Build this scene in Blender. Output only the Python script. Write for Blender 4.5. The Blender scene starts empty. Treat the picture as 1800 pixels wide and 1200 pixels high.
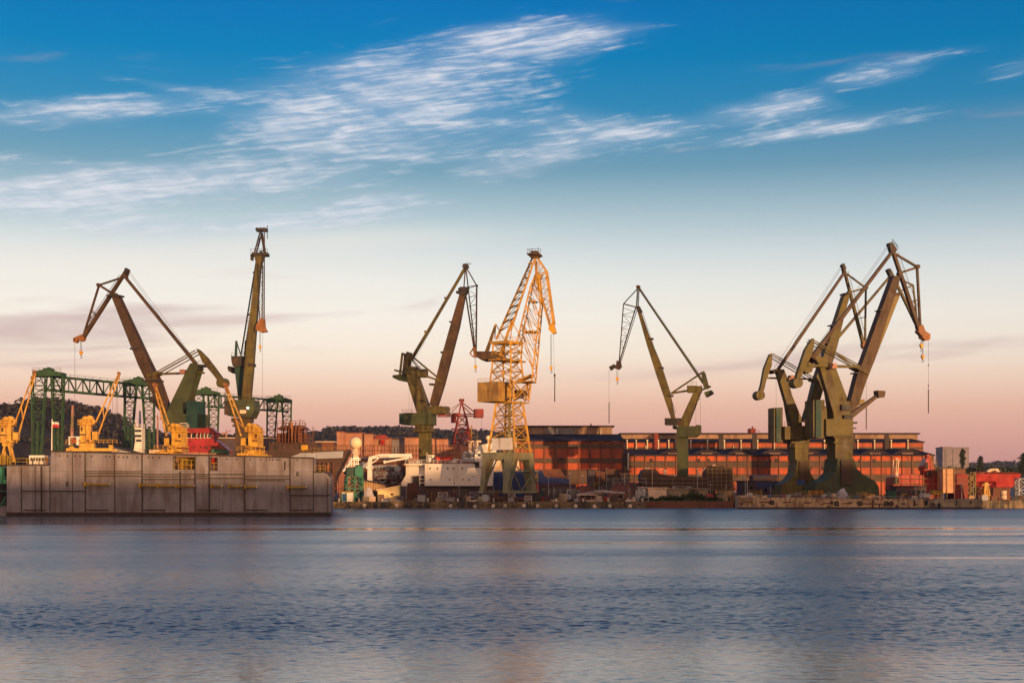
import bpy, math, random
from mathutils import Vector, noise as mnoise
R = math.radians
random.seed(11)
col = bpy.context.scene.collection
scn = bpy.context.scene
# ---------------------------------------------------------------- camera
CAM = Vector((0, 0, 6)); FPX = 2500.0; HOR = 856.0
cd = bpy.data.cameras.new('camera'); cam = bpy.data.objects.new('camera', cd); col.objects.link(cam)
cam.location = CAM; cam.rotation_euler = (R(90), 0, 0)
cd.lens = 50; cd.sensor_width = 36; cd.shift_y = 256 / 1800.0
cd.clip_start = 0.5; cd.clip_end = 30000
scn.camera = cam
scn.view_settings.view_transform = 'Standard'; scn.view_settings.look = 'None'
scn.view_settings.exposure = 0.0; scn.view_settings.gamma = 1
SUN_AZ = 32.0      # degrees to the right of straight behind the camera
SUN_EL = 4.0
# ---------------------------------------------------------------- sun
sd = bpy.data.lights.new('sun', 'SUN'); sd.energy = 5.0; sd.angle = R(0.55); sd.color = (1.0, 0.56, 0.245)
so = bpy.data.objects.new('sun', sd); col.objects.link(so)
sdir = Vector((math.sin(R(SUN_AZ)) * math.cos(R(SUN_EL)), -math.cos(R(SUN_AZ)) * math.cos(R(SUN_EL)), math.sin(R(SUN_EL))))
so.rotation_euler = sdir.to_track_quat('Z', 'Y').to_euler(); so.location = sdir * 300
# ---------------------------------------------------------------- sky
world = bpy.data.worlds.new("World"); scn.world = world; world.use_nodes = True
nt = world.node_tree; nt.nodes.clear(); L = nt.links
def N(t, **k):
    n = nt.nodes.new(t)
    for a, b in k.items(): setattr(n, a, b)
    return n
def M(op, a, b=None, c=None, clamp=False):
    n = N('ShaderNodeMath', operation=op, use_clamp=clamp)
    for i, v in enumerate((a, b, c)):
        if v is None: continue
        if isinstance(v, (int, float)): n.inputs[i].default_value = v
        else: L.new(v, n.inputs[i])
    return n.outputs[0]
def lin(c):
    return tuple(((v / 255.0) / 12.92 if v / 255.0 < .04045 else ((v / 255.0 + .055) / 1.055) ** 2.4) for v in c) + (1,)
tc = N('ShaderNodeTexCoord'); sx = N('ShaderNodeSeparateXYZ'); L.new(tc.outputs['Generated'], sx.inputs[0])
X, Yc, Z = sx.outputs
hyp = M('SQRT', M('ADD', M('MULTIPLY', X, X), M('MULTIPLY', Yc, Yc)))
AZ = M('ARCTAN2', X, Yc)
EL = M('DIVIDE', Z, M('MAXIMUM', hyp, .0001))
def sky_uv(px, py):
    k = (px - 900) / FPX
    return math.atan(k), ((HOR - py) / FPX) / math.sqrt(1 + k * k)
ramp = N('ShaderNodeValToRGB'); L.new(M('DIVIDE', EL, 0.5), ramp.inputs[0])
stops = [(856, (200, 138, 132)), (770, (228, 170, 156)), (720, (240, 190, 166)), (680, (249, 212, 188)), (620, (255, 239, 220)), (560, (253, 245, 233)), (500, (241, 241, 235)), (450, (222, 229, 229)),
         (400, (192, 211, 217)), (300, (120, 165, 188)), (200, (52, 142, 188)), (100, (0, 130, 188)), (0, (0, 118, 188)), (-300, (0, 84, 152))]
cr = ramp.color_ramp
for i, (py, c) in enumerate(stops):
    pos = ((HOR - py) / FPX) / 0.5
    e = cr.elements[i] if i < 2 else cr.elements.new(pos)
    e.position = pos; e.color = lin(c)
# the side of the sky round the setting sun is warmer and brighter; the far right a little deeper
nsk = N('ShaderNodeTexSky', sky_type='NISHITA'); nsk.sun_disc = False
nsk.sun_elevation = R(SUN_EL); nsk.sun_rotation = R(180 - SUN_AZ); nsk.altitude = 0; nsk.dust_density = 2.0
nmul = N('ShaderNodeVectorMath', operation='SCALE'); L.new(nsk.outputs[0], nmul.inputs[0]); nmul.inputs[3].default_value = 0.10
def mixc(f, a, b, mode='MIX'):
    n = N('ShaderNodeMix', data_type='RGBA', blend_type=mode)
    if isinstance(f, (int, float)): n.inputs[0].default_value = f
    else: L.new(f, n.inputs[0])
    for i, v in ((6, a), (7, b)):
        if isinstance(v, tuple): n.inputs[i].default_value = v
        else: L.new(v, n.inputs[i])
    return n.outputs[2]
base = mixc(0.025, ramp.outputs[0], nmul.outputs[0])
dark_r = M('MULTIPLY', M('SUBTRACT', AZ, -.1), M('MULTIPLY', EL, 1.6), clamp=True)
base = mixc(M('MULTIPLY', dark_r, 1.3, clamp=True), base, (0.0, 0.105, 0.25, 1))
# cirrus: streak fields laid out by bearing and elevation
def vec(a, b, rot, sa, sb, off=0.0):
    c, s = math.cos(rot), math.sin(rot)
    u = M('ADD', M('MULTIPLY', a, c * sa), M('MULTIPLY', b, s * sa)); v = M('ADD', M('MULTIPLY', a, -s * sb), M('MULTIPLY', b, c * sb))
    n = N('ShaderNodeCombineXYZ'); L.new(u, n.inputs[0]); L.new(v, n.inputs[1]); n.inputs[2].default_value = off
    return n.outputs[0]
def noise_n(v, scale, detail, rough=.55, dist=0.0):
    n = N('ShaderNodeTexNoise'); L.new(v, n.inputs['Vector']); n.inputs['Scale'].default_value = scale
    n.inputs['Detail'].default_value = detail; n.inputs['Roughness'].default_value = rough; n.inputs['Distortion'].default_value = dist
    return n.outputs[0]
def blob(px, py, rx, ry, ang, amp):
    a0, t0 = sky_uv(px, py); c, s = math.cos(R(ang)), math.sin(R(ang))
    du = M('SUBTRACT', AZ, a0); dv = M('SUBTRACT', EL, t0)
    p = M('MULTIPLY', M('ADD', M('MULTIPLY', du, c), M('MULTIPLY', dv, s)), FPX / rx)
    q = M('MULTIPLY', M('ADD', M('MULTIPLY', du, -s), M('MULTIPLY', dv, c)), FPX / ry)
    d2 = M('ADD', M('MULTIPLY', p, p), M('MULTIPLY', q, q))
    return M('MULTIPLY', M('EXPONENT', M('MULTIPLY', d2, -1.0)), amp)
def total(bl):
    o = None
    for b in bl:
        v = blob(*b); o = v if o is None else M('ADD', o, v)
    return o
hi = total([(610, 120, 80, 22, 12, .4), (680, 262, 120, 22, -4, .35), (500, 222, 90, 30, 14, .35), (180, 330, 160, 22, 3, .35), (250, 300, 120, 14, 6, .3), (1010, 215, 90, 26, 4, .3), (770, 125, 270, 66, 12, .78), (930, 68, 130, 28, 2, .9), (730, 215, 290, 70, -3, .80), (560, 240, 170, 70, 10, .45), (430, 320, 240, 34, 3, .38), (130, 352, 170, 30, 2, .4), (150, 195, 190, 24, 9, 1.0),
            (300, 153, 110, 9, -6, .5), (60, 345, 150, 26, 3, 1.15), (330, 310, 220, 32, 4, .95), (560, 386, 220, 18, 6, 1.1), (660, 353, 90, 14, 8, .95),
            (930, 285, 110, 24, 12, .75), (1130, 232, 130, 22, 3, .85), (1350, 195, 95, 22, 0, 1.15), (1400, 172, 60, 12, -8, .7), (1400, 236, 140, 12, 4, .85),
            (1500, 215, 170, 16, 5, .55), (1520, 135, 90, 20, 5, .95), (1640, 95, 130, 12, 3, .35), (1790, 120, 60, 20, 10, .5), (1100, 50, 80, 10, 4, .35),
            (230, 395, 110, 12, 2, .5), (20, 275, 90, 16, 4, .4), (120, 400, 300, 40, 0, .3), (350, 440, 500, 40, 4, .22), (820, 440, 120, 10, 0, .3)])
wv = vec(AZ, EL, R(6), 18, 78); w2 = vec(AZ, EL, R(8), 27, 270, 3.3); w3 = vec(AZ, EL, R(5), 6, 22, 7.1)
n1 = noise_n(wv, 1.0, 5, .6, .8); n2 = noise_n(w2, 1.0, 4, .6, .7); n3 = noise_n(w3, 1.0, 3)
w4 = vec(AZ, EL, R(-30), 40, 120, 5.0); n4 = noise_n(w4, 1.0, 2, .5, .3)
tex = M('ADD', M('ADD', M('MULTIPLY', n1, .70), M('MULTIPLY', n2, 1.05)), M('ADD', M('MULTIPLY', n3, .35), M('MULTIPLY', n4, .28)))
def sstep(v, lo, hi_):
    n = N('ShaderNodeMapRange', interpolation_type='SMOOTHSTEP'); L.new(v, n.inputs[0])
    n.inputs[1].default_value = lo; n.inputs[2].default_value = hi_; return n.outputs[0]
dens = sstep(M('ADD', M('MULTIPLY', M('MINIMUM', hi, 1.1), .42), M('MULTIPLY', tex, 1.2)), 1.60, 2.36)
veil = M('MULTIPLY', sstep(M('ADD', M('MULTIPLY', hi, .75), M('MULTIPLY', M('ADD', n3, n1), .55)), .62, 1.5), .38)
dens = M('MULTIPLY', dens, sstep(hi, .06, .34))
glow = total([(180, 480, 520, 70, 2, .75), (620, 420, 260, 22, 3, .5)])
base = mixc(M('MULTIPLY', glow, M('ADD', .30, M('MULTIPLY', n3, .5))), base, lin((250, 240, 228)))
sky = mixc(M('MULTIPLY', veil, sstep(hi, 0.02, .5)), base, lin((186, 200, 222)))
sky = mixc(M('MULTIPLY', dens, .85), sky, lin((238, 235, 240)))
low = total([(90, 590, 340, 38, 1, .74), (250, 545, 260, 12, 5, .5), (430, 560, 220, 14, 4, .7), (60, 640, 240, 14, 0, .5), (1680, 605, 330, 20, 3, .6), (1300, 648, 260, 12, 2, .4), (790, 585, 120, 6, 0, .3)])
ln = noise_n(vec(AZ, EL, R(3), 7, 55, 2.0), 1.0, 4, .55, .5)
lowd = sstep(M('ADD', M('MULTIPLY', low, .55), ln), .60, 1.05)
sky = mixc(M('MULTIPLY', lowd, .75), sky, lin((204, 176, 174)))
sunlobe = M('MULTIPLY', M('SUBTRACT', M('MULTIPLY', Yc, -1.0), .2), 1.2, clamp=True)
sky = mixc(sunlobe, sky, (1.35, 0.80, 0.48, 1))
bg = N('ShaderNodeBackground'); L.new(sky, bg.inputs[0]); bg.inputs[1].default_value = 1.0
wo = N('ShaderNodeOutputWorld'); L.new(bg.outputs[0], wo.inputs[0])
world.cycles.sampling_method = 'MANUAL'; world.cycles.sample_map_resolution = 512
# ---------------------------------------------------------------- materials
MATS = {}
def mat(name, c, rough=.65, metal=0.0, var=.25, sc=.35, dirt=None, damt=.4, streak=.5, bump=.15, spec=.4, wave=None, grid=None, emit=0):
    m = bpy.data.materials.new(name); m.use_nodes = True; MATS[name] = m
    t = m.node_tree; l = t.links; p = t.nodes['Principled BSDF']
    def nn(ty, **k):
        q = t.nodes.new(ty)
        for a, b in k.items(): setattr(q, a, b)
        return q
    g = nn('ShaderNodeNewGeometry')
    def nz(scale, det, st=(1, 1, 1)):
        mp = nn('ShaderNodeMapping'); mp.inputs['Scale'].default_value = st; l.new(g.outputs['Position'], mp.inputs[0])
        z = nn('ShaderNodeTexNoise'); z.inputs['Scale'].default_value = scale; z.inputs['Detail'].default_value = det; l.new(mp.outputs[0], z.inputs[0])
        return z.outputs[0]
    def mr(v, a, b, lo=0, hi=1):
        q = nn('ShaderNodeMapRange'); l.new(v, q.inputs[0])
        for i, x in enumerate((a, b, lo, hi)): q.inputs[i + 1].default_value = x
        return q.outputs[0]
    def mx(f, a, b, mode='MIX'):
        q = nn('ShaderNodeMix', data_type='RGBA', blend_type=mode)
        if isinstance(f, (int, float)): q.inputs[0].default_value = f
        else: l.new(f, q.inputs[0])
        for i, v in ((6, a), (7, b)):
            if isinstance(v, tuple): q.inputs[i].default_value = v
            else: l.new(v, q.inputs[i])
        return q.outputs[2]
    c4 = tuple(c) + (1,)
    n = nz(sc, 6); lo = tuple(v * (1 - var) for v in c) + (1,); hi = tuple(min(1, v * (1 + var)) for v in c) + (1,)
    colr = mx(mr(n, .35, .65), lo, hi)
    if dirt:
        sn = nz(sc * 2.2, 5, (1, 1, .18)); bn = nz(sc * .5, 3)
        ma = nn('ShaderNodeMath', operation='ADD'); l.new(sn, ma.inputs[0]); l.new(bn, ma.inputs[1])
        colr = mx(mr(ma.outputs[0], 1.2 - damt * .4, 1.42 - damt * .4, 0, streak + .3), colr, tuple(dirt) + (1,))
    if grid:
        # plate or panel joints in metres (x, z)
        gx, gz, gd = grid
        s = nn('ShaderNodeSeparateXYZ'); l.new(g.outputs['Position'], s.inputs[0])
        out = None
        for o, w in ((s.outputs[0], gx), (s.outputs[2], gz)):
            a = nn('ShaderNodeMath', operation='DIVIDE'); l.new(o, a.inputs[0]); a.inputs[1].default_value = w
            b = nn('ShaderNodeMath', operation='FRACT'); l.new(a.outputs[0], b.inputs[0])
            q = nn('ShaderNodeMath', operation='LESS_THAN'); l.new(b.outputs[0], q.inputs[0]); q.inputs[1].default_value = .16 / w
            if out is None: out = q.outputs[0]
            else:
                z = nn('ShaderNodeMath', operation='MAXIMUM'); l.new(out, z.inputs[0]); l.new(q.outputs[0], z.inputs[1]); out = z.outputs[0]
            # each panel its own slight tone
        fl = nn('ShaderNodeVectorMath', operation='SNAP'); l.new(g.outputs['Position'], fl.inputs[0]); fl.inputs[1].default_value = (gx, 1000, gz)
        wn = nn('ShaderNodeTexWhiteNoise'); l.new(fl.outputs[0], wn.inputs[0])
        colr = mx(mr(wn.outputs[0], 0, 1, 0, .35), colr, tuple(v * .6 for v in c) + (1,))
        q = nn('ShaderNodeMath', operation='MULTIPLY'); l.new(out, q.inputs[0]); q.inputs[1].default_value = gd
        colr = mx(q.outputs[0], colr, tuple(v * .25 for v in c) + (1,))
    l.new(colr, p.inputs['Base Color'])
    p.inputs['Metallic'].default_value = metal; p.inputs['Specular IOR Level'].default_value = spec
    l.new(mr(n, .3, .7, max(.05, rough - .12), min(1, rough + .12)), p.inputs['Roughness'])
    if bump:
        b = nn('ShaderNodeBump'); b.inputs['Strength'].default_value = bump; b.inputs['Distance'].default_value = .15
        if wave:
            s2 = nn('ShaderNodeSeparateXYZ'); l.new(g.outputs['Position'], s2.inputs[0])
            a = nn('ShaderNodeMath', operation='MULTIPLY'); l.new(s2.outputs[0], a.inputs[0]); a.inputs[1].default_value = 6.283 / wave
            q = nn('ShaderNodeMath', operation='SINE'); l.new(a.outputs[0], q.inputs[0]); l.new(q.outputs[0], b.inputs['Height'])
        else: l.new(nz(sc * 6, 4), b.inputs['Height'])
        l.new(b.outputs[0], p.inputs['Normal'])
    if emit:
        p.inputs['Emission Color'].default_value = c4; p.inputs['Emission Strength'].default_value = emit
    return m
RUST = (.10, .040, .018)
mat('olive', (.120, .094, .022), dirt=(.060, .036, .016), damt=.55, sc=.3, var=.35, streak=.55, grid=(997, 2.7, .45))
mat('olive_green', (.066, .080, .030), dirt=(.060, .042, .018), damt=.55, sc=.3, var=.35, grid=(997, 2.7, .45))
mat('brown_steel', (.088, .050, .025), dirt=(.045, .024, .013), damt=.5, sc=.3, var=.35, grid=(997, 3.1, .45))
mat('tan_steel', (.21, .155, .055), dirt=(.13, .07, .025), damt=.35, sc=.25)
mat('teal_steel', (.014, .050, .040), dirt=(.03, .05, .035), damt=.4)
mat('dark_steel', (.032, .028, .026), dirt=RUST, damt=.4)
mat('gantry_green', (.024, .070, .034), dirt=(.05, .06, .02), damt=.4)
mat('machine_orange', (.30, .12, .04), dirt=RUST, damt=.3)
mat('motor_pink', (.38, .19, .13), dirt=RUST, damt=.3)
mat('hook_yellow', (.70, .36, .03), dirt=RUST, damt=.2)
mat('rope', (.06, .045, .045), bump=0)
mat('crane_yellow', (.52, .28, .04), dirt=(.18, .085, .025), damt=.4, sc=.5, var=.3)
mat('cabin_yellow', (.50, .29, .07), dirt=(.20, .09, .03), damt=.6, sc=.5, grid=(3.4, 2.6, .4))
mat('portal_beige', (.27, .25, .13), dirt=(.17, .09, .035), damt=.45, sc=.3)
mat('dock_yellow', (.62, .34, .045), dirt=(.30, .12, .02), damt=.5, sc=1.1, var=.3, rough=.45)
mat('rail_yellow', (.34, .21, .02), dirt=RUST, damt=.3, bump=0)
mat('crane_red', (.25, .030, .022), dirt=RUST, damt=.3)
mat('dock_grey', (.25, .222, .240), dirt=(.10, .055, .04), damt=.62, sc=.34, var=.2, streak=.34, grid=(2.42, 4.6, .28))
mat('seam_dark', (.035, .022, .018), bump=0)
mat('waterline', (.045, .022, .016), dirt=(.02, .015, .012), damt=.6)
mat('ship_red', (.30, .014, .020), dirt=(.20, .02, .015), damt=.3, rough=.4)
mat('hull_red', (.36, .014, .010), dirt=(.25, .02, .01), damt=.3, rough=.35)
mat('hull_brown', (.085, .042, .030), dirt=(.06, .03, .02), damt=.6, sc=.5, grid=(3.1, 2.4, .5))
mat('hull_rust', (.16, .055, .028), dirt=(.06, .028, .02), damt=.5, sc=.6)
mat('hull_white', (.80, .71, .62), dirt=(.40, .27, .18), damt=.35, sc=.2, var=.06, streak=.3, rough=.4)
mat('ship_white', (.80, .74, .66), dirt=(.45, .33, .22), damt=.25, var=.08, rough=.4)
mat('ship_grey', (.36, .36, .38), dirt=(.25, .18, .14), damt=.3, var=.1)
mat('hull_blue', (.012, .035, .16), dirt=(.01, .02, .06), damt=.3, rough=.35)
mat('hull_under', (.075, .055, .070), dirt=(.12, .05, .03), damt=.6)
mat('glass', (.02, .025, .03), rough=.12, bump=0, spec=.8)
mat('brick_red', (.56, .10, .032), dirt=(.16, .048, .028), damt=.66, sc=.14, var=.35, streak=.55, grid=(3.9, 4.1, .6))
mat('strip_olive', (.10, .058, .036), dirt=(.09, .05, .04), damt=.5, sc=.3, grid=(1.3, 1.5, .35))
mat('clerestory', (.33, .20, .13), dirt=(.17, .09, .06), damt=.6, sc=.25, wave=.6, grid=(6.0, 30, .6))
mat('roof_dark', (.045, .036, .042), dirt=(.02, .018, .022), damt=.5, sc=.06, spec=.08, rough=.9)
mat('pipe_white', (.62, .55, .38), dirt=(.3, .2, .1), damt=.3)
mat('peach', (.48, .22, .13), dirt=(.26, .085, .055), damt=.6, sc=.16, var=.2, grid=(4.6, 5.2, .5))
mat('grey_panel', (.22, .20, .21), dirt=(.14, .11, .1), damt=.4, grid=(5.0, 3.0, .5))  # plain grey for one set-back block and a clerestory band
mat('cloth_orange', (.60, .31, .17), dirt=(.5, .2, .08), damt=.3, sc=.5, bump=.4)
mat('concrete', (.30, .235, .165), dirt=(.10, .06, .035), damt=.6, sc=.35, streak=.6)
mat('quay_stone', (.22, .15, .075), dirt=(.045, .035, .025), damt=.75, sc=.55, streak=.7, var=.4)
mat('ground', (.055, .038, .030), dirt=(.03, .02, .018), damt=.5, sc=.15)
mat('tan_sheet', (.36, .22, .11), dirt=(.2, .1, .05), damt=.3, wave=.7, bump=.4)
mat('yellow_wall', (.80, .60, .26), dirt=(.6, .35, .1), damt=.2)
mat('cream', (.72, .52, .36), dirt=(.4, .25, .15), damt=.2)
mat('tarp_grey', (.38, .34, .35), dirt=(.25, .2, .16), damt=.3, bump=.5)
mat('roof_slate', (.16, .13, .15), dirt=(.08, .06, .06), damt=.3)
mat('rubber', (.012, .011, .011), rough=.8)
mat('fender_white', (.65, .52, .38), dirt=RUST, damt=.25)
mat('portal_green', (.03, .16, .105), dirt=(.03, .08, .05), damt=.3)
mat('radome', (.88, .70, .42), var=.03, bump=0, rough=.45)
mat('tower_concrete', (.20, .165, .20), dirt=(.2, .16, .16), damt=.3, grid=(30, 3.0, .35))
mat('block_pane', (.10, .09, .11), bump=0)
mat('leaf_dark', (.045, .060, .022), var=.5, sc=.5, bump=0)
mat('leaf_green', (.050, .085, .020), var=.5, sc=.8, bump=0)
mat('bark', (.06, .04, .025))
mat('hill_wood', (.030, .026, .026), var=.45, sc=.03, bump=0)
mat('lamp_glow', (1.0, .85, .6), emit=9, bump=0)
mat('flag_white', (.8, .8, .78), bump=0); mat('flag_red', (.6, .02, .04), bump=0)
mat('blue_paint', (.02, .07, .22)); mat('skip_orange', (.55, .25, .03), dirt=RUST, damt=.4)
mat('boat_red', (.75, .05, .02)); mat('container_green', (.03, .12, .07), dirt=RUST, damt=.2, wave=.3)
# ---------------------------------------------------------------- mesh helpers
ORG = {}
def W(px, py, Y): return CAM + Vector(((px - 900) / FPX, 1, (HOR - py) / FPX)) * Y
class Fr:                                   # an upright plane through the thing, turned by th degrees
    def __init__(s, px, Y, th=0):
        s.th = R(th); s.n = Vector((-math.sin(s.th), math.cos(s.th), 0)); s.u = Vector((math.cos(s.th), math.sin(s.th), 0))
        s.o = Vector(((px - 900) / FPX * Y, Y, 0)); s.Y = Y
    def p(s, px, py, dn=0.0):
        d = Vector(((px - 900) / FPX, 1, (HOR - py) / FPX)); t = (s.o - CAM).dot(s.n) / d.dot(s.n)
        return CAM + d * t + s.n * dn
    def sc(s): return s.Y / FPX
class MB:
    def __init__(s, f=None): s.v = []; s.f = []; s.fr = f; s.sm = set()
    def add(s, vs, fs, smooth=False):
        o = len(s.v); s.v += [tuple(x) for x in vs]
        for f in fs:
            if smooth: s.sm.add(len(s.f))
            s.f.append(tuple(i + o for i in f))
        return s
    def hexa(s, a): return s.add(a, [(0, 1, 2, 3), (7, 6, 5, 4), (0, 4, 5, 1), (1, 5, 6, 2), (2, 6, 7, 3), (3, 7, 4, 0)])
    def box(s, x0, x1, y0, y1, z0, z1):
        return s.hexa([Vector(q) for q in ((x0, y0, z0), (x1, y0, z0), (x1, y0, z1), (x0, y0, z1), (x0, y1, z0), (x1, y1, z0), (x1, y1, z1), (x0, y1, z1))])
    def bar(s, a, b, w, h=None, up=None):    # plain square bar between two points, metres
        h = h or w; d = (b - a)
        if d.length < 1e-6: return s
        d.normalize(); u = up or (Vector((0, 0, 1)) if abs(d.z) < .9 else Vector((0, 1, 0)))
        x = d.cross(u).normalized() * (w / 2); y = x.cross(d).normalized() * (h / 2)
        return s.hexa([a - x - y, a + x - y, a + x + y, a - x + y, b - x - y, b + x - y, b + x + y, b - x + y])
    def taper(s, a, b, wa, wb, da, db, n):   # width lies in the plane, depth along n
        d = (b - a).normalized(); x = d.cross(n).normalized()
        A, B, C, D = x * wa / 2, x * wb / 2, n * da / 2, n * db / 2
        return s.hexa([a - A - C, a + A - C, a + A + C, a - A + C, b - B - D, b + B - D, b + B + D, b - B + D])
    def tube(s, a, b, r1, r2=None, n=8, caps=True):
        r2 = r1 if r2 is None else r2; d = (b - a).normalized(); u = Vector((0, 0, 1)) if abs(d.z) < .9 else Vector((0, 1, 0))
        x = d.cross(u).normalized(); y = d.cross(x); vs = []
        for c, r in ((a, r1), (b, r2)):
            for i in range(n):
                t = 2 * math.pi * i / n; vs.append(c + x * math.cos(t) * r + y * math.sin(t) * r)
        s.add(vs, [(i, (i + 1) % n, n + (i + 1) % n, n + i) for i in range(n)], True)
        if caps: s.add(vs, [tuple(range(n))[::-1], tuple(range(n, 2 * n))])
        return s
    def prism(s, pts, off):
        n = len(pts); return s.add(list(pts) + [p + off for p in pts], [tuple(range(n)), tuple(range(n, 2 * n))[::-1]] + [(i, n + i, n + (i + 1) % n, (i + 1) % n) for i in range(n)])
    def ball(s, c, r, nu=16, nv=10, sz=1.0):
        vs = [];
        for j in range(nv + 1):
            ph = math.pi * j / nv
            for i in range(nu):
                t = 2 * math.pi * i / nu; vs.append(c + Vector((math.cos(t) * math.sin(ph) * r, math.sin(t) * math.sin(ph) * r, math.cos(ph) * r * sz)))
        return s.add(vs, [(j * nu + i, j * nu + (i + 1) % nu, (j + 1) * nu + (i + 1) % nu, (j + 1) * nu + i) for j in range(nv) for i in range(nu)], True)
    def torus(s, c, R1, r, ax, n=18, m=8):
        ax = ax.normalized(); x = ax.cross(Vector((0, 0, 1))).normalized(); y = ax.cross(x); vs = []
        for i in range(n):
            t = 2 * math.pi * i / n; d = x * math.cos(t) + y * math.sin(t)
            for j in range(m):
                q = 2 * math.pi * j / m; vs.append(c + d * (R1 + r * math.cos(q)) + ax * r * math.sin(q))
        return s.add(vs, [(i * m + j, ((i + 1) % n) * m + j, ((i + 1) % n) * m + (j + 1) % m, i * m + (j + 1) % m) for i in range(n) for j in range(m)], True)
    # -- in the crane's own upright plane, places and widths read off the drawing, depth in metres
    def b(s, x1, y1, x2, y2, w1, w2=None, d=.8, dn=0.0, d2=None):
        w2 = w1 if w2 is None else w2; k = s.fr.sc()
        return s.taper(s.fr.p(x1, y1, dn), s.fr.p(x2, y2, dn), w1 * k, w2 * k, d, d if d2 is None else d2, s.fr.n)
    def bb(s, x1, y1, x2, y2, w1, w2=None, d=.3, dn=1.5, dn2=None):
        w2 = w1 if w2 is None else w2; k = s.fr.sc(); dn2 = dn if dn2 is None else dn2
        for q in (-1, 1): s.taper(s.fr.p(x1, y1, q * dn), s.fr.p(x2, y2, q * dn2), w1 * k, w2 * k, d, d, s.fr.n)
        return s
    def pl(s, pts, d=2.0, dn=0.0): return s.prism([s.fr.p(x, y, dn - d / 2) for x, y in pts], s.fr.n * d)
    def rc(s, x0, y0, x1, y1, d=2.0, dn=0.0): return s.pl([(x0, y1), (x1, y1), (x1, y0), (x0, y0)], d, dn)
    def disc(s, x, y, rpx, d=1.0, dn=0.0, n=20):
        return s.tube(s.fr.p(x, y, dn - d / 2), s.fr.p(x, y, dn + d / 2), rpx * s.fr.sc(), n=n)
    def lad(s, x1, y1, x2, y2, x3, y3, x4, y4, n, w, dn=0.0, diag=True, wm=None):   # rungs and zigzag between chord 1-2 and chord 3-4
        k = s.fr.sc() * w
        for i in range(n + 1):
            t = i / n; a = s.fr.p(x1 + (x2 - x1) * t, y1 + (y2 - y1) * t, dn); b = s.fr.p(x3 + (x4 - x3) * t, y3 + (y4 - y3) * t, dn)
            s.bar(a, b, k, k)
            if diag and i < n:
                t2 = (i + 1) / n
                if i % 2: s.bar(a, s.fr.p(x3 + (x4 - x3) * t2, y3 + (y4 - y3) * t2, dn), k * .8)
                else: s.bar(b, s.fr.p(x1 + (x2 - x1) * t2, y1 + (y2 - y1) * t2, dn), k * .8)
        return s
    def rail(s, pts, h=1.1, w=.07, step=2.0, mid=True):
        for a, b in zip(pts, pts[1:]):
            n = max(1, int((b - a).length / step)); U = Vector((0, 0, h))
            for i in range(n + 1):
                q = a + (b - a) * (i / n); s.bar(q, q + U, w)
            s.bar(a + U, b + U, w)
            if mid: s.bar(a + U * .5, b + U * .5, w * .8)
        return s
    def tower(s, B, T, n, cw, bw, X=False, faces=(0, 1, 2, 3), chords=True):
        for i in range(4):
            if chords: s.bar(B[i], T[i], cw)
            if i not in faces: continue
            j = (i + 1) % 4
            for k in range(n):
                t0, t1 = k / n, (k + 1) / n
                a0, a1 = B[i].lerp(T[i], t0), B[i].lerp(T[i], t1); b0, b1 = B[j].lerp(T[j], t0), B[j].lerp(T[j], t1)
                s.bar(a1, b1, bw)
                if X: s.bar(a0, b1, bw * .85); s.bar(b0, a1, bw * .85)
                elif k % 2: s.bar(a0, b1, bw * .9)
                else: s.bar(b0, a1, bw * .9)
        return s
    def build(s, name, m, parent=None, loc=None):
        if not s.v: return None
        o0 = ORG[parent.name] if parent is not None else (loc if loc is not None else Vector((0, 0, 0)))
        me = bpy.data.meshes.new(name); me.from_pydata([(v[0] - o0[0], v[1] - o0[1], v[2] - o0[2]) for v in s.v], [], s.f)
        me.materials.append(MATS[m]); me.update()
        import bmesh
        bm = bmesh.new(); bm.from_mesh(me); bmesh.ops.recalc_face_normals(bm, faces=bm.faces); bm.to_mesh(me); bm.free()
        for i in s.sm: me.polygons[i].use_smooth = True
        o = bpy.data.objects.new(name, me); col.objects.link(o)
        if parent is not None: o.parent = parent
        else: o.location = o0
        ORG[o.name] = Vector(o0); return o
def tag(o, label, cat, group=None, kind=None):
    if label: o['label'] = label
    if cat: o['category'] = cat
    if group: o['group'] = group
    if kind: o['kind'] = kind
    return o
def thing(name, label, cat, loc, group=None):
    o = bpy.data.objects.new(name, None); col.objects.link(o); o.location = loc; o.empty_display_size = .5
    ORG[o.name] = Vector(loc); return tag(o, label, cat, group)
def struct(o): o['kind'] = 'structure'; return o
def kids(o): return [c for c in bpy.data.objects if c.parent == o]
def dup(root, off, label=None, src=None):
    r = root.copy(); col.objects.link(r); r.location = Vector(root.location) + off
    if label: r['label'] = label
    for c in (src if src is not None else kids(root)):
        q = c.copy(); col.objects.link(q); q.parent = r
        for g in kids(c):
            h = g.copy(); col.objects.link(h); h.parent = q
    return r
GZ = 1.8    # quay level
def gy(Y, z=GZ): return HOR - (z - 6) * FPX / Y      # picture row of a level at distance Y
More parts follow.
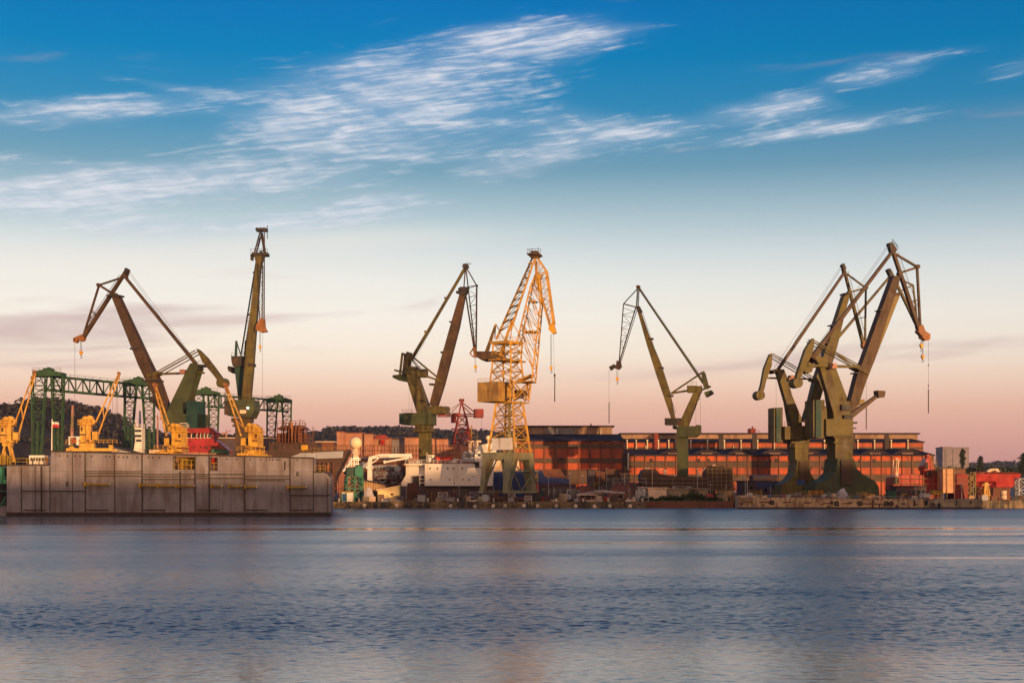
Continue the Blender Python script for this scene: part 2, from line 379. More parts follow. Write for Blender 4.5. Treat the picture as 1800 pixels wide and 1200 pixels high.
# ================================================================ setting
QY = 405.0
import numpy as np
def build_water():
    # the basin's surface as real waves: rows spaced more widely with distance, flat open water beyond
    NR, NC = 1400, 1250; g = np.linspace(0, 1, NR); ys = 34.0 * (QY + 14 - 34.0 + 34.0) ** 0 * np.exp(g * math.log((QY + 14) / 34.0))
    us = np.linspace(-.54, .54, NC); YY = np.repeat(ys[:, None], NC, 1); XX = YY * us[None, :]
    rg = np.random.default_rng(4); H = np.zeros_like(XX)
    for wl, am, n in ((7.0, .005, 8), (4.0, .006, 12), (2.6, .0065, 14), (1.7, .0052, 18), (1.1, .0068, 26), (.72, .0084, 28), (.46, .0070, 32)):
        cell = YY * (1.08 / NC) * 1.3 + YY * math.log((QY + 14) / 34.0) / NR * .35
        fade = np.clip((wl / cell - 2.2) / 2.0, 0, 1)
        for k in range(n):
            a = rg.normal(1.75, 1.0); L_ = wl * rg.uniform(.75, 1.3); kx, ky = math.cos(a) * 6.283 / L_, math.sin(a) * 6.283 / L_
            H += fade * am * math.sqrt(2.0 / n) * np.sin(XX * kx + YY * ky + rg.uniform(0, 6.28))
    # calm slicks and gust patches lie along the basin
    S = np.zeros_like(XX)
    for k in range(22):
        lx = rg.uniform(50, 240); ly = rg.uniform(7, 50); S += np.sin(XX * 6.283 / lx * rg.choice((-1, 1)) + YY * 6.283 / ly + rg.uniform(0, 6.28)) / 4.7
    amp = .98 + .13 * S
    def slick(y, wy, x0, x1, k, tilt=0.0):
        cy = y + tilt * XX + 1.2 * np.sin(XX * .09 + y); m = 1 / (1 + np.exp(-(XX - x0) / 4)) / (1 + np.exp((XX - x1) / 6))
        return 1 - k * np.exp(-((YY - cy) / wy) ** 2) * m
    for q_ in ((204, 7.5, -60, 400, .80, .03), (182, 3.0, 18, 200, .8, .02), (153, 3.2, -8, 26, .85, .12), (150, 1.8, 40, 90, .7, .1), (118, 1.6, 30, 90, .75, .05), (128, 1.4, 45, 90, .6, 0), (232, 4, -90, -30, .6, 0), (262, 20, -150, -32, .72, 0), (240, 9, -150, -25, .5, .02),
               (92, 13, -60, -16, .45, .0), (104, 7, -10, 12, .35, 0)): amp *= slick(*q_)
    amp *= .17 + .83 / (1 + np.exp(-(YY - 53.5 - .02 * XX - 2.4 * np.sin(XX * .22)) / 2.6))
    amp *= 1 + .75 / (1 + np.exp(-(YY - 285) / 16)); amp = np.clip(amp, .05, 1.8); edge = np.clip((QY + 14 - YY) / 8, 0, 1) * np.clip((.54 - np.abs(us))[None, :] / .01, 0, 1) * np.clip((YY - 34) / 1.5, 0, 1)
    H = H * amp * WAVE * edge
    me = bpy.data.meshes.new('water'); nv = NR * NC; me.vertices.add(nv + 12)
    co = np.empty((nv + 12, 3), np.float32); co[:nv, 0] = XX.ravel(); co[:nv, 1] = YY.ravel(); co[:nv, 2] = H.ravel()
    e = .54; y0, y1 = 34.0, QY + 14
    ring = [(-6000, -300, 0), (6000, -300, 0), (6000, y0, 0), (-6000, y0, 0), (-6000, y1, 0), (6000, y1, 0), (6000, 9000, 0), (-6000, 9000, 0), (-e * y0, y0, 0), (e * y0, y0, 0), (e * y1, y1, 0), (-e * y1, y1, 0)]
    co[nv:] = ring
    me.vertices.foreach_set('co', co.ravel())
    i0 = (np.arange(NR - 1)[:, None] * NC + np.arange(NC - 1)[None, :]).ravel(); q = np.stack([i0, i0 + 1, i0 + NC + 1, i0 + NC], 1)
    r_ = np.array([(0, 1, 2, 3), (4, 5, 6, 7), (3, 8, 11, 4), (9, 2, 5, 10)]) + nv; q = np.concatenate([q, r_]); nf = len(q)
    me.loops.add(nf * 4); me.loops.foreach_set('vertex_index', q.ravel().astype(np.int32)); me.polygons.add(nf)
    at = me.attributes.new('ruffle', 'FLOAT', 'POINT'); rv = np.ones(nv + 12, np.float32); rv[:nv] = np.clip(amp, 0, 1.3).ravel(); at.data.foreach_set('value', rv)
    me.polygons.foreach_set('loop_start', np.arange(0, nf * 4, 4, dtype=np.int32)); me.polygons.foreach_set('use_smooth', np.ones(nf, bool)); me.update(calc_edges=True); me.validate()
    o = bpy.data.objects.new('water', me); col.objects.link(o); return struct(o)
WAVE = 1.0
water = build_water()
def water_mat():
    m = bpy.data.materials.new('harbour_water'); m.use_nodes = True; t = m.node_tree; l = t.links; p = t.nodes['Principled BSDF']
    g = t.nodes.new('ShaderNodeNewGeometry')
    def nz(sx_, sy_, det, rough=.5, dist=0):
        mp = t.nodes.new('ShaderNodeMapping'); mp.inputs['Scale'].default_value = (sx_, sy_, 1); mp.inputs['Rotation'].default_value = (0, 0, R(7)); l.new(g.outputs['Position'], mp.inputs[0])
        z = t.nodes.new('ShaderNodeTexNoise'); z.inputs['Scale'].default_value = 1; z.inputs['Detail'].default_value = det
        z.inputs['Roughness'].default_value = rough; z.inputs['Distortion'].default_value = dist
        l.new(mp.outputs[0], z.inputs[0]); return z.outputs[0]
    def mth(op, a, b=None, clamp=False):
        n = t.nodes.new('ShaderNodeMath'); n.operation = op; n.use_clamp = clamp
        for i, v in enumerate((a, b)):
            if v is None: continue
            if isinstance(v, (int, float)): n.inputs[i].default_value = v
            else: l.new(v, n.inputs[i])
        return n.outputs[0]
    def mr(v, a, b, lo, hi):
        q = t.nodes.new('ShaderNodeMapRange'); q.interpolation_type = 'SMOOTHSTEP'; l.new(v, q.inputs[0])
        for i, x in enumerate((a, b, lo, hi)): q.inputs[i + 1].default_value = x
        return q.outputs[0]
    ripple = mth('ADD', mth('MULTIPLY', nz(3.0, 4.2, 5, .6, .3), .5), mth('MULTIPLY', nz(1.1, 1.6, 3), .7))
    ra = t.nodes.new('ShaderNodeAttribute'); ra.attribute_name = 'ruffle'; st = ra.outputs['Fac']   # how ruffled the surface is at each place
    b = t.nodes.new('ShaderNodeBump'); b.inputs['Distance'].default_value = .12
    sp0 = t.nodes.new('ShaderNodeSeparateXYZ'); l.new(g.outputs['Position'], sp0.inputs[0]); l.new(mth('MULTIPLY', st, mr(sp0.outputs[1], 90, 260, .9, .18)), b.inputs['Strength']); l.new(ripple, b.inputs['Height'])
    l.new(b.outputs[0], p.inputs['Normal'])
    p.inputs['Base Color'].default_value = (.100, .114, .120, 1)
    sp = t.nodes.new('ShaderNodeSeparateXYZ'); l.new(g.outputs['Position'], sp.inputs[0]); far = mr(sp.outputs[1], 70, 260, .15, .22)
    l.new(mth('ADD', mth('MULTIPLY', st, far), .05), p.inputs['Roughness']); p.inputs['IOR'].default_value = 1.42
    p.inputs['Specular Tint'].default_value = (1, 1, 1, 1)
    return m
water.data.materials.append(water_mat())
# land: quay edge runs along the far side, stepping back behind the barge
land = MB(); xs = lambda px, Y: (px - 900) / FPX * Y
P = [(-900, QY + 6), (xs(560, QY), QY + 6), (xs(560, QY), QY), (xs(1136, QY), QY), (xs(1136, QY), QY + 9), (xs(1300, QY), QY + 9), (xs(1300, QY), QY + 6), (900, QY + 6), (5800, 8800), (-5800, 8800)]
land.prism([Vector((x, y, GZ)) for x, y in P], Vector((0, 0, -3.0)))
struct(land.build('ground', 'ground'))
q = MB()
q.box(xs(560, QY) + .02, xs(1136, QY) - .02, QY - .45, QY, -.5, GZ + .12)
q.box(xs(560, QY) + .3, xs(1136, QY) - .3, QY - .75, QY - .45, .9, 1.35)
for i in range(14):
    x = xs(585 + i * 40, QY); q.box(x - .5, x + .5, QY - .8, QY - .46, -.5, .88)
tag(q.build('quay_wall', 'quay_stone'), 'low weathered stone and timber quay wall at the water under the yellow crane', 'quay wall')
q = MB(); q.box(xs(1136, QY) + .1, xs(1298, QY), QY + 8.5, QY + 9, -.5, GZ + .1)
tag(q.build('sheet_pile_wall', 'hull_rust'), 'rusty sheet pile bank below the green bushes, left of the long barge', 'quay wall')
q = MB(); q.box(xs(1735, QY), 200, QY + 5.2, QY + 6, -.5, GZ + .4)
tag(q.build('quay_wall', 'quay_stone'), 'sunlit quay wall at the far right edge beyond the barge', 'quay wall')
# hills
def hill(name, prof, Y, depth, seed, dens):
    m = MB(); n = 260; rows = 12; x0, x1 = prof[0][0], prof[-1][0]
    def zt(px):
        for (a, ya), (b, yb) in zip(prof, prof[1:]):
            if a <= px <= b: return ya + (yb - ya) * (px - a) / (b - a)
        return prof[-1][1]
    vs = []; tops = []
    for j in range(rows + 1):
        t = j / rows; Yj = Y - depth + depth * 2 * t; hh = math.sin(math.pi * min(1, t * 1.0)) ** .8
        for i in range(n + 1):
            px = x0 + (x1 - x0) * i / n; z = 6 + (HOR - zt(px)) / FPX * Y
            zz = GZ - 1 + (z - GZ) * hh; xw = (px - 900) / FPX * Y
            zz += mnoise.noise(Vector((xw * .012, Yj * .012, seed))) * 6 * hh
            vs.append((xw, Yj, zz))
            if hh > .06: tops.append((xw, Yj, zz))
    m.add(vs, [(j * (n + 1) + i, j * (n + 1) + i + 1, (j + 1) * (n + 1) + i + 1, (j + 1) * (n + 1) + i) for j in range(rows) for i in range(n)], True)
    struct(m.build(name, 'hill_wood'))
    f = MB(); rnd = random.Random(seed); cand = [p for p in tops if p[1] < Y + depth * .35]
    for k in range(dens):
        i = rnd.randrange(len(cand)); p = Vector(cand[i]) + Vector((rnd.uniform(-12, 12), rnd.uniform(-20, 20), -1)); r = rnd.uniform(2.0, 4.2) * Y / 1500
        c = p + Vector((0, 0, r * .8)); 
        for q_ in range(7):
            d = Vector((rnd.gauss(0, 1), rnd.gauss(0, 1), rnd.gauss(0.3, 1))).normalized(); u = d.cross(Vector((rnd.random(), rnd.random(), rnd.random() + .1))).normalized(); v = d.cross(u)
            c2 = c + d * r * rnd.uniform(.45, .85) * Vector((1, 1, 1.25)).x; s_ = r * rnd.uniform(.3, .55)
            f.add([c2 + u * s_, c2 + v * s_ * .9, c2 - u * s_ * .8, c2 - v * s_], [(0, 1, 2, 3)])
    tag(f.build('woodland', 'hill_wood'), None, None, kind='stuff')
hill('hill', [(-700, 740), (-300, 728), (-60, 722), (0, 722), (30, 717), (60, 722), (85, 713), (112, 711), (140, 720), (178, 727), (198, 742), (215, 752), (245, 757), (290, 768), (360, 772), (430, 772), (470, 778), (560, 790)], 1500, 260, 3, 22000)
hill('hill', [(380, 800), (450, 771), (500, 775), (552, 765), (575, 768), (592, 760), (640, 758), (700, 757), (760, 759), (800, 764), (860, 764), (930, 766), (1100, 790), (1300, 812)], 2400, 300, 5, 9000)
hill('hill', [(1400, 835), (1640, 824), (1700, 821), (1740, 819), (1765, 816), (1800, 819), (1900, 812), (2300, 800)], 3400, 420, 9, 5000)
# unseen halls added behind the camera, their heights set to shade the far quay
def shade_hall(x0, x1, y0, h, i, lab):
    r = thing('shipyard_hall', lab, 'hall', (0.5 * (x0 + x1), y0, 0)); b = MB(); b.box(x0, x1, y0 - 60, y0, -.5, h); b.build('wall', 'brick_red', r)  # out of view, added for the shadow it throws
    b = MB(); b.prism([Vector((x0 - .5, y0 + .5, h + .01)), Vector((x1 + .5, y0 + .5, h + .01)), Vector((x1 + .5, y0 - 30, h + 3)), Vector((x0 - .5, y0 - 30, h + 3))], Vector((0, 0, .4))); b.build('roof', 'roof_dark', r)
# ================================================================ slewing cranes
GRP = 'olive green double-jib shipyard cranes'
def crane_root(label, px, Y, group=GRP, name='harbour_crane', cat='crane'):
    return thing(name, label, cat, Vector(((px - 900) / FPX * Y, Y, GZ)), group)
def shaft(f, r, px, ytop, wpx, Y, m='olive', extra=None, mb=None):
    b = mb or MB(f); yb = gy(Y); b.rc(px - wpx / 2, ytop, px + wpx / 2, yb, wpx * f.sc() * .9)
    return b
def knots(b, pts, s=.9, d=1.6):
    for x, y in pts: b.disc(x, y, s / b.fr.sc(), d, n=10)
def stairs(b, x1, y1, x2, y2, dn=-1.0, off=3.2, n=16):      # a thin ladderway with handrail along a jib
    k = b.fr.sc()
    d = Vector((x2 - x1, y2 - y1)); nrm = Vector((d.y, -d.x)).normalized() * off
    b.bar(b.fr.p(x1 + nrm.x, y1 + nrm.y, dn), b.fr.p(x2 + nrm.x, y2 + nrm.y, dn), .1)
    for i in range(n + 1):
        t = i / n; x = x1 + d.x * t; y = y1 + d.y * t
        b.bar(b.fr.p(x, y, dn), b.fr.p(x + nrm.x, y + nrm.y, dn), .08)
def hook(f, r, x, y0, y1, s=1.0, m='hook_yellow', n=2, gap=2.2, dn=0):
    k = f.sc(); b = MB(f)
    for i in range(n): b.bar(f.p(x + (i - (n - 1) / 2) * gap, y0, dn), f.p(x + (i - (n - 1) / 2) * gap * .6, y1, dn), .10)
    b.build('hoist_rope', 'rope', r)
    b = MB(f); b.tube(f.p(x, y1, dn - .5), f.p(x, y1, dn + .5), 2.7 * k * s, n=12); b.b(x, y1, x, y1 + 5 * s, 4 * s, 2.4 * s, .7, dn)
    h = b.build('hook_block', m, r)
    b = MB(f); c = f.p(x, y1 + 8.5 * s, dn); pts = []
    for i in range(9):
        a = R(100 - i * 33); pts.append(c + (f.u * math.cos(a) + Vector((0, 0, 1)) * math.sin(a)) * 2.1 * k * s)
    for a, c2 in zip(pts, pts[1:]): b.tube(a, c2, .5 * k * s, n=6)
    b.b(x, y1 + 4.5 * s, x, y1 + 7 * s, 1.2, d=.25, dn=dn); b.build('hook', 'dark_steel', h)
def whip(f, r, x, y0, y1, dn=0, w=.07, weight=None):
    b = MB(f); b.bar(f.p(x, y0, dn), f.p(x, y1, dn), w)
    if weight:
        for wy, wl in weight: b.b(x, wy, x, wy + wl, 1.3, d=.25, dn=dn)
    b.build('hoist_rope', 'rope', r)
# ---- crane A: far left, jib to the left
def crane_a():
    Y = 432; f = Fr(320, Y, -14); r = crane_root('brown and olive double-jib crane at the far left, jib reaching left above the red ship', 320, Y)
    b = MB(f); b.pl([(199, 521), (210.5, 521), (271, 650), (282, 668), (302, 727), (292, 735), (257, 664), (246, 641)], 2.6); b.build('jib', 'brown_steel', r)
    b = MB(f); stairs(b, 212, 524, 281, 664, off=2.6, n=40); b.rc(233, 612, 247, 615, 3.6); b.rc(255, 668, 283, 671, 3.8); b.rc(192, 519, 214, 522, 3.4); b.build('ladder', 'dark_steel', r)
    b = MB(f); b.b(221, 488, 345, 640, 4.2, 5.4, .9); b.build('backstay', 'brown_steel', r)
    b = MB(f); b.b(224, 473, 146, 594, 4.2, 5.6, 1.3); b.b(220, 486, 174.3, 501, 2.6, d=.7); b.b(174.3, 501, 146, 592, 2.6, d=.7, ); b.b(174.3, 501, 204, 520, 3.4, d=.8)
    b.b(161, 548, 170, 554, 1.6, d=.4); b.lad(162, 545, 152, 582, 170, 552, 155, 583, 3, 1.0); knots(b, [(221, 486), (174, 501), (203, 518)], .55)
    stairs(b, 217, 487, 160, 575, dn=-.9, off=-5.5, n=30); b.build('fly_jib', 'brown_steel', r)
    b = MB(f); b.pl([(131, 594), (136, 592), (145, 588), (150, 594), (147, 600), (138, 598), (135, 603), (131, 601)], 1.6); b.disc(143, 596, 4, 2.0); b.disc(133, 598, 2.6, 1.6); b.build('jib_head', 'machine_orange', r)
    b = MB(f); b.pl([(219, 479), (222, 471), (227, 474), (224, 484)], 1.6); b.disc(224, 477, 2.2, 2.0); b.build('head_sheave', 'dark_steel', r)
    b = MB(f); b.pl([(335, 648), (340, 639), (350, 640), (352, 648), (325, 738), (326, 752), (297, 752), (293, 735)], 4.2); b.build('a_frame', 'olive_green', r)
    b = MB(f); b.rc(347, 641, 360, 645, 3.4); b.rc(351, 646, 355, 650, 2.5); b.rail([f.p(347, 640, -1.6), f.p(360, 640, -1.6)], 1.0, .08, 1.0); b.build('platform', 'dark_steel', r)
    b = MB(f); b.bb(268, 660, 346.6, 616, 1.5, d=.3, dn=1.2); b.bb(271, 663, 349, 620, 1.5, d=.3, dn=1.6); b.b(262, 661, 281, 655, 5, 4, 3.4); b.b(279, 657, 359, 655, 3.8, 3.0, .9); b.build('luffing_link', 'olive', r)
    b = MB(f); b.rc(322, 650, 329, 658, 2.4, -1.2); b.disc(326, 654, 3.5, 3.6, -1.0); b.build('luffing_motor', 'motor_pink', r)
    lv = MB(f); lv.pl([(347, 613), (352, 616), (365, 629), (378, 646), (394, 668), (388, 674), (376, 658), (358, 637)], 1.6); l_ = lv.build('counterweight_lever', 'olive', r)
    b = MB(f); b.disc(392, 673, 8.6, 3.2, n=24); b.build('counterweight', 'olive', l_)
    b = MB(f); b.rc(297.5, 730, 338, 752, 8); b.rc(330, 728, 358, 752, 8.2); b.build('machine_house', 'olive_green', r)
    b = MB(f); b.rc(338.5, 706, 358, 756, 5.5, -1.5); b.build('counterweight_box', 'teal_steel', r)
    b = MB(f); b.b(268, 702, 296, 733, 5, 8, 1.2); b.rc(264, 697, 272, 706, 1.6); b.build('cab_arm', 'dark_steel', r)
    b = shaft(f, r, 320, 752, 26, Y); b.rc(300, 752, 342, 760, 8.5); b.build('pedestal', 'olive_green', r)
    hook(f, r, 142.5, 600, 619, .95); whip(f, r, 131.5, 602, 712)
    b = MB(f)
    b = MB(f); b.bar(f.p(343, 640, -1.3), f.p(224, 474, -.6), .07); b.bar(f.p(343, 637, 1.3), f.p(224, 474, .6), .07); b.build('luffing_rope', 'rope', r)
crane_a()
# ---- crane B: seen end on, behind the gantry
def crane_b():
    Y = 470; f = Fr(425, Y, 0); r = crane_root('tallest olive crane seen end on, with near vertical jib rising behind the green gantry', 425, Y)
    b = MB(f); b.pl([(450, 452), (467, 452), (462, 466), (460, 476), (451.7, 593), (448, 647), (443, 704), (428, 704), (433, 647), (438, 593), (452, 474), (453, 466)], 3.2, -2); b.build('jib', 'olive', r)
    b = MB(f); b.rc(446, 447, 474, 452, 4, -2); b.rc(443, 449, 447, 459, 2, -2); b.rail([f.p(444, 447, -4), f.p(474, 447, -4)], 1.2, .09, 1.5); b.rc(441, 640, 450, 645, 4.2, -2); b.build('platform', 'dark_steel', r)
    b = MB(f); b.bb(459, 408, 448, 448, 2.2, d=.5, dn=1.5); b.bb(460, 408, 466, 448, 2.2, d=.5, dn=1.5); b.b(455, 440, 466, 447, 1.6, d=.4); b.b(466, 438, 452, 447, 1.6, d=.4); b.lad(458, 412, 449, 447, 456, 412, 452, 447, 5, .9); b.build('head_frame', 'dark_steel', r)
    b = MB(f); b.rc(451, 402, 470, 407, 2.6); 
    for x in (453, 459, 465): b.disc(x, 404, 3.2, 1.2 + x * .002)
    b.b(470, 396, 470, 420, 1.0, d=.2); b.build('head_sheave', 'dark_steel', r)
    b = MB(f); b.b(448.5, 455, 421.5, 620, 2.2, d=.4, dn=2.5); b.b(453, 455, 427, 622, 2.2, d=.4, dn=2.5); b.lad(448.5, 455, 422, 620, 452.5, 455, 426, 622, 34, .9, 2.5, False); b.rc(433, 550, 441, 552, .8, 2.5); b.rc(442, 476, 447, 478, .8, 2.5); b.build('backstay', 'dark_steel', r)
    b = MB(f); b.b(465, 450, 464, 578, 1.5, d=.35, dn=-3.8); b.b(468.5, 404, 468, 580, 1.4, d=.35, dn=-3.8); b.b(457, 466, 460, 578, 1.5, d=.35, dn=-3.8); b.lad(465, 470, 464, 575, 468.4, 470, 468, 575, 26, .9, -3.8, True); b.lad(457.6, 480, 460, 575, 465, 480, 464, 575, 9, .8, -3.8, True); b.build('fly_jib', 'dark_steel', r)
    b = MB(f); b.pl([(455, 574), (461, 563), (469, 563), (470, 577), (473, 585), (464, 587), (453, 582)], 2.2, -3.8); b.disc(458, 579, 3, 2.6, -3.8); b.rc(466, 583, 474, 586, 1.2, -3.8); b.build('jib_head', 'machine_orange', r)
    hook(f, r, 460.7, 586, 611, .85, dn=-3.8); whip(f, r, 465, 590, 712, -3.6)
    b = MB(f); 
    for x in (413.5, 430.5): b.b(x, 598, x - 1.2, 630, 3.2, 4, 1, 2); b.b(x + .5, 600, x + 10, 630, 1.6, d=.5, dn=2)
    b.rail([f.p(407, 626, 0), f.p(434, 626, 0)], 1.1, .09, 1.5); b.build('a_frame', 'teal_steel', r)
    b = MB(f); b.pl([(407, 626), (434, 626), (434, 640), (430, 644), (410, 644), (408, 636)], 5, 1.5); b.build('winch_house', 'dark_steel', r)
    b = MB(f); b.disc(415, 635, 6.2, 5.6, 1.5); b.build('drum', 'brown_steel', r)
    b = MB(f); b.pl([(397, 645), (399, 642), (413, 645), (416, 650), (412, 655), (404, 654), (399, 651)], 3.4, 4); b.build('counterweight', 'dark_steel', r)
    b = MB(f); b.pl([(412, 643), (434, 643), (431, 704), (419, 704)], 5, 2.2); b.build('column', 'teal_steel', r)
    b = MB(f); b.rc(400, 704, 452, 722, 10); b.pl([(400, 722), (452, 722), (446, 735), (404, 731)], 10.2); b.rail([f.p(400, 704, -5), f.p(452, 704, -5)], 1.1, .09, 1.5); b.build('machine_house', 'olive_green', r)
    b = MB(f); b.rc(400.5, 706, 412, 730, 1, -5.4); b.build('counterweight_box', 'dark_steel', r)
    b = MB(f); b.rc(410, 735, 443, 742, 7); b.rc(414, 742, 441, 747, 6); b.rc(412, 747, 446, 750, 7); b.rc(416, 750, 438, gy(Y), 5.5); b.build('pedestal', 'brown_steel', r)
    b = MB(f); b.rc(427, 722, 438, 728, .3, -5.35); b.build('number_panel', 'cream', r)
    b = MB(f); b.disc(441, 718.5, 1.5, .5, -5.6); b.build('floodlight', 'lamp_glow', r)
crane_b()
# ---- crane C: centre left, jib to the right
def crane_c():
    Y = 484; f = Fr(745, Y, -12); r = crane_root('olive crane standing left of the yellow lattice crane, with slim jib leaning right', 745, Y)
    b = MB(f); b.pl([(810, 514), (819, 514), (808, 573), (782, 674), (769, 716), (756, 712), (775, 636), (791, 579)], 2.4); b.build('jib', 'brown_steel', r)
    b = MB(f); b.pl([(807, 508), (811, 505), (822, 505), (822, 513), (818, 519), (808, 517)], 3.2); b.rc(803, 512, 809, 516, 2.6); b.disc(812, 509, 3, 3.8); stairs(b, 811, 520, 772, 640, off=2.4, n=36); b.rc(791, 565, 797, 567, 3); b.rc(776, 618, 781, 621, 3); b.rc(756, 674, 764, 677, 3); b.build('ladder', 'dark_steel', r)
    b = MB(f); b.b(818.5, 470, 722, 634, 4.0, 5.2, .9); b.disc(783, 524, 2, 1.1); b.disc(748, 583, 2, 1.1); b.build('backstay', 'olive', r)
    b = MB(f); b.b(818, 471, 815.5, 505, 1.7, d=.4); b.b(819, 471, 823, 506, 1.7, d=.4); b.b(820, 471, 838, 502, 1.8, d=.45)
    b.b(838, 501, 836.8, 618, 2.2, d=.5); b.b(819, 520, 833.5, 614, 2.2, d=.5); b.b(823, 506, 835, 612, 1.7, d=.45)
    b.b(822, 504, 838, 502, 1.3, d=.3); b.lad(838, 502, 837, 600, 821, 508, 832, 600, 6, .9); b.bb(838, 505, 837, 610, .8, d=.15, dn=.8)
    knots(b, [(838, 502), (823, 506)], .4, 1.2); b.build('fly_jib', 'dark_steel', r)
    b = MB(f); b.pl([(813, 470), (816, 464), (822, 464), (824, 470), (819, 474)], 1.8); b.b(818, 468, 829, 463, .7, d=.15); b.b(812, 465, 826, 462, .7, d=.15); b.build('head_sheave', 'dark_steel', r)
    b = MB(f); b.b(834, 610, 836, 627, 5, 5, 1.3); b.b(832, 612, 826, 621, 1.8, d=.6); b.b(826, 621, 832, 627, 1.8, d=.6); b.b(832, 627, 840, 627, 2.2, d=.8); b.build('jib_head', 'machine_orange', r)
    hook(f, r, 835.8, 628, 644, .9)
    lv = MB(f)
    for dn in (-1.8, 1.8):
        lv.b(710, 621, 705.5, 660, 3.6, 3.4, .6, dn); lv.b(719.5, 619, 715, 662, 5, 5.4, .6, dn)
    lv.b(696, 651, 726, 658, 3, d=4.4); lv.b(710, 621, 714, 626, 2, d=4.2); l_ = lv.build('counterweight_lever', 'olive', r)
    b = MB(f); b.pl([(693, 660), (718, 657), (725, 666), (719, 672), (703, 669), (693, 664)], 4.2); b.build('counterweight', 'olive_green', l_)
    b = MB(f); b.bb(717, 620, 775, 668, 1.6, d=.3, dn=1.1); b.bb(720, 626, 748, 662, 1.4, d=.3, dn=1.4); b.b(747, 660, 778, 671, 3.4, 2.6, .9); b.b(769, 666, 779, 672, 5, 5, 3); b.rc(757, 674, 768, 676, 2.6); b.build('luffing_link', 'olive', r)
    b = MB(f); b.rc(733, 649, 750, 663, 4); b.rail([f.p(733, 649, -2), f.p(750, 649, -2)], 1, .08, 1.2); b.rc(724, 645, 734, 660, 3.2); b.build('winch_house', 'olive', r)
    b = MB(f); b.pl([(718, 646), (728, 644), (734, 658), (753, 712), (752, 728), (737, 728), (733, 718), (718, 668)], 4.4); b.build('a_frame', 'olive', r)
    b = MB(f); b.rc(746, 714, 779, 728, 5); b.rc(779, 714.5, 788, 727, 4.4); b.build('jib_foot', 'olive', r)
    b = MB(f); b.rc(713, 726, 763, 747, 6.5); b.build('machine_house', 'olive_green', r)
    b = MB(f); b.rc(706, 727, 712.6, 746, 6); b.rail([f.p(713, 726, -4.3), f.p(763, 726, -4.3)], 1, .08, 1.5); b.build('counterweight_box', 'teal_steel', r)
    b = MB(f); b.rc(733, 747, 759, 758, 5); b.rc(730, 757, 762, 759, 6); b.rail([f.p(730, 757, -3), f.p(762, 757, -3)], 1, .08, 1.5); b.rc(738, 759, 757, gy(Y), 3.0); b.b(757.5, 760, 757.5, gy(Y), .8, d=.3, dn=-1.5); b.rc(732, gy(Y) - 8, 762, gy(Y), 5.2); b.build('pedestal', 'olive', r)
    whip(f, r, 722, 668, 724, -2, .06); whip(f, r, 727, 668, 724, -2, .06)
    b = MB(f); b.bar(f.p(722, 645, -1.3), f.p(818, 466, -.6), .07); b.bar(f.p(722, 642, 1.3), f.p(818, 466, .6), .07); b.build('luffing_rope', 'rope', r)
crane_c()
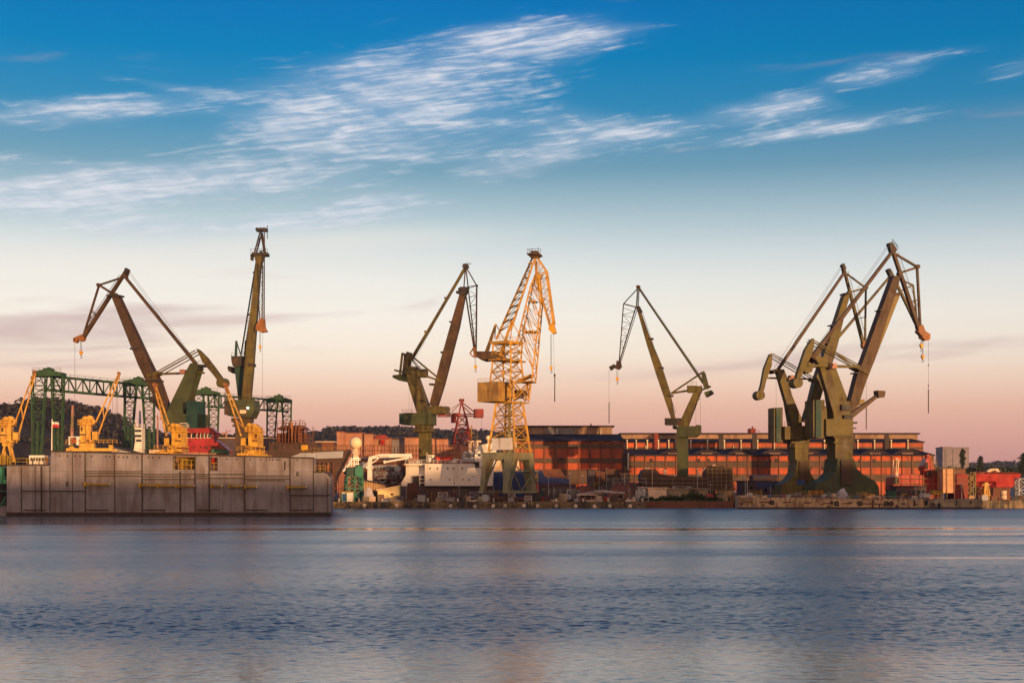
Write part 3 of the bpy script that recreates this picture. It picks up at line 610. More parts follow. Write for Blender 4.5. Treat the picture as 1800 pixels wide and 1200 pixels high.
# ---- crane F: centre right, jib to the left
def crane_f():
    Y = 455; f = Fr(1200, Y, -16); r = crane_root('slim olive crane in front of the brick hall, jib reaching left', 1200, Y)
    b = MB(f); b.pl([(1119.5, 541), (1124, 541), (1142, 592), (1162, 640), (1178, 690), (1187, 736), (1181, 737), (1166, 693), (1153, 655), (1138, 607)], 1.8); b.build('jib', 'olive', r)
    b = MB(f); stairs(b, 1126, 546, 1186, 726, off=3, n=44, dn=-.8); b.pl([(1118, 540), (1124, 538), (1129, 549), (1123, 549)], 2.6); b.rc(1142, 594, 1148, 597, 2.4); b.rc(1160, 645, 1166, 648, 2.4); b.rc(1176, 694, 1183, 697, 2.6); b.build('ladder', 'dark_steel', r)
    b = MB(f); b.b(1122.5, 506, 1236.5, 673, 3.0, 4.4, .8); b.build('backstay', 'olive_green', r)
    b = MB(f); b.bb(1121, 508, 1119, 540, 1.1, d=.25, dn=.7); b.b(1123.5, 506, 1122, 540, 1.3, d=.35); b.b(1121, 507, 1096, 534, 1.4, d=.4); b.b(1096, 534, 1119, 540, 2.0, d=.5); b.b(1096, 534, 1088.5, 634, 1.5, d=.4)
    b.b(1117.5, 541, 1089, 636, 1.8, d=.45); b.b(1120, 541, 1091, 634, 1.0, d=.3, dn=.8); b.lad(1095.5, 541, 1090, 612, 1115.5, 548, 1096, 612, 6, .8); b.build('fly_jib', 'dark_steel', r)
    b = MB(f); b.disc(1122.5, 504, 2.4, 1.8); b.rc(1119, 502, 1125, 507, 1.4); b.build('head_sheave', 'dark_steel', r)
    b = MB(f); b.pl([(1071, 645), (1080, 640), (1083, 644), (1074, 651)], 1.6); b.disc(1085, 645, 4, 1.3); b.pl([(1084, 634), (1091, 634), (1093, 645), (1088, 650), (1083, 648)], 1); b.build('jib_head', 'dark_steel', r)
    hook(f, r, 1085, 650, 665, .9); whip(f, r, 1070.6, 650, 745, weight=[(707, 36)])
    b = MB(f); b.bb(1180, 691, 1235, 654, 1.4, d=.3, dn=.9); b.b(1180, 691, 1211, 686, 3.2, d=.8); b.build('luffing_link', 'olive', r)
    b = MB(f); b.rc(1209, 678, 1226, 690, 3.4); b.rc(1226, 679, 1233, 690, 3.0); b.rail([f.p(1209, 677.5, -1.7), f.p(1226, 677.5, -1.7)], 1.1, .08, 1.2); b.build('winch_house', 'olive', r)
    lv = MB(f); lv.pl([(1233, 656), (1237, 652), (1240, 656), (1246, 680), (1243, 684), (1237, 680)], 1.4); lv.b(1230, 686, 1249, 679, 2.4, d=2.2); l_ = lv.build('counterweight_lever', 'olive_green', r)
    b = MB(f); b.pl([(1239, 690), (1251, 686), (1254, 691), (1242, 698)], 4); b.build('counterweight', 'olive_green', l_); 
    b = MB(f); b.pl([(1220, 690), (1233, 678), (1231, 690), (1210, 747), (1210, 752), (1192, 752), (1198, 738)], 3.4); b.rc(1225, 699, 1229, 702, 2); b.build('a_frame', 'olive', r)
    b = MB(f); b.rc(1170, 735, 1197, 747, 3.6); b.disc(1187, 751, 3.4, 3, -.5); b.build('jib_foot', 'dark_steel', r)
    b = MB(f); b.rc(1192, 749, 1229, 763, 6); b.rc(1225, 747, 1231, 762, 5); b.pl([(1192, 763), (1229, 763), (1222, 768), (1196, 768)], 5.6); b.build('machine_house', 'olive_green', r)
    b = MB(f); b.rc(1191.5, 768, 1208.5, gy(Y), 3.4); b.rc(1186, gy(Y) - 12, 1214, gy(Y), 5); b.build('pedestal', 'olive_green', r)
    whip(f, r, 1224, 700, 747, -1, .06); whip(f, r, 1232, 690, 748, -1, .06)
    b = MB(f); b.bar(f.p(1234, 668, -1.3), f.p(1123, 503, -.6), .07); b.bar(f.p(1234, 665, 1.3), f.p(1123, 503, .6), .07); b.build('luffing_rope', 'rope', r)
crane_f()
def flare(f, yt, xl, xr, prof, Y, d=7.5):
    # a pillar that flares into a broad portal foot: outline left and right read down the picture
    b = MB(f); b.pl([(xl, yt), (xr, yt)] + [p for p in prof[1]] + [p for p in prof[0][::-1]], d); return b
# ---- crane G: left one of the right-hand group
def crane_g():
    Y = 433; f = Fr(1400, Y, 12); r = crane_root('left of the overlapping olive cranes at right, with a round counterweight hanging at its left', 1400, Y)
    b = MB(f); b.pl([(1481, 520), (1491, 518), (1480, 560), (1471, 600), (1463, 630), (1447, 675), (1436, 712), (1418, 742), (1410, 740), (1421, 705), (1430, 668), (1444, 627), (1455, 598), (1468, 560)], 2.8); b.build('jib', 'olive', r)
    b = MB(f); stairs(b, 1480, 522, 1430, 668, off=2.6, n=42); b.rc(1480, 516, 1493, 519, 3.2); b.rc(1458, 571, 1466, 573, 3.2); b.rc(1447, 602, 1456, 604, 3.2); b.build('ladder', 'dark_steel', r)
    b = MB(f); b.b(1483.5, 480, 1367, 650, 4.0, 5.0, .9); b.build('backstay', 'brown_steel', r)
    b = MB(f); b.b(1482, 467, 1518, 607, 3.4, 5.0, 1.1); b.b(1484, 478, 1522, 506, 2.4, d=.6); b.b(1522, 506, 1520.5, 602, 2.6, d=.6); b.b(1522, 506, 1492, 514, 3.0, d=.8); b.b(1508, 560, 1520, 557.5, 1.4, d=.4); stairs(b, 1486, 478, 1516, 590, dn=-.8, off=3.2, n=26); knots(b, [(1522, 506), (1492, 514)], .5); b.build('fly_jib', 'olive', r)
    b = MB(f); b.disc(1481, 467, 2.6, 2); b.pl([(1479, 465), (1482, 463), (1486, 472), (1482, 480)], 1.6); b.build('head_sheave', 'dark_steel', r)
    b = MB(f); b.pl([(1515, 600), (1522, 600), (1523, 611), (1517, 613), (1514, 608)], 1.6); b.build('jib_head', 'machine_orange', r)
    b = MB(f); b.pl([(1358, 650), (1372, 650), (1378, 664), (1398, 740), (1398, 750), (1388, 750), (1362, 659)], 2.2, -1.6); b.pl([(1374, 655), (1379, 664), (1388, 684), (1409, 735), (1410, 750), (1390, 750)], 2.6, 1.2); b.build('a_frame', 'olive', r)
    b = MB(f); b.pl([(1353, 651), (1361, 649), (1364, 654), (1358, 657)], 4.2); b.build('platform', 'dark_steel', r)
    b = MB(f); b.bb(1356, 622, 1440, 671, 1.4, d=.3, dn=1.1); b.bb(1355, 626, 1437, 674, 1.4, d=.3, dn=1.5); b.b(1344, 664, 1428, 666, 2.8, d=.8); b.b(1424, 667, 1443, 673, 4.4, d=3.2); b.build('luffing_link', 'olive', r)
    b = MB(f); b.rc(1381, 661, 1387, 669, 2.4, -2.8); b.disc(1381, 668, 3.2, 2.5, -2.6); b.build('luffing_motor', 'motor_pink', r)
    lv = MB(f); lv.pl([(1352, 623), (1356, 621), (1355, 643), (1346, 667), (1340, 690), (1333, 690), (1337, 676), (1342, 648)], 1.6); l_ = lv.build('counterweight_lever', 'olive', r)
    b = MB(f); b.disc(1333.5, 695, 8, 3.4, n=26); b.build('counterweight', 'olive', l_)
    b = MB(f); b.rc(1358, 717, 1369, 777, 5, -.5); b.rc(1353, 717.5, 1358, 778, 4.6, -1); k_ = b.build('counterweight_box', 'olive', r)
    b = MB(f); b.rc(1356, 717.8, 1363.5, 777.5, .5, -3.6); b.build('green_stripe', 'teal_steel', k_)
    b = MB(f); b.rc(1369.2, 750, 1388, 773, 8, -.6); b.rc(1388, 749, 1413, 774, 8.4, -.2); b.rail([f.p(1370, 749, -4), f.p(1388, 749, -4)], 1, .08, 1.5); b.build('machine_house', 'olive', r)
    b = MB(f); b.rc(1384, 774, 1416, 779, 6.4); b.rc(1390, 779, 1416, 787, 5.6); b.rail([f.p(1382, 787, -3.2), f.p(1390, 787, -3.2)], 1.3, .1, 1); b.rc(1392, 787, 1415, 808, 5); b.build('slewing_ring', 'olive', r)
    b = flare(f, 808, 1394, 1416, ([(1394, 815), (1391, 830), (1383, 842), (1368, 852), (1364, 872)], [(1416, 820), (1418, 832), (1424, 842), (1434, 850), (1442, 872)]), Y, 6); b.build('pedestal', 'olive', r)
    b = MB(f); b.rc(1397, 810, 1414, 846, .4, -3.25); b.build('brown_panel', 'brown_steel', r)  # brown panel on the front of the foot
    whip(f, r, 1530.5, 560, 755, 3, weight=[(712, 42)]); whip(f, r, 1362, 663, 715, -1, .05)
    b = MB(f); b.bar(f.p(1362, 652, -1.3), f.p(1481, 466, -.6), .07); b.bar(f.p(1362, 649, 1.3), f.p(1481, 466, .6), .07); b.build('luffing_rope', 'rope', r)
crane_g()
# ---- crane I: behind H
def crane_i():
    Y = 486; f = Fr(1462, Y, 12); r = crane_root('olive crane mostly hidden behind the biggest right-hand crane, only its jib tip and stays showing', 1462, Y)
    b = MB(f); b.pl([(1569, 518), (1579, 519), (1552, 588), (1530, 644), (1502, 716), (1484, 738), (1476, 736), (1492, 700), (1538, 592)], 3); b.build('jib', 'tan_steel', r)
    b = MB(f); b.b(1566, 484, 1432, 642, 3.4, 4.6, .9); b.build('backstay', 'olive', r)
    b = MB(f); b.b(1564, 474, 1614, 577, 3.2, 4.6, 1.1); b.b(1588, 494, 1605, 501, 2.4, d=.6); b.b(1570, 486, 1590, 495, 2.4, d=.6); b.b(1605, 501, 1612, 562, 2.4, d=.6); b.b(1605, 501, 1580, 513, 2.6, d=.6); b.lad(1592, 530, 1606, 556, 1609, 530, 1611, 556, 3, 1.0); b.build('fly_jib', 'olive', r)
    b = MB(f); b.disc(1561, 476, 2.6, 2); b.pl([(1558, 474), (1562, 472), (1569, 484), (1564, 488)], 2); b.pl([(1569, 516), (1580, 514), (1581, 519), (1570, 521)], 3.6); b.build('head_sheave', 'dark_steel', r)
    b = MB(f); b.pl([(1448, 640), (1462, 640), (1487, 706), (1488, 745), (1462, 745)], 4.2); b.build('a_frame', 'olive', r)
    b = MB(f); b.bb(1445, 605, 1508, 648, 1.4, d=.3, dn=1.1); b.b(1430, 645, 1500, 645, 2.6, d=.8); b.build('luffing_link', 'olive', r)
    lv = MB(f); lv.pl([(1442, 604), (1447, 602), (1448, 612), (1434, 632), (1424, 646), (1416, 643), (1430, 622)], 1.6); lv.rc(1441, 602, 1449, 608, 2.4); l_ = lv.build('counterweight_lever', 'olive', r)
    b = MB(f); b.disc(1417.5, 648, 8.4, 3.4, n=26); b.build('counterweight', 'olive', l_)
    b = MB(f); b.pl([(1438, 735), (1439, 722), (1446, 714), (1456, 716), (1458, 735)], 6); b.rc(1440, 735, 1490, 768, 7); b.build('machine_house', 'olive', r)
    b = MB(f); b.b(1488, 735, 1510, 707, 6, 4, 1.2); b.rc(1507, 702, 1517, 711, 2.6); b.build('cab_arm', 'tan_steel', r)
    b = MB(f); b.rc(1464, 768, 1486, gy(Y), 5); b.build('pedestal', 'olive', r)
    b = MB(f); b.pl([(1612, 573), (1618, 571), (1622, 585), (1616, 588)], 1.4, 1); b.build('jib_head', 'machine_orange', r)
crane_i()
# ---- crane H: the biggest
def crane_h():
    Y = 426; f = Fr(1472, Y, 12); r = crane_root('biggest olive crane at right, flared foot, brown box jib topped by the highest tip', 1472, Y)
    b = MB(f); b.pl([(1566, 489), (1578, 488), (1576, 500), (1556, 560), (1535, 630), (1520, 667), (1507, 706), (1492, 730), (1486, 726), (1503, 660), (1515, 630), (1540, 560)], 3.2); b.build('jib', 'brown_steel', r)
    b = MB(f); stairs(b, 1566, 492, 1504, 655, off=2.6, n=48); b.rc(1566, 486, 1582, 489, 3.6); b.rc(1542, 545, 1550, 547, 3.6); b.rc(1499, 655, 1507, 657, 3.4); stairs(b, 1503, 664, 1488, 714, off=2.4, n=14); b.build('ladder', 'dark_steel', r)
    b = MB(f); b.b(1567, 444, 1427, 628, 4.6, 6.6, 1.1); b.build('backstay', 'brown_steel', r)
    b = MB(f); b.b(1566, 432, 1615, 578, 4.4, 6.6, 1.4); b.b(1568, 443, 1612, 469, 3.2, d=.8); b.b(1612, 468, 1617.5, 574, 3.4, d=.8); b.b(1612, 470, 1581, 480, 3.8, d=1.0); b.b(1602, 530, 1615, 526.5, 1.9, d=.5); stairs(b, 1573, 446, 1608, 545, dn=-1, off=4, n=30); b.b(1592, 498, 1590, 492, 1.5, d=.5); knots(b, [(1612, 469), (1581, 481), (1568, 443)], .65, 1.8); b.build('fly_jib', 'brown_steel', r)
    b = MB(f); b.disc(1563.5, 430, 3.2, 2.2); b.pl([(1560, 428), (1566, 426), (1575, 440), (1570, 446), (1564, 442)], 1.9); b.rail([f.p(1566, 427, -1), f.p(1576, 440, -1)], 1, .1, .8); b.build('head_sheave', 'dark_steel', r)
    b = MB(f); b.pl([(1612, 574), (1620, 571), (1624, 582), (1633, 588), (1631, 598), (1624, 599), (1617, 590), (1612, 584)], 2.0); b.disc(1621, 592, 3.5, 2.6); b.disc(1630, 594, 3, 2.2); b.disc(1614, 583, 3, 2.4); b.build('jib_head', 'machine_orange', r)
    hook(f, r, 1618, 592, 607, 1.0, dn=-.5); hook(f, r, 1623.5, 596, 626, .95, dn=.6, m='hook_yellow'); 
    b = MB(f); b.pl([(1425, 628), (1431, 626), (1446, 632), (1449, 645), (1468, 706), (1476, 745), (1458, 745), (1458, 728), (1440, 668), (1433, 643)], 2.4, -1.8); b.pl([(1448, 646), (1462, 652), (1488, 707), (1489, 745), (1464, 745)], 2.6, 1.4); b.pl([(1457, 706), (1487, 706), (1488, 744), (1458, 744)], 4.4, -.6); b.build('a_frame', 'olive', r)
    b = MB(f); b.rc(1470, 712, 1486, 722, 1, -3.4); b.rc(1474, 730, 1488, 737, 1, -3.4); b.rc(1485, 742, 1498, 745, 3, -2); b.rc(1487, 752, 1496, 754, 3, -2); b.rc(1488, 736, 1494, 770, .3, -2); b.build('platform', 'dark_steel', r)
    b = MB(f); b.pl([(1417, 628), (1428, 627), (1433, 632), (1431, 638), (1425, 633)], 4.6, -.6); b.build('bracket', 'dark_steel', r)
    b = MB(f); b.bb(1423, 596, 1507, 642, 1.5, d=.3, dn=1.2); b.bb(1422, 600, 1504, 645, 1.5, d=.3, dn=1.7); b.b(1412, 644, 1502, 646, 3.6, 4.6, .9, -3.4); b.b(1498, 644, 1521, 657, 6, 5, 4.2); b.rc(1498, 655, 1504, 657, 3); b.build('luffing_link', 'olive', r)
    b = MB(f); b.rc(1450, 641, 1456, 647, 2.4, -4.6); b.rc(1449, 646, 1458, 650, 3, -4.2); b.build('luffing_motor', 'motor_pink', r)
    lv = MB(f); lv.pl([(1420, 598), (1424, 596), (1424, 612), (1420, 625), (1408, 648), (1400, 668), (1393, 664), (1397, 652), (1409, 616)], 1.8, -2); l_ = lv.build('counterweight_lever', 'olive', r)
    b = MB(f); b.disc(1394, 674, 8.8, 3.8, -2, n=26); b.build('counterweight', 'olive', l_)
    b = MB(f); b.rc(1425, 704, 1439, 770, 6.5, -1); b.rc(1418, 704.6, 1425, 769, 6, -1.6); k_ = b.build('counterweight_box', 'olive', r)
    b = MB(f); b.rc(1421.5, 705, 1431, 769.5, .5, -4.9); b.build('green_stripe', 'teal_steel', k_)
    b = MB(f); b.rc(1439.3, 737.5, 1486, 767, 9.5, -.5); b.build('machine_house', 'olive', r)
    b = MB(f); b.rc(1456, 767, 1491, 770, 7.6); b.rc(1460, 770, 1488, 777, 6.4); b.rc(1457, 777, 1492, 779, 7); b.rc(1461, 779, 1487, 806, 6); b.rc(1487.5, 760, 1491, 806, 1, -2.4); b.build('slewing_ring', 'olive', r)
    yb = gy(Y); b = flare(f, 806, 1461, 1489, ([(1460, 816), (1458, 830), (1448, 841), (1428, 848), (1421, 856), (1419, yb)], [(1491, 812), (1495, 824), (1506, 834), (1526, 845), (1533, 856), (1534, yb)]), Y, 9); b.build('pedestal', 'olive_green', r)
    b = MB(f); b.rc(1466, 808, 1486, 852, .5, -4.8); b.build('brown_panel', 'brown_steel', r)  # flat brown sheet down the middle of the flared foot
    b = MB(f); b.b(1486, 735, 1535, 698, 10, 5, 1.6, -1.5); ca = b.build('cab_arm', 'brown_steel', r)
    b = MB(f); b.pl([(1535, 687), (1549, 688), (1547, 699), (1537, 700)], 3, -1.5); cb = b.build('cab', 'brown_steel', ca)
    whip(f, r, 1632, 598, 725, 0, .06, [(640, 3), (676, 4), (684, 42)])
    b = MB(f); b.bar(f.p(1427, 628, -1.3), f.p(1564, 428, -.6), .07); b.bar(f.p(1427, 625, 1.3), f.p(1564, 428, .6), .07); b.build('luffing_rope', 'rope', r)
crane_h()
# ================================================================ lattice cranes and gantries
def crane_d():
    Y0 = 411; r = thing('lattice_crane', 'rusty yellow lattice level-luffing crane on beige portal legs at the quay, centre', 'crane', Vector(((892 - 900) / FPX * Y0, Y0 + 7, GZ)))
    def corners(xl, xn, xr, y, yoff=0):
        a = 35; n = W(xn, y, Y0); s_ = Y0 / FPX; sl = (xn - xl) * s_ / math.cos(R(a)); sr = (xr - xn) * s_ / math.sin(R(a))
        l = n + Vector((-math.cos(R(a)), math.sin(R(a)), 0)) * sl; rr = n + Vector((math.sin(R(a)), math.cos(R(a)), 0)) * sr
        return [n, l, l + rr - n, rr]        # near, left, far, right
    # portal
    T = corners(848, 903, 938, 794); B = corners(842, 890, 944, 866)
    p = MB(); mid = lambda a, b, t: a.lerp(b, t)
    up = Vector((0, 0, 1))
    for i, (wt, wb) in enumerate(((3.4, 1.3), (2.8, 1.2), (2.0, 1.3), (2.4, 2.2))):
        q = MB(); a, c = T[i], B[i]; inx = (T[(i + 2) % 4] - T[i]); inx.z = 0; inx.normalize()
        e1 = (T[(i + 1) % 4] - T[i]).normalized(); e2 = (T[(i + 3) % 4] - T[i]).normalized()
        q.hexa([c, c + e1 * wb, a + e1 * wt, a, c + e2 * wb, c + (e1 + e2) * wb, a + (e1 + e2) * wt, a + e2 * wt]); q.build('portal_leg', 'portal_beige', r)
    for i in range(4):
        a, c = T[i], T[(i + 1) % 4]; d = (c - a).normalized(); nn_ = d.cross(up) * .6
        p.hexa([a - nn_ * .1, c - nn_ * .1, c + nn_, a + nn_, a - nn_ * .1 - up * 2.2, c - nn_ * .1 - up * 2.2, c + nn_ - up * 2.2, a + nn_ - up * 2.2])
    a, c = B[0], B[3]; p.bar(a + up * .3, c + up * .3, .7, .8); a, c = B[1], B[2]; p.bar(a + up * .3, c + up * .3, .7, .8)
    p.bar(B[0].lerp(B[3], .5) + up * .7, T[0].lerp(B[0], .45) + (T[3] - T[0]) * .12, .28); p.bar(B[0].lerp(B[3], .5) + up * .7, T[3].lerp(B[3], .45), .28)
    p.bar(T[0].lerp(B[0], .45) + (T[3] - T[0]) * .1, T[3].lerp(B[3], .45), .28)
    for s, e in ((.35, .0), (.6, .95)): p.bar(T[1].lerp(T[0], s) - up * 2, B[1].lerp(B[0], e) + up * 1.0, .22)
    p.bar(T[2].lerp(T[3], .3) - up * 2, B[2].lerp(B[3], .9) + up * 1, .3); p.bar(T[2].lerp(T[1], .3) - up * 2, B[2].lerp(B[1], .9) + up * 1, .3)
    p.rail([T[1] + up * .1, T[0] + up * .1, T[3] + up * .1], 1.1, .08, 1.2); p.build('portal_beam', 'portal_beige', r)
    for i in range(4):
        q = MB(); c = B[i]; q.box(c.x - 1.1, c.x + 1.5, c.y - .6, c.y + .8, GZ + .05, c.z)
        for k in (-.6, .8): q.tube(Vector((c.x + k, c.y - .75, GZ + .45)), Vector((c.x + k, c.y + .75, GZ + .45)), .42, n=14)
        q.build('bogie', 'dark_steel', r)
    # lower tower
    t = MB(); B2 = corners(858, 905, 933, 793); T2 = corners(872, 902, 919, 707); t.tower(B2, T2, 4, .62, .24, X=True); t.build('tower', 'crane_yellow', r)
    t = MB(); c0 = (B2[0] + B2[2]) / 2; c1 = (T2[0] + T2[2]) / 2; t.bar(c0, c1, .9); t.tower([c0 + Vector((x, y, 0)) for x, y in ((-1, -1), (-1, 1), (1, 1), (1, -1))], [c1 + Vector((x, y, 0)) for x, y in ((-1, -1), (-1, 1), (1, 1), (1, -1))], 12, .14, .12); t.build('stair_tower', 'portal_beige', r)
    # cabin at portal top
    h = MB(); C_ = corners(864, 900, 908, 790); C2 = corners(864, 900, 908, 769); h.hexa([C_[0], C_[1], C2[1], C2[0], C_[3], C_[2], C2[2], C2[3]]); h.build('switch_cabin', 'ship_white', r)
    # machine house
    h = MB(); A_ = corners(838.6, 876, 900, 702); A2 = corners(838.6, 876, 900, 670)
    h.hexa([A_[0], A_[1], A2[1], A2[0], A_[3], A_[2], A2[2], A2[3]])
    hb = h.build('machine_house', 'cabin_yellow', r)
    h = MB(); D1 = corners(838.0, 876, 931, 704.5); D2 = corners(838.0, 876, 931, 702.2); h.hexa([D1[0], D1[1], D2[1], D2[0], D1[3], D1[2], D2[2], D2[3]])
    h.rail([A2[1] + up * .05, A2[0] + up * .05], 1.0, .09, 1.3)
    F1 = corners(897, 903, 930, 702); F2 = corners(897, 903, 934, 670); h.tower(F1, F2, 1, .45, .35, X=True); h.build('house_frame', 'crane_yellow', r)
    h = MB(); h.bar(W(903, 700, Y0 + 4), W(924, 690, Y0 + 6), 1.4); h.box(*(lambda a: (a.x - 1.5, a.x + 1.5, a.y, a.y + 3, a.z - 1.2, a.z + 1.2))(W(912, 692, Y0 + 5))); h.build('winch', 'brown_steel', hb)
    # upper tower
    t = MB(); B3 = corners(861, 897, 921, 670); T3 = corners(866, 898, 916, 632); t.tower(B3, T3, 2, .5, .24, X=True)
    T4 = corners(866, 897, 918, 602); t.tower(T3, T4, 2, .5, .26, X=True); t.build('upper_tower', 'crane_yellow', r)
    t = MB(); g0 = corners(858, 884, 925, 632); g1 = corners(858, 884, 925, 629.5); t.hexa([g0[0], g0[1], g1[1], g1[0], g0[3], g0[2], g1[2], g1[3]]); g0 = corners(860, 896, 921, 601); g1 = corners(860, 896, 921, 597.5)
    t.hexa([g0[0], g0[1], g1[1], g1[0], g0[3], g0[2], g1[2], g1[3]]); t.rail([g1[1], g1[0], g1[3]], 1.1, .1, 1.2); t.build('platform', 'crane_yellow', r)
    f = Fr(900, Y0 + 6, -12); f.n = f.n
    # counterweight arms and A-frame plates (a pair, near and far)
    for (x1, y1, x2, y2, dn) in ((867, 567, 849, 622, 3.5), (904, 566, 884, 628, -3.5)):
        lv = MB(f); lv.b(x1, y1, x2, y2, 3.0, 6.5, .7, dn); lv.b(x1 + 1, y1 + 2, x1 + 14, y1 + 26, 1.4, d=.3, dn=dn); lv.b(x1, y1, x1 - 2, y2 - 30, 1.6, d=.3, dn=dn); l_ = lv.build('counterweight_lever', 'crane_yellow', r)
    b = MB(f); b.pl([(841, 621), (884, 621), (886, 632), (850, 634), (843, 629)], 7.5); b.rc(840, 619.5, 888, 621, 8); b.build('counterweight', 'brown_steel', l_)
    # luffing frame: two chords with rungs
    b = MB(f)
    for (x1, y1, x2, y2, dn, dn2) in ((936, 450, 868, 594, .8, 3.4), (942, 452, 902, 582, -.8, -3.4)):
        k = f.sc(); b.taper(f.p(x1, y1, dn), f.p(x2, y2, dn2), 2.6 * k, 3.6 * k, .5, .6, f.n)
    for i in range(1, 11):
        t_ = i / 11; t2 = (i + 1) / 11
        P_ = f.p(936 + (868 - 936) * t_, 450 + 144 * t_, .8 + 2.6 * t_); Q_ = f.p(942 + (902 - 942) * t_, 452 + 130 * t_, -.8 - 2.6 * t_)
        b.bar(P_, Q_, .22)
        if i < 10:
            P2 = f.p(936 + (868 - 936) * t2, 450 + 144 * t2, .8 + 2.6 * t2); b.bar(P2, Q_, .15)
            if i % 2: b.rc(*( (lambda m: (m[0] - 5, m[1] - 1.2, m[0] + 5, m[1] + .6))(((936 + (868 - 936) * t_ + 942 - 40 * t_) / 2, 451 + 137 * t_))), 1.5)
    b.build('luffing_frame', 'crane_yellow', r)
    # jib: four chords
    j = MB(f); P = f.p
    Bj = [P(912, 604, -3), P(912, 604, 3), P(938, 670, 3), P(938, 670, -3)]; Mj = [P(934, 505, -1.6), P(934, 505, 1.6), P(952, 535, 1.6), P(952, 535, -1.6)]; Tj = [P(943, 480, -.6), P(943, 480, .6), P(948, 480, .6), P(948, 480, -.6)]
    j.tower(Bj, Mj, 6, .42, .19, X=False); j.tower(Mj, Tj, 3, .42, .2, X=True); j.b(936, 660, 914, 668, 3, d=5); j.b(939, 671, 900, 671, 2.2, d=6.4); j.rc(920, 582, 946, 585, 4); j.rc(933, 529, 943, 532, 3)
    j.build('jib', 'crane_yellow', r)
    # fly jib
    j = MB(f); j.bb(944, 452, 961, 477, 2.6, d=.4, dn=.9); j.bb(961, 477, 974, 570, 3.0, 3.4, d=.4, dn=.9); j.bb(942, 458, 943, 490, 2.0, d=.4, dn=.8); j.bb(943, 490, 968, 577, 2.4, d=.4, dn=.8)
    for dn in (-.9, .9): j.lad(961, 477, 973, 566, 944, 492, 968, 572, 9, .9, dn); j.lad(944, 454, 960, 477, 942, 460, 944, 490, 3, .9, dn)
    j.rc(941, 484, 952, 490, 2.6); j.build('fly_jib', 'crane_yellow', r)
    j = MB(f); j.pl([(966, 570), (973, 567), (976, 578), (978, 585), (972, 587), (966, 580)], 2.2); j.disc(968, 578, 3, 2.8); j.build('jib_head', 'hook_yellow', r)
    j = MB(f); j.rc(929, 447, 951, 449.5, 5); j.rc(934, 442, 946, 447, 2.4); j.pl([(929, 449), (951, 449), (946, 454), (934, 454)], 2.8); j.rail([f.p(930, 447, -2.4), f.p(950, 447, -2.4)], 1.2, .09, 1)
    for x, y in ((931, 439), (936, 438), (946, 436), (950, 438), (941, 441)): j.b(x, 447, x, y, .5, d=.1); j.disc(x, y, .7, .4, n=6)
    j.build('head_platform', 'brown_steel', r)
    hook(f, r, 968.8, 587, 646, .9); 
    b = MB(f); b.bar(f.p(973, 587), f.p(974.5, 657), .06); b.b(975, 657, 975, 662, 2.6, d=.4); b.b(975.3, 662, 975, 706, 1.3, 1.5, .35); b.build('hoist_rope', 'rope', r)
crane_d()
def crane_e():
    Y = 640; f = Fr(812, Y, 8); r = thing('tower_crane', 'small red lattice hammerhead crane far behind the white ship, left of the yellow crane', 'crane', Vector((f.o.x, Y, GZ)))
    t = MB(f); t.tower([f.p(797, 776, -4), f.p(797, 776, 4), f.p(827, 776, 4), f.p(827, 776, -4)], [f.p(806, 731, -2), f.p(806, 731, 2), f.p(819, 731, 2), f.p(819, 731, -2)], 3, .5, .35, X=True)
    t.tower([f.p(788, gy(Y), -6), f.p(788, gy(Y), 6), f.p(836, gy(Y), 6), f.p(836, gy(Y), -6)], [f.p(797, 776, -4), f.p(797, 776, 4), f.p(827, 776, 4), f.p(827, 776, -4)], 2, .6, .4, X=True); t.rc(794, 753, 829, 755, 6); t.build('tower', 'crane_red', r)
    t = MB(f); t.bb(769, 729.5, 848, 727, 1.6, d=.4, dn=1.5); t.bb(769, 732, 848, 731, 1.4, d=.4, dn=1.5); t.lad(769, 729.5, 806, 728, 769, 732.5, 806, 731.5, 9, .7, -1.5); t.build('jib', 'crane_red', r)
    t = MB(f); t.bb(811.5, 705, 806, 731, 1.4, d=.4, dn=1.5); t.bb(811.5, 705, 818, 731, 1.4, d=.4, dn=1.5); t.bb(811, 707, 789, 729, .9, d=.25, dn=1); t.bb(811, 707, 776, 729, .7, d=.2, dn=1); t.bb(812, 707, 838, 727, .9, d=.25, dn=1); t.bb(812, 712, 828, 727, .8, d=.2, dn=1); t.rc(807.5, 701, 815.5, 706, 3); t.build('mast', 'crane_red', r)
    t = MB(f); t.rc(833.5, 719, 849, 734, 5); t.build('counterweight', 'crane_red', r)
    t = MB(f); t.rc(793, 733, 801, 743, 4, -1); t.rc(795, 726, 808, 731, 5); t.build('cab', 'crane_red', r)
    whip(f, r, 846, 734, 750, -1, .12)
crane_e()
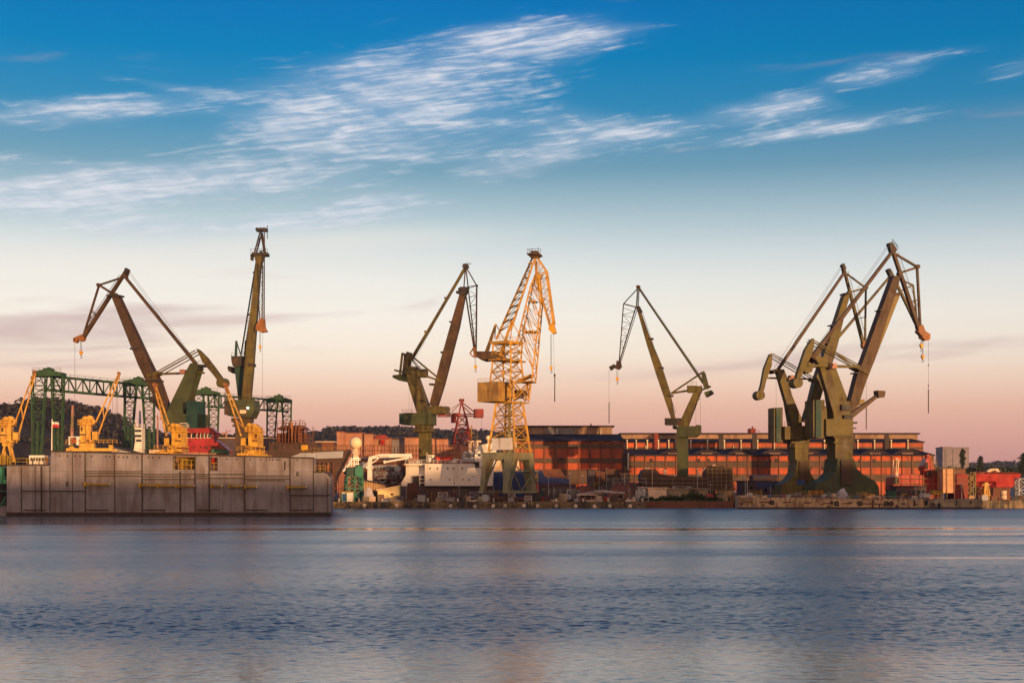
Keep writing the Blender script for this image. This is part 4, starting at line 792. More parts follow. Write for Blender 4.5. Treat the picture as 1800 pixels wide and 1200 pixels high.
# ---- green shipyard gantries
def gantry(label, left, right, YL, YR, i):
    (lx0, lx1, ltop, lbot, legsL), (rx0, rx1, rtop, rbot, legsR) = left, right
    r = thing('gantry_crane', label, 'gantry crane', W((lx0 + lx1 + rx0 + rx1) / 4, gy((YL + YR) / 2), (YL + YR) / 2), 'green lattice shipyard gantries')
    up = Vector((0, 0, 1))
    for (x0, x1, yt, yb, legs, Y) in ((lx0, lx1, ltop, lbot, legsL, YL), (rx0, rx1, rtop, rbot, legsR, YR)):
        f = Fr((x0 + x1) / 2, Y, 0)
        b = MB(f); b.pl([(x0, yb), (x1, yb), (x1, yt + 2), ((x0 + x1) / 2 + 8, yt - 1), ((x0 + x1) / 2 - 8, yt - 2), (x0, yt + 1)], 6); b.rc((x0 + x1) / 2 - 8, yt - 5, (x0 + x1) / 2 + 6, yt - .5, 4); b.disc((x0 + x1) / 2, yt - 4.5, 3, 3); b.rail([f.p(x0, yt + 1, -3), f.p(x1, yt + 1, -3)], 1.1, .08, 2); b.build('end_house', 'gantry_green', r)
        for (a0, a1, c0, c1) in legs:
            g = gy(Y); ym = yb + (g - yb) * .36
            am0 = a0 + (c0 - a0) * .36; am1 = a1 + (c1 - a1) * .36
            t = MB(f); d = 1.0
            t.tower([f.p(am0, ym, -d * .8), f.p(am0, ym, d * .8), f.p(am1, ym, d * .8), f.p(am1, ym, -d * .8)], [f.p(a0, yb, -d), f.p(a0, yb, d), f.p(a1, yb, d), f.p(a1, yb, -d)], 5, .38, .26, X=False)
            t.tower([f.p(c0, g, -.5), f.p(c0, g, .5), f.p(c1, g, .5), f.p(c1, g, -.5)], [f.p(am0, ym, -d * .8), f.p(am0, ym, d * .8), f.p(am1, ym, d * .8), f.p(am1, ym, -d * .8)], 5, .38, .22, X=False)
            t.bar(f.p((c0 + c1) / 2, g, 0), f.p((am0 + am1) / 2, ym, 0), .8); t.build('leg', 'gantry_green', r)
    return r
g1 = gantry('nearer green lattice gantry at far left, spanning between the two leftmost tall cranes', (62, 112, 653, 662, [(57, 81, 58, 68), (91, 112, 100, 107)]), (220, 269, 669, 678, [(220, 240, 216, 223), (250, 271, 262, 270)]), 462, 502, 0)
def truss(r, A, Bp, hA, wd, n, m='gantry_green', name='truss_girder'):
    d = (Bp - A); d.z = 0; d.normalize(); nrm = Vector((-d.y, d.x, 0)); up = Vector((0, 0, 1))
    b = MB(); c = [A - nrm * wd, A + nrm * wd, A + nrm * wd + up * hA, A - nrm * wd + up * hA]; e = [x + (Bp - A) for x in c]
    b.tower(c, e, n, .4, .24, X=False, faces=(1, 3)); b.tower(c, e, n, .4, .24, faces=(0, 2), chords=False)
    b.hexa([c[0] - up * .5 - nrm * .4, c[0] - nrm * .4 + up * .3, c[0] + nrm * .2 + up * .3, c[0] + nrm * .2 - up * .5, e[0] - up * .5 - nrm * .4, e[0] - nrm * .4 + up * .3, e[0] + nrm * .2 + up * .3, e[0] + nrm * .2 - up * .5])
    b.rail([c[3], e[3]], 1.0, .08, 3); b.build(name, m, r)
truss(g1, W(76, 685, 462), W(268, 701, 502), 4.6, 1.8, 16)
f_ = Fr(200, 490); b = MB(f_)
for x in (198, 204, 207): b.bar(f_.p(x, 697), f_.p(x, 730), .07)
b.build('hoist_rope', 'rope', g1)
g2 = gantry('farther green lattice gantry crossing in front of the tallest end-on crane', (341, 385, 687, 694, [(341, 358, 344, 350), (366, 385, 372, 379)]), (470, 512, 700, 707, [(470, 488, 468, 474), (496, 512, 503, 509)]), 556, 602, 1)
truss(g2, W(360, 714, 556), W(500, 723, 602), 4.6, 1.8, 13)
# ---- yellow deck cranes standing on the floating dock
def deck_crane(label, Y, x, yb, sgn, tip, foot, s=1.0, legs=False, base=None):
    f = Fr(x, Y, 10 * sgn); r = thing('deck_crane', label, 'crane', f.p(x, yb), 'yellow cranes on the floating dock')
    X_ = lambda v: x + sgn * v * s; Yv = lambda v: yb - v * s
    def rc(b, x0, y0, x1, y1, d, dn=0): a, c = sorted((X_(x0), X_(x1))); b.rc(a, Yv(y1), c, Yv(y0), d, dn)
    b = MB(f); rc(b, -11, 10, 8, 38, 3.2); rc(b, 0, 6, 6, 38, 3.6, -.2); rc(b, -13, 8, 12, 11, 4.0); h = b.build('crane_house', 'dock_yellow', r)
    b = MB(f); rc(b, -10.6, 20, -.5, 22, .2, -1.75); rc(b, -9, 27, -6, 34, .12, -1.68); rc(b, 10, 14, 11, 26, 3.5, -.2); b.build('trim', 'dark_steel', h)
    b = MB(f); rc(b, -14, 38, 12, 39.4, 4.4); b.rail([f.p(X_(-14), Yv(39), -2.2), f.p(X_(12), Yv(39), -2.2)], .9, .08, .9); rc(b, 11, 12, 20, 26, 3.0, -.6); b.build('platform', 'dock_yellow', r)
    b = MB(f)
    for (dx, dy, rr) in ((-9, 44, 4.0), (-2, 48, 5.2), (6, 49, 5.6), (11, 44, 4.2)): b.disc(X_(dx), Yv(dy), rr * s, 2.2, -.3); b.disc(X_(dx), Yv(dy), rr * s * .45, 2.9, -.3, n=10)
    rc(b, -12, 39.4, 13, 44, 2.6); b.build('winch_drum', 'dock_yellow', r)
    b = MB(f); (tx, ty) = tip; (f1, f2) = foot
    for (fx, fy), ox in zip(foot, (-1.6, 1.6)): b.b(fx, fy, tx + ox, ty + 3, 2.5, 2.0, .35)
    for dn in (-.9, .9):
        for (fx, fy), ox in zip(foot, (-1.6, 1.6)): b.b(fx + ox * .4, fy, tx + ox * .8, ty + 2, .7, .6, .12, dn * .25)
    for t_ in (.33, .66, .80, .88, .95):
        pa = [(fx + (tx + ox - fx) * t_, fy + (ty + 3 - fy) * t_) for (fx, fy), ox in zip(foot, (-1.6, 1.6))]
        b.b(pa[0][0], pa[0][1], pa[1][0], pa[1][1], 1.0, d=.5)
    j = b.build('jib', 'dock_yellow', r)
    b = MB(f); b.disc(tx, ty, 2.8, 1.6); b.b(tx, ty + 4, tx - sgn * 4, ty + 14, 2.4, 1.6, 1.2); b.build('head_sheave', 'machine_orange', j)
    b = MB(f); b.bar(f.p(tx + sgn * 1.5, ty), f.p(tx + sgn * 1.5, ty + 26), .06); b.b(tx + sgn * 1.5, ty + 14, tx + sgn * 1.5, ty + 26, 1.4, d=.2); b.build('hoist_rope', 'rope', r)
    b = MB(f)
    if legs:
        for a in (-1, 1):
            for dn in (-1.4, 1.4): b.b(X_(0 + a * 3), Yv(6), X_(a * 10), Yv(-26), 3, 3, .6, dn)
        rc(b, -8, 2, 8, 8, 3); b.build('pedestal', 'dock_yellow', r)
    else:
        x0, x1, y0, y1 = base; b.rc(x0, y1 - 5, x1 - 8, y1, 5); b.rc(X_(-12) if sgn > 0 else X_(14), y0 + 1, X_(14) if sgn > 0 else X_(-12), y1 - 5, 4); b.rc(x1 - 16, y1 - 11, x1 - 9, y1 - 5, 2.2); b.rc(x1 - 8, y1 - 2.4, x1, y1, 4.4); b.rc(x0 + 4, y1 - 8, x0 + 12, y1 - 5, 2.6); b.rail([f.p(x0, y0 + 3, -2.5), f.p(x1, y0 + 3, -2.5)], .9, .07, .9); b.build('pedestal', 'dock_yellow', r)
deck_crane('yellow deck crane at the left edge of the photo, standing on four splayed legs', 300, 14, 786, 1, (61, 653), ((27, 741), (29, 778)), 1.0, True)
deck_crane('yellow deck crane on the dock wall right of the flag pole, jib leaning right', 297, 153, 785, 1, (209, 656), ((168, 742), (169, 774)), 1.0, False, (119, 208, 778, 793))
deck_crane('yellow deck crane beside the red ship bridge, jib leaning left', 300, 314, 794, -1, (273, 676), ((293, 766), (311, 789)), .92, False, (280, 318, 788, 799))
deck_crane('rightmost yellow deck crane on the floating dock, jib leaning left', 300, 448, 794, -1, (397, 676), ((424, 766), (445, 788)), .92, False, (424, 472, 790, 802))
# ================================================================ floating dock
DY = 294.0
def dock():
    f = Fr(300, DY, 0); f.o = Vector((0, DY, 0)); r = thing('floating_dock', 'long grey steel floating dock wall lying in the water at left', 'floating dock', Vector((W(300, 800, DY).x, DY + 8, 0)))
    yw = HOR + 6.4 * FPX / DY
    b = MB(f); d = 4.6; q = lambda pts, dn=1.5, dd=3.0: b.pl(pts, dd, dn)
    q([(12, yw), (150, yw), (150, 793.2), (90, 792), (89, 817), (12, 817)]); q([(150, yw), (304, yw), (304, 797), (150, 793.2)]); q([(304, yw), (344, yw), (344, 825), (304, 825)]); q([(344, yw), (368, yw), (368, 799.5), (344, 798.6)])
    q([(368, yw), (383, yw), (383, 827), (368, 827)]); q([(383, yw), (552, yw), (552, 804), (383, 800)]); q([(552, yw), (582, yw), (582, 837), (579, 832), (573, 829), (552, 829)])
    q([(304, 801.5), (344, 802.5), (344, 798.6), (304, 797)], 1.9, 3.8); q([(368, 803), (383, 803.5), (383, 800), (368, 799.5)], 1.9, 3.8)
    b.build('wing_wall', 'dock_grey', r)
    b = MB(); z0 = 0.3; b.box(W(-40, 0, DY).x, W(12, 0, DY).x - .02, DY + 1.2, DY + 30, -1, 2.2); b.box(W(12, 0, DY).x, W(582, 0, DY).x - 6, DY + 4.62, DY + 34, -1, 2.2); b.build('pontoon', 'dock_grey', r)
    b = MB(f)   # welded seams, pipes, edge rims
    for x, y0, w in ((38, 819, .8), (62, 819, .5), (73, 819, 2.4), (88, 819, 1.0), (128, 795, .5), (150, 795, 1.4), (202, 797, .7), (250, 798, 1.6), (317, 828, 2), (343, 801, 1.3), (368, 801, 1.6), (430, 803, 1.6), (510, 805, 1.6), (551, 806, 1.0), (576, 840, .6)):
        b.rc(x - w / 2, y0, x + w / 2, 899, .16, -.07)
    for x0, x1, y in ((150, 250, 828), (152, 248, 831.5), (152, 250, 836), (250, 342, 833), (252, 335, 837), (252, 342, 842), (345, 430, 833), (345, 430, 840), (345, 366, 836), (431, 509, 836), (431, 509, 841), (434, 500, 844), (40, 150, 862.5), (510, 580, 870)):
        b.rc(x0, y - .55, x1, y + .55, .3, -.15)
    for px_ in (40, 150, 250, 345, 430, 510): b.rc(px_ + 2, 895, px_ + 40, 896.2, .35, -.16)
    b.pl([(90, 791.5), (552, 803.4), (552, 805.5), (90, 793.6)], .3, -.16); b.rc(12, 816, 89, 817.6, .3, -.16); b.pl([(552, 828), (573, 828), (579, 831), (583, 837), (581, 837.5), (577.5, 832.5), (572, 830), (552, 830)], .3, -.16)
    b.build('seam', 'seam_dark', r)
    b = MB(f); b.rc(12, 900, 582, yw, .25, -.13); b.build('waterline_band', 'waterline', r)
    b = MB(f)
    for x in (105, 119, 132, 141, 161, 186, 193, 201, 209, 217, 224, 241, 262, 269, 280, 399, 416, 440, 459, 468, 474, 480, 487, 492, 523): b.rc(x - .9, 799.3 + (x - 100) * .018, x + .9, 802 + (x - 100) * .018, .12, -.06)
    for x, y in ((118, 850), (523, 833)): b.b(x - 2.4, y - 4, x + 2.4, y + 4, 1.2, d=.12, dn=-.06); b.b(x + 2.4, y - 4, x - 2.4, y + 4, 1.2, d=.14, dn=-.07)
    b.rc(500, 810, 502, 826, .14, -.07)
    b.build('port', 'seam_dark', r)
    for x0, x1, y in ((151, 193, 851), (247, 278, 852.5), (279, 306, 853), (311, 342, 853.5), (373, 390, 854), (404, 425, 854), (432, 451, 854.8), (507, 538, 855.5)):
        b = MB(f); b.rc(x0, y - .8, x1, y + .8, .9, -.5); b.rc(x0 - 2, y - 4, x0 + 1.5, y + 4, .8, -.45); 
        b.bar(f.p(x0, y - 3.5, -.9), f.p(x1, y - 1, -.9), .07); b.bar(f.p(x0, y + 2.6, -.9), f.p(x1, y + 1, -.9), .07); g = b.build('gangway', 'rail_yellow', r)
        b = MB(f); b.ball(f.p(x1 + .6, y, -.6), .22, 8, 6); b.build('lamp', 'fender_white', g)
    b = MB(f); b.rail([f.p(x, 817, .4) for x in (16, 36, 56, 89)], 1.35, .12, 1.1); b.rail([f.p(305, 825, .4), f.p(343, 825, .4)], 2.0, .12, .8); b.rail([f.p(369, 827, .4), f.p(382, 827, .4)], 1.6, .1, .7)
    b.rail([f.p(x, 829, .4) for x in (553, 572)], 1.3, .1, .8); b.rail([f.p(-12, 817, .4), f.p(12, 817, .4)], 2.2, .14, .8)
    b.b(318, 803, 312, 824, 1.2, d=.3, dn=1); b.build('railing', 'rail_yellow', r)
    b = MB(f); b.rail([f.p(90, 792, 4.2), f.p(552, 803.8, 4.2)], 1.0, .06, 2.4); b.build('railing', 'dark_steel', r)
    b = MB(f); b.rc(305, 803, 343, 824, .2, 3.6); b.rc(309, 806, 322, 824, 1.4, 2.6); b.build('recess', 'rail_yellow', r)
    b = MB(f); b.rc(369, 804, 377, 815, 1.2, 2.4); b.build('fire_box', 'hull_red', r); b = MB(f); b.disc(333, 818, 3.2, .8, 1.4); b.build('valve', 'machine_orange', r)
    b = MB(f); b.rc(38, 799, 71, 815, 3, 6); c_ = b.build('control_cabin', 'ship_white', r)
    for k in range(6): b = MB(f); b.rc(41 + k * 5, 803, 44 + k * 5, 808.5, .1, 4.45); b.build('window', 'glass', c_)
    b = MB(f); b.rc(-30, 820, 11.5, 890, 2, 6); b.build('end_wall', 'waterline', r)
    b = MB(f)
    for y in (820, 838, 862, 884): b.rc(-20, y, 12, y + 1.6, 3.2, 2.4)
    b.b(0, 892, 10, 872, 1.6, d=.3); b.rc(-6, 822, 3, 850, 2.2, 1.2); b.rc(3, 842, 11, 850, 1.2, 1.2); b.build('mooring_frame', 'portal_green', r)
    b = MB(f); b.rc(-8, 800, 11, 816, 2.2, 2.4); b.build('winch', 'rail_yellow', r)
dock()
# flag pole
f = Fr(88, DY + 1); r = thing('flag_pole', 'thin white flag pole at the left step of the grey dock wall', 'flag pole', f.p(88, 792, 1)); 
b = MB(f); b.tube(f.p(88.2, 793, 1), f.p(88.6, 738, 1), .13, .07, 8); b.ball(f.p(88.6, 737.6, 1), .16, 8, 6); b.build('pole', 'ship_white', r)
b = MB(f); n = 12
def flagrow(y0, y1):
    vs = []
    for i in range(n + 1):
        t = i / n; x = 88.8 + 12 * t; dn = 1 + .22 * math.sin(t * 9); dy = t * 2.2 + .5 * math.sin(t * 7)
        vs += [f.p(x, y0 + dy, dn), f.p(x, y1 + dy - t * .8, dn)]
    return vs, [(2 * i, 2 * i + 1, 2 * i + 3, 2 * i + 2) for i in range(n)]
fl = MB(); fl.add(*flagrow(740, 744.6), True); fo = fl.build('flag', 'flag_white', r)
fl = MB(); fl.add(*flagrow(744.6, 749.6), True); fl.build('flag_stripe', 'flag_red', fo)
# person in orange on the dock step
def person(label, p, h, m, face=-1):
    k = h / 1.78; r = thing('person', label, 'person', p); b = MB()
    V = lambda x, y, z: p + Vector((x, y, z)) * k
    for s in (-1, 1):
        b.tube(V(s * .11, 0, .45), V(s * .09, 0, .9), .075 * k, .10 * k, 10); b.tube(V(s * .12, .02, .05), V(s * .11, 0, .45), .05 * k, .075 * k, 10); b.box(p.x + (s * .12 - .05) * k, p.x + (s * .12 + .05) * k, p.y - .2 * k, p.y + .08 * k, p.z, p.z + .07 * k)
    b.tube(V(0, 0, .85), V(0, 0, 1.15), .17 * k, .16 * k, 12); b.tube(V(0, 0, 1.15), V(0, 0, 1.45), .16 * k, .21 * k, 12); b.tube(V(0, 0, 1.44), V(0, 0, 1.52), .2 * k, .07 * k, 12)
    for s in (-1, 1): b.tube(V(s * .22, 0, 1.43), V(s * .29, -.05, 1.15), .06 * k, .05 * k, 8); b.tube(V(s * .29, -.05, 1.15), V(s * .24, -.2, .92), .05 * k, .035 * k, 8)
    b.build('body', m, r)
    b = MB(); b.tube(V(0, 0, 1.5), V(0, -.01, 1.58), .055 * k, n=8); b.ball(V(0, -.02, 1.66), .105 * k, 12, 8, 1.2)
    for s in (-1, 1): b.ball(V(s * .24, -.24, .87), .05 * k, 8, 6)
    b.build('head', 'motor_pink', r); b = MB(); b.ball(V(0, 0, 1.72), .125 * k, 12, 8, .8); b.build('helmet', 'hook_yellow', r)
person('worker in orange overalls standing at the railing on the lower left dock step', Fr(77, DY).p(77, 817, 2.2), 1.9, 'machine_orange')
person('worker in orange overalls behind the railing at the right end of the dock', Fr(573, DY).p(574, 829, 2.4), 1.8, 'machine_orange')
# ================================================================ ships in the dock
def red_ship():
    Y = 314; f = Fr(355, Y, 6); r = thing('ship', 'red ship with a slanted wheelhouse docked behind the grey dock wall', 'ship', Vector((W(355, 0, Y).x, Y + 6, 0)))
    b = MB(f); b.pl([(318, 796), (318, 772), (376, 771), (386, 778), (401, 790), (401, 796)], 12, 5); b.build('superstructure', 'ship_red', r)
    b = MB(f); b.pl([(325, 771), (326, 752), (373, 754), (378, 759), (375, 771)], 9, 5); bd = b.build('bridge', 'ship_red', r)
    b = MB(f); b.pl([(322, 753.5), (372, 751.5), (380, 759), (377, 761), (324, 760)], 10.5, 5); b.build('bridge_roof', 'ship_red', bd)
    for i, x in enumerate((327.5, 336, 345.5, 352, 358.5, 364.5, 370)):
        w_ = (7, 8, 4.6, 4.6, 4.6, 4.2, 4)[i]
        b = MB(f); b.pl([(x, 769), (x + 1, 761.5), (x + w_, 761.5), (x + w_ - 1, 769)], .12, .45); wn = b.build('window', 'glass', bd)
        b = MB(f); b.b(x - .2, 769.5, x + .8, 761, .9, d=.14, dn=.4); b.b(x - .2, 769.6, x + w_ - 1, 769.6, .6, d=.14, dn=.39); b.build('frame', 'ship_white', wn)
    b = MB(f)
    for x in (342, 353.5, 361, 365, 371, 376): b.rc(x - .9, 784, x + .9, 788, .1, -1.05)
    b.rc(327, 782, 331, 793, .1, -1.05); b.disc(335, 776, 1.6, .1, -1.05); b.build('porthole', 'seam_dark', r)
    b = MB(f); b.rail([f.p(316, 752, 1), f.p(328, 752, 1)], 1.1, .1, .9); b.b(362, 752, 362, 746, .6, d=.15, dn=3); b.b(329, 753, 329, 744, .6, d=.15, dn=3); b.rail([f.p(314, 796, 0), f.p(402, 796, 0)], 1.0, .07, 1.2); b.build('railing', 'ship_white', r)
    b = MB(f); b.pl([(300, 800), (402, 800), (400, 796), (318, 795)], 13, 5); b.pl([(296, 890), (402, 890), (402, 800), (300, 800)], 13.2, 5); b.build('hull', 'motor_pink', r)
    b = MB(f); b.pl([(371, 796), (376, 789), (400, 790), (404, 796)], 2, -1.6); b.build('deck_crate', 'container_green', r)
    b = MB(f); b.bb(398, 797, 390, 783, .9, d=.2, dn=2); b.bb(386, 783, 404, 797, .9, d=.2, dn=2); b.build('accommodation_ladder', 'rail_yellow', r)
red_ship()
def brown_ship():
    Y = 362; f = Fr(545, Y, 0); r = thing('ship', 'unfinished brown ship with scaffolded bridge and flared bow behind the right end of the dock', 'ship', Vector((W(545, 0, Y).x, Y + 8, 0)))
    b = MB(f); b.pl([(440, 803), (440, 792), (606, 791), (611, 789), (613, 792), (605, 808), (590, 838), (580, 880), (440, 880)], 7, 3.2); b.build('hull', 'hull_brown', r)
    b = MB(f); b.pl([(508, 804), (530, 796), (604, 792.5), (603, 804.5), (560, 806)], .5, -.6); b.build('gunwale', 'ship_grey', r)
    b = MB(f); b.rc(470, 776, 555, 792, 9, 7); s_ = b.build('superstructure', 'hull_brown', r)
    b = MB(f); b.rc(482, 760, 536, 776, 7, 7); b.rc(500, 748, 524, 760, 6, 7); b.build('bridge', 'hull_rust', r)
    for x in (493.5, 503.5, 515, 523.5): b = MB(f); b.rc(x - 1.2, 782, x + 1.2, 787, .1, 2.45); b.build('window', 'seam_dark', s_)
    b = MB(f); b.rc(478, 780, 486, 791, .1, 2.45); b.build('door', 'seam_dark', s_)
    b = MB(f); b.rc(527, 781.5, 538.5, 790.5, .3, 2.4)
    for x in (530, 533, 536): b.rc(x, 781.5, x + .4, 790.5, .34, 2.35)
    b.build('panel', 'hook_yellow', s_)  # glow of the window lights put into the yellow colour
    b = MB(f)
    b.pl([(482, 753), (492, 747), (527, 746), (536, 753)], 8, 7)
    for x in (484, 495, 499, 505, 511, 517, 523, 534):
        b.bb(x, 778, x, 752, .8, d=.15, dn=0); b.bar(f.p(x, 778, 2.2), f.p(x + 1, 742, 2.2), .18)
    for y in (757, 764, 771): b.b(476, y, 540, y, .6, d=.2, dn=2.2)
    b.rail([f.p(485, 747, 2), f.p(533, 747, 2)], 1.2, .1, 1); b.b(524, 747, 524.5, 735, .7, d=.2, dn=3); b.b(529, 747, 529, 739, .6, d=.2, dn=3); b.b(493, 747, 493, 739, .6, d=.2, dn=3)
    for x in (546, 549): b.b(x, 776, x, 748, .5, d=.12, dn=3)
    b.lad(546, 750, 546, 775, 549, 750, 549, 775, 6, .4, 3); b.build('scaffolding', 'hull_rust', r)
    b = MB(f); b.rc(503, 741, 508, 748, 3, 5); b.build('tank', 'container_green', r)
    b = MB(f); b.rc(509, 741, 512, 774, .6, 2); b.build('hoist_mast', 'machine_orange', r)
    b = MB(f); b.rail([f.p(534, 798, -1), f.p(550, 796, -1), f.p(606, 792, -.5)], 1.1, .08, 1.5); b.build('railing', 'rail_yellow', r)
    b = MB(f)
    for x in (556, 563, 571, 579, 588): b.b(x, 812, x - 1, 880, 1.0, d=.2, dn=-1.4)
    for y in (822, 834, 846, 858, 870): b.b(552, y, 594, y, .8, d=.6, dn=-1.6)
    b.build('scaffolding', 'hull_rust', r)
brown_ship()
def white_ship():
    Y = 438; f = Fr(780, Y, 0); r = thing('ship', 'white hulled ship with a grey slanted wheelhouse, left of the yellow lattice crane', 'ship', Vector((W(780, 0, Y).x, Y + 8, GZ)))
    b = MB(f); b.pl([(747, 853.5), (747, 814.5), (834, 815), (836, 822), (868, 822), (866, 853.5)], 16, 8); h = b.build('hull', 'hull_white', r)
    b = MB(f); b.pl([(704, 853.5), (704, 848), (712, 834), (747, 834), (747, 853.5)], 13, 9.8); b.rc(712, 817, 747, 834, 12, 9.4); b.rc(710, 814, 748, 817.5, 14, 8.6); b.rc(736, 834, 746.8, 853, 13.6, 8.9); b.build('stern', 'hull_white', r)
    b = MB(f); b.rc(725, 836, 736, 852, 1, 2.7); 
    for y in (836, 842.5, 849): b.rc(738, y, 745, y + 4, .5, 1.9)
    b.build('deck_opening', 'seam_dark', r)
    b = MB(f); b.pl([(700, 853.5), (866, 853.5), (862, 874), (704, 874)], 13, 8.6); b.build('underwater_hull', 'hull_under', r)
    b = MB(f)
    for x in (756, 769, 787, 797.5, 812.5): b.disc(x, 822.4, 1.35, .12, -.06, 10); b.rc(x - .9, 823, x + .9, 824.4, .12, -.06)
    for x in (757, 790.5, 813.5, 824.5): b.disc(x, 842.6, 1.3, .12, -.06, 10)
    b.rc(831, 836.5, 834, 837.5, .1, -.05); b.build('porthole', 'seam_dark', h)
    b = MB(f); b.pl([(811, 811), (813, 795), (817, 792.5), (833, 793), (836, 811)], 9, 7); wh = b.build('wheelhouse', 'ship_grey', r)
    for x in (817, 821.5, 826, 830.5):
        b = MB(f); b.pl([(x, 803), (x - .6, 796.5), (x + 2.4, 796.5), (x + 3, 803)], .12, 2.42); b.build('window', 'glass', wh)
    b = MB(f); b.pl([(835, 820), (834, 800), (837, 783), (862, 778), (872, 779), (872, 820)], 10, 7); sp = b.build('superstructure', 'ship_white', r)
    b = MB(f); b.rc(840, 796.5, 845, 801, .12, 1.93); b.build('window', 'glass', sp)
    b = MB(f); b.rc(832, 811, 842, 820, .3, 1.8); b.build('door_recess', 'seam_dark', sp)
    b = MB(f); b.rc(821, 773, 845, 776, 6, 7); b.rc(823, 776, 829, 794, 2.5, 5.5); b.rc(831, 776, 840, 794, 4.5, 6.5); b.build('funnel', 'cream', r)
    b = MB(f); b.b(828, 774, 828, 745, 1.8, .8, .6, 6); b.b(824, 752, 832, 752, .8, d=.2, dn=6); b.b(823, 760, 833, 760, 1, d=.3, dn=6); b.b(825, 767, 831, 767, 1, d=.3, dn=6); b.disc(828, 748, 1.6, .8, 6); b.build('mast', 'rail_yellow', r)
    b = MB(f); b.b(838, 774, 838, 760, 1.2, .6, .4, 7); b.b(836, 765, 841, 765, .6, d=.2, dn=7); b.b(843, 774, 843, 768, .6, d=.2, dn=7); b.build('mast', 'tan_steel', r)
    b = MB(f); b.ball(f.p(857.5, 768, 6), .78, 14, 10); b.b(857.5, 772, 857.5, 779, 1.4, d=.4, dn=6); b.build('radome', 'radome', r)
    b = MB(f); b.rail([f.p(712, 814, 1.2), f.p(748, 814, 1.2), f.p(810, 814.5, 1.2)], 1.1, .09, 1.2); b.b(749.5, 813, 749.5, 795, .8, d=.2, dn=3); b.b(752, 813, 752, 798, .8, d=.2, dn=3); b.b(752, 800, 764, 800, 1.6, d=.6, dn=3); b.rc(753, 803, 757, 811, .8, 3); b.rc(758, 799, 762, 804, .8, 3); b.pl([(789, 812), (796, 806), (800, 805), (812, 808), (812, 814)], 3, 5); b.build('davit', 'ship_white', r)
    for q_ in ((802, 808.5, 808, 813), (720, 811, 727, 813.6), (730, 809, 738, 813.6), (766, 810, 776, 813)): b = MB(f); b.rc(*q_, 2, 2.2); b.build('deck_box', 'crane_red' if q_[0] > 740 else 'ship_grey', r)
white_ship()
f = Fr(781, 441); r = thing('lifeboat', 'small bright red lifeboat hanging above the white ship deck', 'boat', f.p(781, 810))
b = MB(f); b.pl([(766, 803.5), (796, 802), (794, 806), (788, 809.5), (770, 809.5)], 1.4); b.build('hull', 'boat_red', r); b = MB(f); b.rc(765, 802.8, 797, 804, 1.7); b.build('gunwale', 'hull_red', r)
def stern_ship():
    Y = 456; f = Fr(665, Y, 0); r = thing('ship', 'dark red hull with grey striped side behind the white deck crane', 'ship', Vector((W(665, 0, Y).x, Y + 8, GZ)))
    b = MB(f); b.pl([(628, 866), (622, 800), (712, 803), (712, 866)], 12, 8); b.build('hull', 'hull_rust', r)
    b = MB(f); b.rc(648, 817, 700, 821, .4, 1.8); b.rc(623, 804, 700, 806, .4, 1.8); b.rc(632, 812, 648, 822, .5, 1.75); b.build('stripe', 'ship_grey', r)
    b = MB(f); b.rc(656, 826, 700, 842, 3, -2); b.rc(646, 830, 660, 850, 3, -1.5); b.build('deck_machinery', 'hull_under', r)
    b = MB(f); rnd = random.Random(5)
    for i in range(30):
        x = rnd.uniform(658, 708); y = rnd.uniform(826, 850); b.b(x, y, x + rnd.uniform(-8, 8), y + rnd.uniform(-5, 5), .7, d=.2, dn=-3.6 - rnd.random())
    b.rail([f.p(658, 826, -4), f.p(706, 826, -4)], 1.1, .09, .9); b.rail([f.p(656, 836, -4), f.p(708, 836, -4)], 1.1, .09, .9); b.build('pipework', 'ship_grey', r)
    b = MB(f); b.disc(700, 824, 5.2, 2, -3, 20); b.build('cable_reel', 'ship_grey', r)
    b = MB(f); b.rc(664, 829, 668, 833, .2, -3.6); b.rc(674, 830, 677, 833, .2, -3.6); b.rc(684, 830, 687, 833, .2, -3.6); b.build('porthole', 'seam_dark', r)
    r = thing('deck_crane', 'white folding deck crane with two long booms left of the white ship', 'crane', f.p(653, 842, -5))
    b = MB(f); b.b(653, 845, 653, 812, 8.5, 7, 1.4, -5); b.b(653, 812, 654.5, 803, 7, 5.5, 1.2, -5); b.rc(647, 820, 659, 824, 1.8, -5); b.build('post', 'ship_white', r)
    b = MB(f); b.b(653, 805.5, 672, 801.5, 5, 7, 1.0, -5); b.b(672, 801.5, 724, 800.5, 7, 5.5, 1.0, -5); b.b(723, 797.5, 725.5, 806, 3.4, d=.9, dn=-5); b.build('boom', 'ship_white', r)
    b = MB(f); b.b(678, 812.5, 722, 804.5, 2.8, 3.4, .6, -5); b.disc(679, 812, 2.6, .8, -5); b.b(657, 814, 668, 806, 1.8, d=.4, dn=-5); b.build('jib', 'ship_white', r)
    b = MB(f); b.bar(f.p(669, 803, -5.5), f.p(686, 803.5, -5.5), .12); b.disc(669, 802.5, 1, .3, -5.7); b.build('hydraulic_ram', 'dark_steel', r)
stern_ship()
